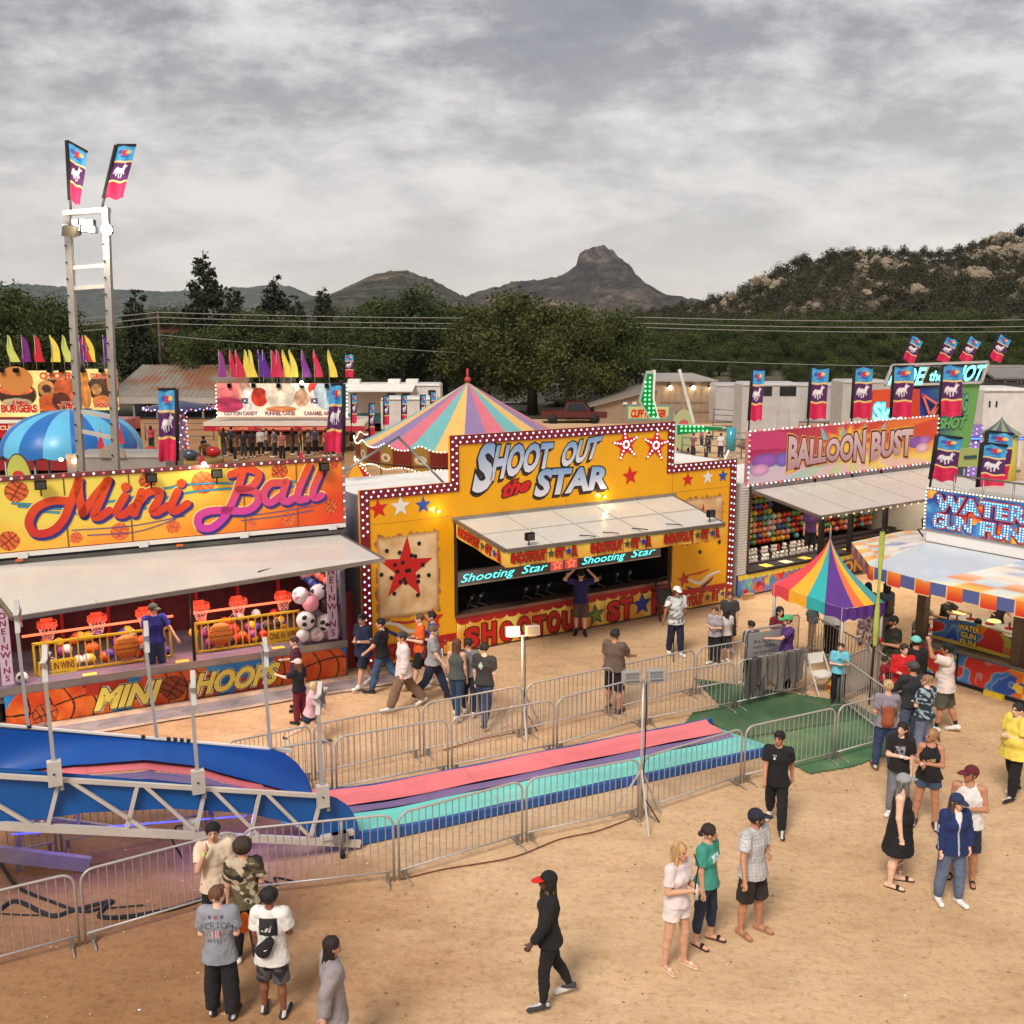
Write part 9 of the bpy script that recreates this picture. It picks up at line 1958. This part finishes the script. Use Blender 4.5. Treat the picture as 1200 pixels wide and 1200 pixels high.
person('man in a white patterned shirt and white cap with a walking cane',at_f(791,768),-75,1.76,'shirt',(214,214,214),'jeans',(26,34,56),'br','short',(60,56,54),cap='cap',capc=(232,230,228),arms=('bent','out'),legs=((8,6),(-6,6)),vox=V2,pat='palm',beard=(190,186,182),fat=1.08,hem=.46)
person('girl in a grey tee with a pink bag strap by the walkway barricade',at_f(836,779),-130,1.44,'tee',(164,156,164),'pants',(26,26,32),'lt','short',(110,66,44),arms=('bent','front'),legs=STD,vox=V2,fem=True)
person('boy in a dark tee standing behind the two children by the barricade',at_f(853,764),-100,1.55,'tee',(60,58,58),'shorts',(50,50,56),'md','short',(90,56,40),arms=('down','down'),legs=STD,vox=V2)
person('small dark haired child in a white tee turned away by the barricade',at_f(849,776),110,1.34,'tee',(214,206,206),'shorts',(48,48,54),'md','long',(40,30,26),arms=('down','down'),legs=STD,vox=V2)
person('person with dark hair behind the rules board',at_h(881,729,1.50),120,1.50,'tee',(60,60,66),'pants',(40,44,56),'md','short',(30,24,22),vox=V2,legs=STD)
o,J,s,hp=person('broad man in a brown grey tee and black shorts leaning on the walkway barricade',at_f(719,834),62,1.80,'tee',(98,82,70),'shorts',(26,26,30),'tn','short',(26,22,22),arms=('down','rail'),legs=STD2,vox=V2,fat=1.22,shoe=(80,60,50),yaw=-25)
person('gallery attendant in a navy polo with both hands on his head, before the shooting counter',at_f(680,744),-95,1.74,'polo',(50,44,104),'shorts',(96,84,76),'lt','short',(30,26,24),arms=('head','head'),legs=((14,20),(0,4)),vox=V2,cap='cap',capc=(30,30,34),shoe=(26,26,28),socks=(26,26,28))
grp='people strolling along the midway'
person('young man in a navy tee and long navy shorts smiling toward the camera, leftmost stroller',at_f(427,806),-135,1.70,'tee',(30,44,74),'shorts',(26,32,50),'md','short',(24,20,20),arms=('bent','front'),legs=((20,6),(-14,16)),vox=V2,fat=1.15,yaw=30,hem=.44,loose=.02,wrist=[(0,(236,236,236))])
person('young man in a black tee and jeans striding left',at_f(449,812),165,1.74,'tee',(24,24,28),'jeans',(52,76,104),'md','short',(18,16,18),arms=('swf','down'),legs=((18,4),(-26,26)),vox=V2,shoe=(40,40,44),yaw=20)
person('man in a white long sleeved shirt, grey cap and khaki cargo pants walking left',at_f(474,832),195,1.76,'long',(220,212,212),'baggy',(128,104,84),'md','short',(60,44,36),cap='cap',capc=(60,56,58),back=True,arms=('down','down'),legs=((26,6),(-22,20)),vox=V2,loose=.024,hem=.44)
person('person in an orange tee and black shorts behind the white shirted walker',at_f(494,806),190,1.72,'tee',(226,96,40),'shorts',(26,26,30),'lt','short',(110,80,60),arms=('bent','bent'),legs=((16,6),(-14,16)),vox=V2,glasses=(40,36,36))
person('person in a blue tee and maroon shorts mostly hidden behind the grey shirted woman',at_f(508,806),190,1.76,'tee',(60,70,160),'shorts',(120,26,50),'md','short',(26,20,20),arms=('bent','down'),legs=((14,6),(-12,14)),vox=V2)
o,J,s,hp=person('woman in a light grey tee and dark jeans walking right with a small maroon backpack',at_f(508,822),-5,1.72,'tee',(156,154,160),'jeans',(30,40,66),'lt','short',(120,90,74),arms=('down','fwd'),legs=((24,6),(-20,16)),vox=V2,fem=True,fat=1.15,shoe=(40,40,44),glasses=(60,50,50))
bk3=(o,J,s,hp)
person('long haired woman in a green tank top and jeans seen from behind',at_f(536,842),70,1.70,'tank',(76,84,82),'tight',(38,58,86),'md','longer',(96,58,40),arms=('down','down'),legs=((14,4),(-14,14)),vox=V2,fem=True,fat=1.05)
person('woman in a grey tee, between the long haired woman and the charcoal tee',at_f(550,838),85,1.64,'tee',(120,118,126),'tight',(34,40,56),'md','short',(26,20,20),arms=('face','down'),legs=((10,6),(-10,12)),vox=V2,fem=True)
person('young man in a charcoal tee with a pale diamond print, walking away',at_f(568,851),70,1.76,'tee',(54,54,54),'jeans',(44,58,84),'lt','short',(26,22,20),arms=('down','down'),legs=((18,4),(-16,16)),vox=V2,print_=pr_diamond,shoe=(44,44,48))
person('boy in a maroon tee standing before the basketball skirt banner',at_f(349,832),200,1.62,'tee',(74,28,46),'pants',(100,28,44),'lt','short',(80,46,34),arms=('down','bent'),legs=STD,vox=V2,shoe=(36,34,36))
person('child in a pale pink cap and black tee reaching back to the blond child',at_f(352,848),150,1.38,'tee',(30,30,38),'pants',(110,26,44),'lt','long',(120,80,56),cap='cap',capc=(232,196,186),back=False,arms=('reach','down'),legs=STD,vox=V2,shoe=(40,36,38))
person('blond child in a pink tee and navy shorts running right past the star light',at_f(364,874),10,1.36,'tee',(226,180,186),'short',(40,48,72),'lt','short',(226,196,140),arms=('swb','swf'),legs=((34,20),(-34,30)),vox=V2,lean=10,shoe=(60,60,64))
q=F1.w(3.05,.28); person('basketball booth attendant in a blue polo and dark cap leaning on the yellow railing',(q[0],q[1],0),-60,1.76,'polo',(44,44,130),'jeans',(50,62,90),'md','short',(60,44,36),cap='cap',capc=(50,60,44),arms=('out','down'),legs=STD,vox=V2,z0=.42,yaw=30)
person('dark skinned bald man whose head shows above the left end of the slide',at_h(48,848,1.70),30,1.70,'tee',(70,60,60),'pants',(40,44,56),(150,112,96),'bald',(150,120,100),vox=V2,legs=STD)
q=F3.w(4.35,.9); person('dart booth attendant in a purple shirt in the shade of the awning',(q[0],q[1],0),-95,1.72,'polo',(70,44,100),'pants',(30,30,34),'md','short',(30,24,22),vox=.022,z0=.5,legs=STD)
gp='players seated at the water guns'
SITL=((86,84),(86,84))
for i,(x,y,fc,tc,hc,hr,lb) in enumerate([(-.72,1.0,-45,(150,160,140),(30,22,20),'long','dark haired girl in pale green leaning on the left water gun counter'),(-.62,1.9,-50,(60,66,70),(36,26,22),'short','boy in a dark tee at the second water gun from the left'),(.2,2.95,-95,(90,80,96),(40,28,24),'short','boy playing at the back counter beside the timber post'),(.9,3.05,-100,(110,70,52),(90,60,46),'long','woman in rust brown bent over the back water gun counter'),(1.7,3.0,-100,(120,86,60),(120,80,56),'long','brown haired woman at the back counter of the water gun booth')]):
 q=F4.w(x,y); person(lb,(q[0],q[1],0),fc+math.degrees(F4.rz)+45,1.5 if i<3 else 1.68,'tee',tc,'pants',(50,56,70),'md',hr,hc,arms=('reach','reach'),legs=STD,vox=.022,group=gp,lean=14,fem=i in(0,3,4))
for i,(x,y,tc,hc,lb) in enumerate([(.95,.75,(40,40,44),(24,20,20),'dark head and shoulders of a player behind the name panel'),(2.55,.9,(190,110,60),(150,100,60),'auburn haired player at the right water gun table')]):
 q=F4.w(x,y); person(lb,(q[0],q[1],0),100+math.degrees(F4.rz)+45,1.42,'tee',tc,'pants',(50,56,70),'md','long',hc,arms=('reach','reach'),legs=STD,vox=.022)
gc='people queuing at the far food stands'
crowd=[(263,535,(30,30,34)),(272,533,(40,40,44)),(286,537,(40,36,40)),(296,536,(60,40,46)),(306,534,(196,186,180)),(313,531,(170,150,140)),(240,545,(40,44,50)),(322,536,(120,110,110)),(331,540,(150,90,80)),(343,533,(30,30,32)),(352,536,(96,60,60)),(362,534,(150,140,130)),(370,532,(60,60,80)),(383,535,(180,60,60)),(391,534,(90,80,80)),(178,528,(190,70,90)),(152,530,(90,120,170)),(276,540,(110,80,60))]
for i,(px,py,c) in enumerate(crowd):
 person(['adult in dark clothes in the crowd before the funnel cake stand','adult in pale clothes in the crowd before the funnel cake stand'][sum(c)>300],at_f(px,py),rnd.uniform(0,360),rnd.uniform(1.6,1.8),'tee',c,'pants',(rnd.randint(30,70),)*3,rnd.choice(['lt','md','tn','br']),rnd.choice(['short','long']),(40,28,24),vox=.034,group=gc+(' in pale clothes' if sum(c)>300 else ''),legs=STD)
cr2=[(830,532,(60,60,66)),(844,538,(210,206,204)),(852,538,(190,170,160)),(796,530,(60,60,70)),(806,531,(60,56,60)),(812,538,(130,90,100)),(822,524,(150,120,120)),(827,543,(70,70,60)),(876,547,(44,44,50)),(722,556,(120,90,80))]
for i,(px,py,c) in enumerate(cr2):
 person('distant visitor standing near the green lit ride behind the shooting gallery',at_f(px,py),rnd.uniform(0,360),rnd.uniform(1.3,1.75),'tee',c,'pants',(44,48,60),rnd.choice(['lt','md']),rnd.choice(['short','long']),(40,28,24),vox=.034,group='visitors near the green lit ride',legs=STD)
def w_of(o,p):
 m=o.matrix_basis; return m@Vector([float(v) for v in p])
def backpack(P,col,lb,sc_=1.0,nm='backpack'):
 o,J,s,hp=P; c=(J['sh0']+J['sh1'])/2; t=thing(nm,lb,'bag',tuple(w_of(o,c+np.array([0,-.10*s,-.16*s]))),o.rotation_euler.z)
 F_=Field([-.2,-.2,-.26],[.2,.16,.26],.014); F_.cone((0,0,-.13*sc_),(0,.01,.09*sc_),.115*sc_,.085*sc_,.03,(1.05,.62,1)); F_.cone((0,-.06,-.13*sc_),(0,-.05,-.03*sc_),.06*sc_,.055*sc_,.02,(1.2,.6,1)); P_,Fc=F_.mesh(); m=MB(); m.add(P_,Fc,'cloth',C(*col),True); m.build('pack',t)
 m=MB()
 for sd in (-1,1): m.tube([(sd*.07,.02,-.1),(sd*.12,.06,.06),(sd*.09,.10,.24),(sd*.09,.20,.22),(sd*.11,.26,.05)],.014,6,'cloth',tuple(q*.7 for q in C(*col)))
 m.build('straps',t); m=MB(); m.box((-.004,-.125*sc_,-.08),(.004,-.118*sc_,.04),'metal',C(210,200,170)); m.build('zip',t)
bpy.context.view_layer.update()
backpack(bkp,(150,78,44),'rust brown leather backpack on the grey shirted blonde woman'); backpack(bk2,(96,84,74),'grey brown backpack on the woman in the denim jacket'); backpack(bk3,(96,36,44),'small maroon backpack on the walking woman in grey',.75)
o,J,s,hp=fb,fj,fs_,fh; c=(J['sh0']+J['sh1'])/2; t=thing('sling_bag','black sling bag worn across the back of the boy in the white tee','bag',tuple(w_of(o,c+np.array([-.02,-.11*s,-.20*s]))),o.rotation_euler.z)
F_=Field([-.2,-.12,-.2],[.2,.1,.2],.012); F_.cone((.05,0,.06),(-.03,0,-.06),.06,.095,.02,(1,.5,1)); P_,Fc=F_.mesh(); m=MB(); m.add(P_,Fc,'cloth',C(34,32,36),True); m.build('pouch',t); m=MB(); m.tube([(.05,0,.07),(.07,-.02,.14),(.09,.0,.24),(.09,.06,.29),(.06,.17,.22)],.016,6,'cloth',C(30,28,30)); m.tube([(-.08,0,-.08),(-.15,.05,-.1),(-.18,.12,-.06)],.014,6,'cloth',C(30,28,30)); m.build('strap',t); MB().add([(-.01,-.062,-.02),(.045,-.058,-.005),(.005,-.062,-.03)],[(0,1,2)],'print',WHITE).build('emblem',t)
def held(P,i,name,lb,mk):
 o,J,s,hp=P; p=w_of(o,J['wr%d'%i]+J['fd%d'%i]*.06*s); t=thing(name,lb,name.split('_')[-1],tuple(p),o.rotation_euler.z); mk(t)
held(wh,1,'drink_bottle','small clear drink bottle in a black sling held by the blonde woman in white',lambda t:(MB().lathe([(.03,-.12),(.033,.02),(.02,.06),(.012,.09)],'gloss',C(206,210,214),10).build('bottle_body',t),MB().tube([(0,0,-.13),(.03,0,-.06),(.02,.0,.1),(-.05,-.02,.3),(-.08,-.12,.42)],.01,5,'cloth',BLACK).build('strap',t)))
held(tat,0,'shaker_bottle','blue shaker bottle held low by the tattooed woman',lambda t:(MB().lathe([(.04,-.24),(.047,-.2),(.047,-.06)],'gloss',C(60,140,200),12).build('bottle_body',t),MB().lathe([(.048,-.06),(.045,-.02),(.02,.0)],'gloss',BLACK,12).build('lid',t)))
p=at_f(262,1190); b=MB(); b.lathe([(.13,0),(.14,.01),(.13,.02),(.0,.022)],'gloss',C(240,110,20),18); V=b.ch[-1][0]; V[:]=np.stack([V[:,0]*.55,V[:,2],V[:,1]*1.0],1); o=solo(b,'orange_disc','bright orange plastic disc held at the side of the boy in the American shirt','toy',(p[0]+.26,p[1]+.16,1.12),.5)
b=MB(); b.tube([(0,0,0),(0,0,.86),(.03,-.03,.9),(.08,-.05,.88)],.012,6,'metal',C(50,44,40)); p=at_f(789,771); solo(b,'walking_cane','thin dark cane planted by the man in the white patterned shirt','cane',(p[0]-.05,p[1]-.3,0))
b=MB(); b.lathe([(.03,0),(.04,.12),(.0,.12)],'gloss',C(200,40,50),10); o,J,s,hp=PEOPLE[23]; solo(b,'red_cup','red cup held by the bearded man in the black cap','cup',tuple(w_of(o,J['wr0']+J['fd0']*.07*s)))
# ================================================================ the air between here and the hills
hz_=bpy.data.materials.new('air'); hz_.use_nodes=True; nt=hz_.node_tree; nt.nodes.remove(nt.nodes['Principled BSDF']); pv=nt.nodes.new('ShaderNodeVolumePrincipled'); pv.inputs['Color'].default_value=(.80,.88,1,1); pv.inputs['Density'].default_value=.00005; pv.inputs['Anisotropy'].default_value=0
nt.links.new(pv.outputs[0],nt.nodes['Material Output'].inputs['Volume']); MATS['air']=hz_
tag(MB().box((-6500,-70,-3.5),(6500,5000,330),'air',(1,1,1)).build('haze'),kind='stuff')
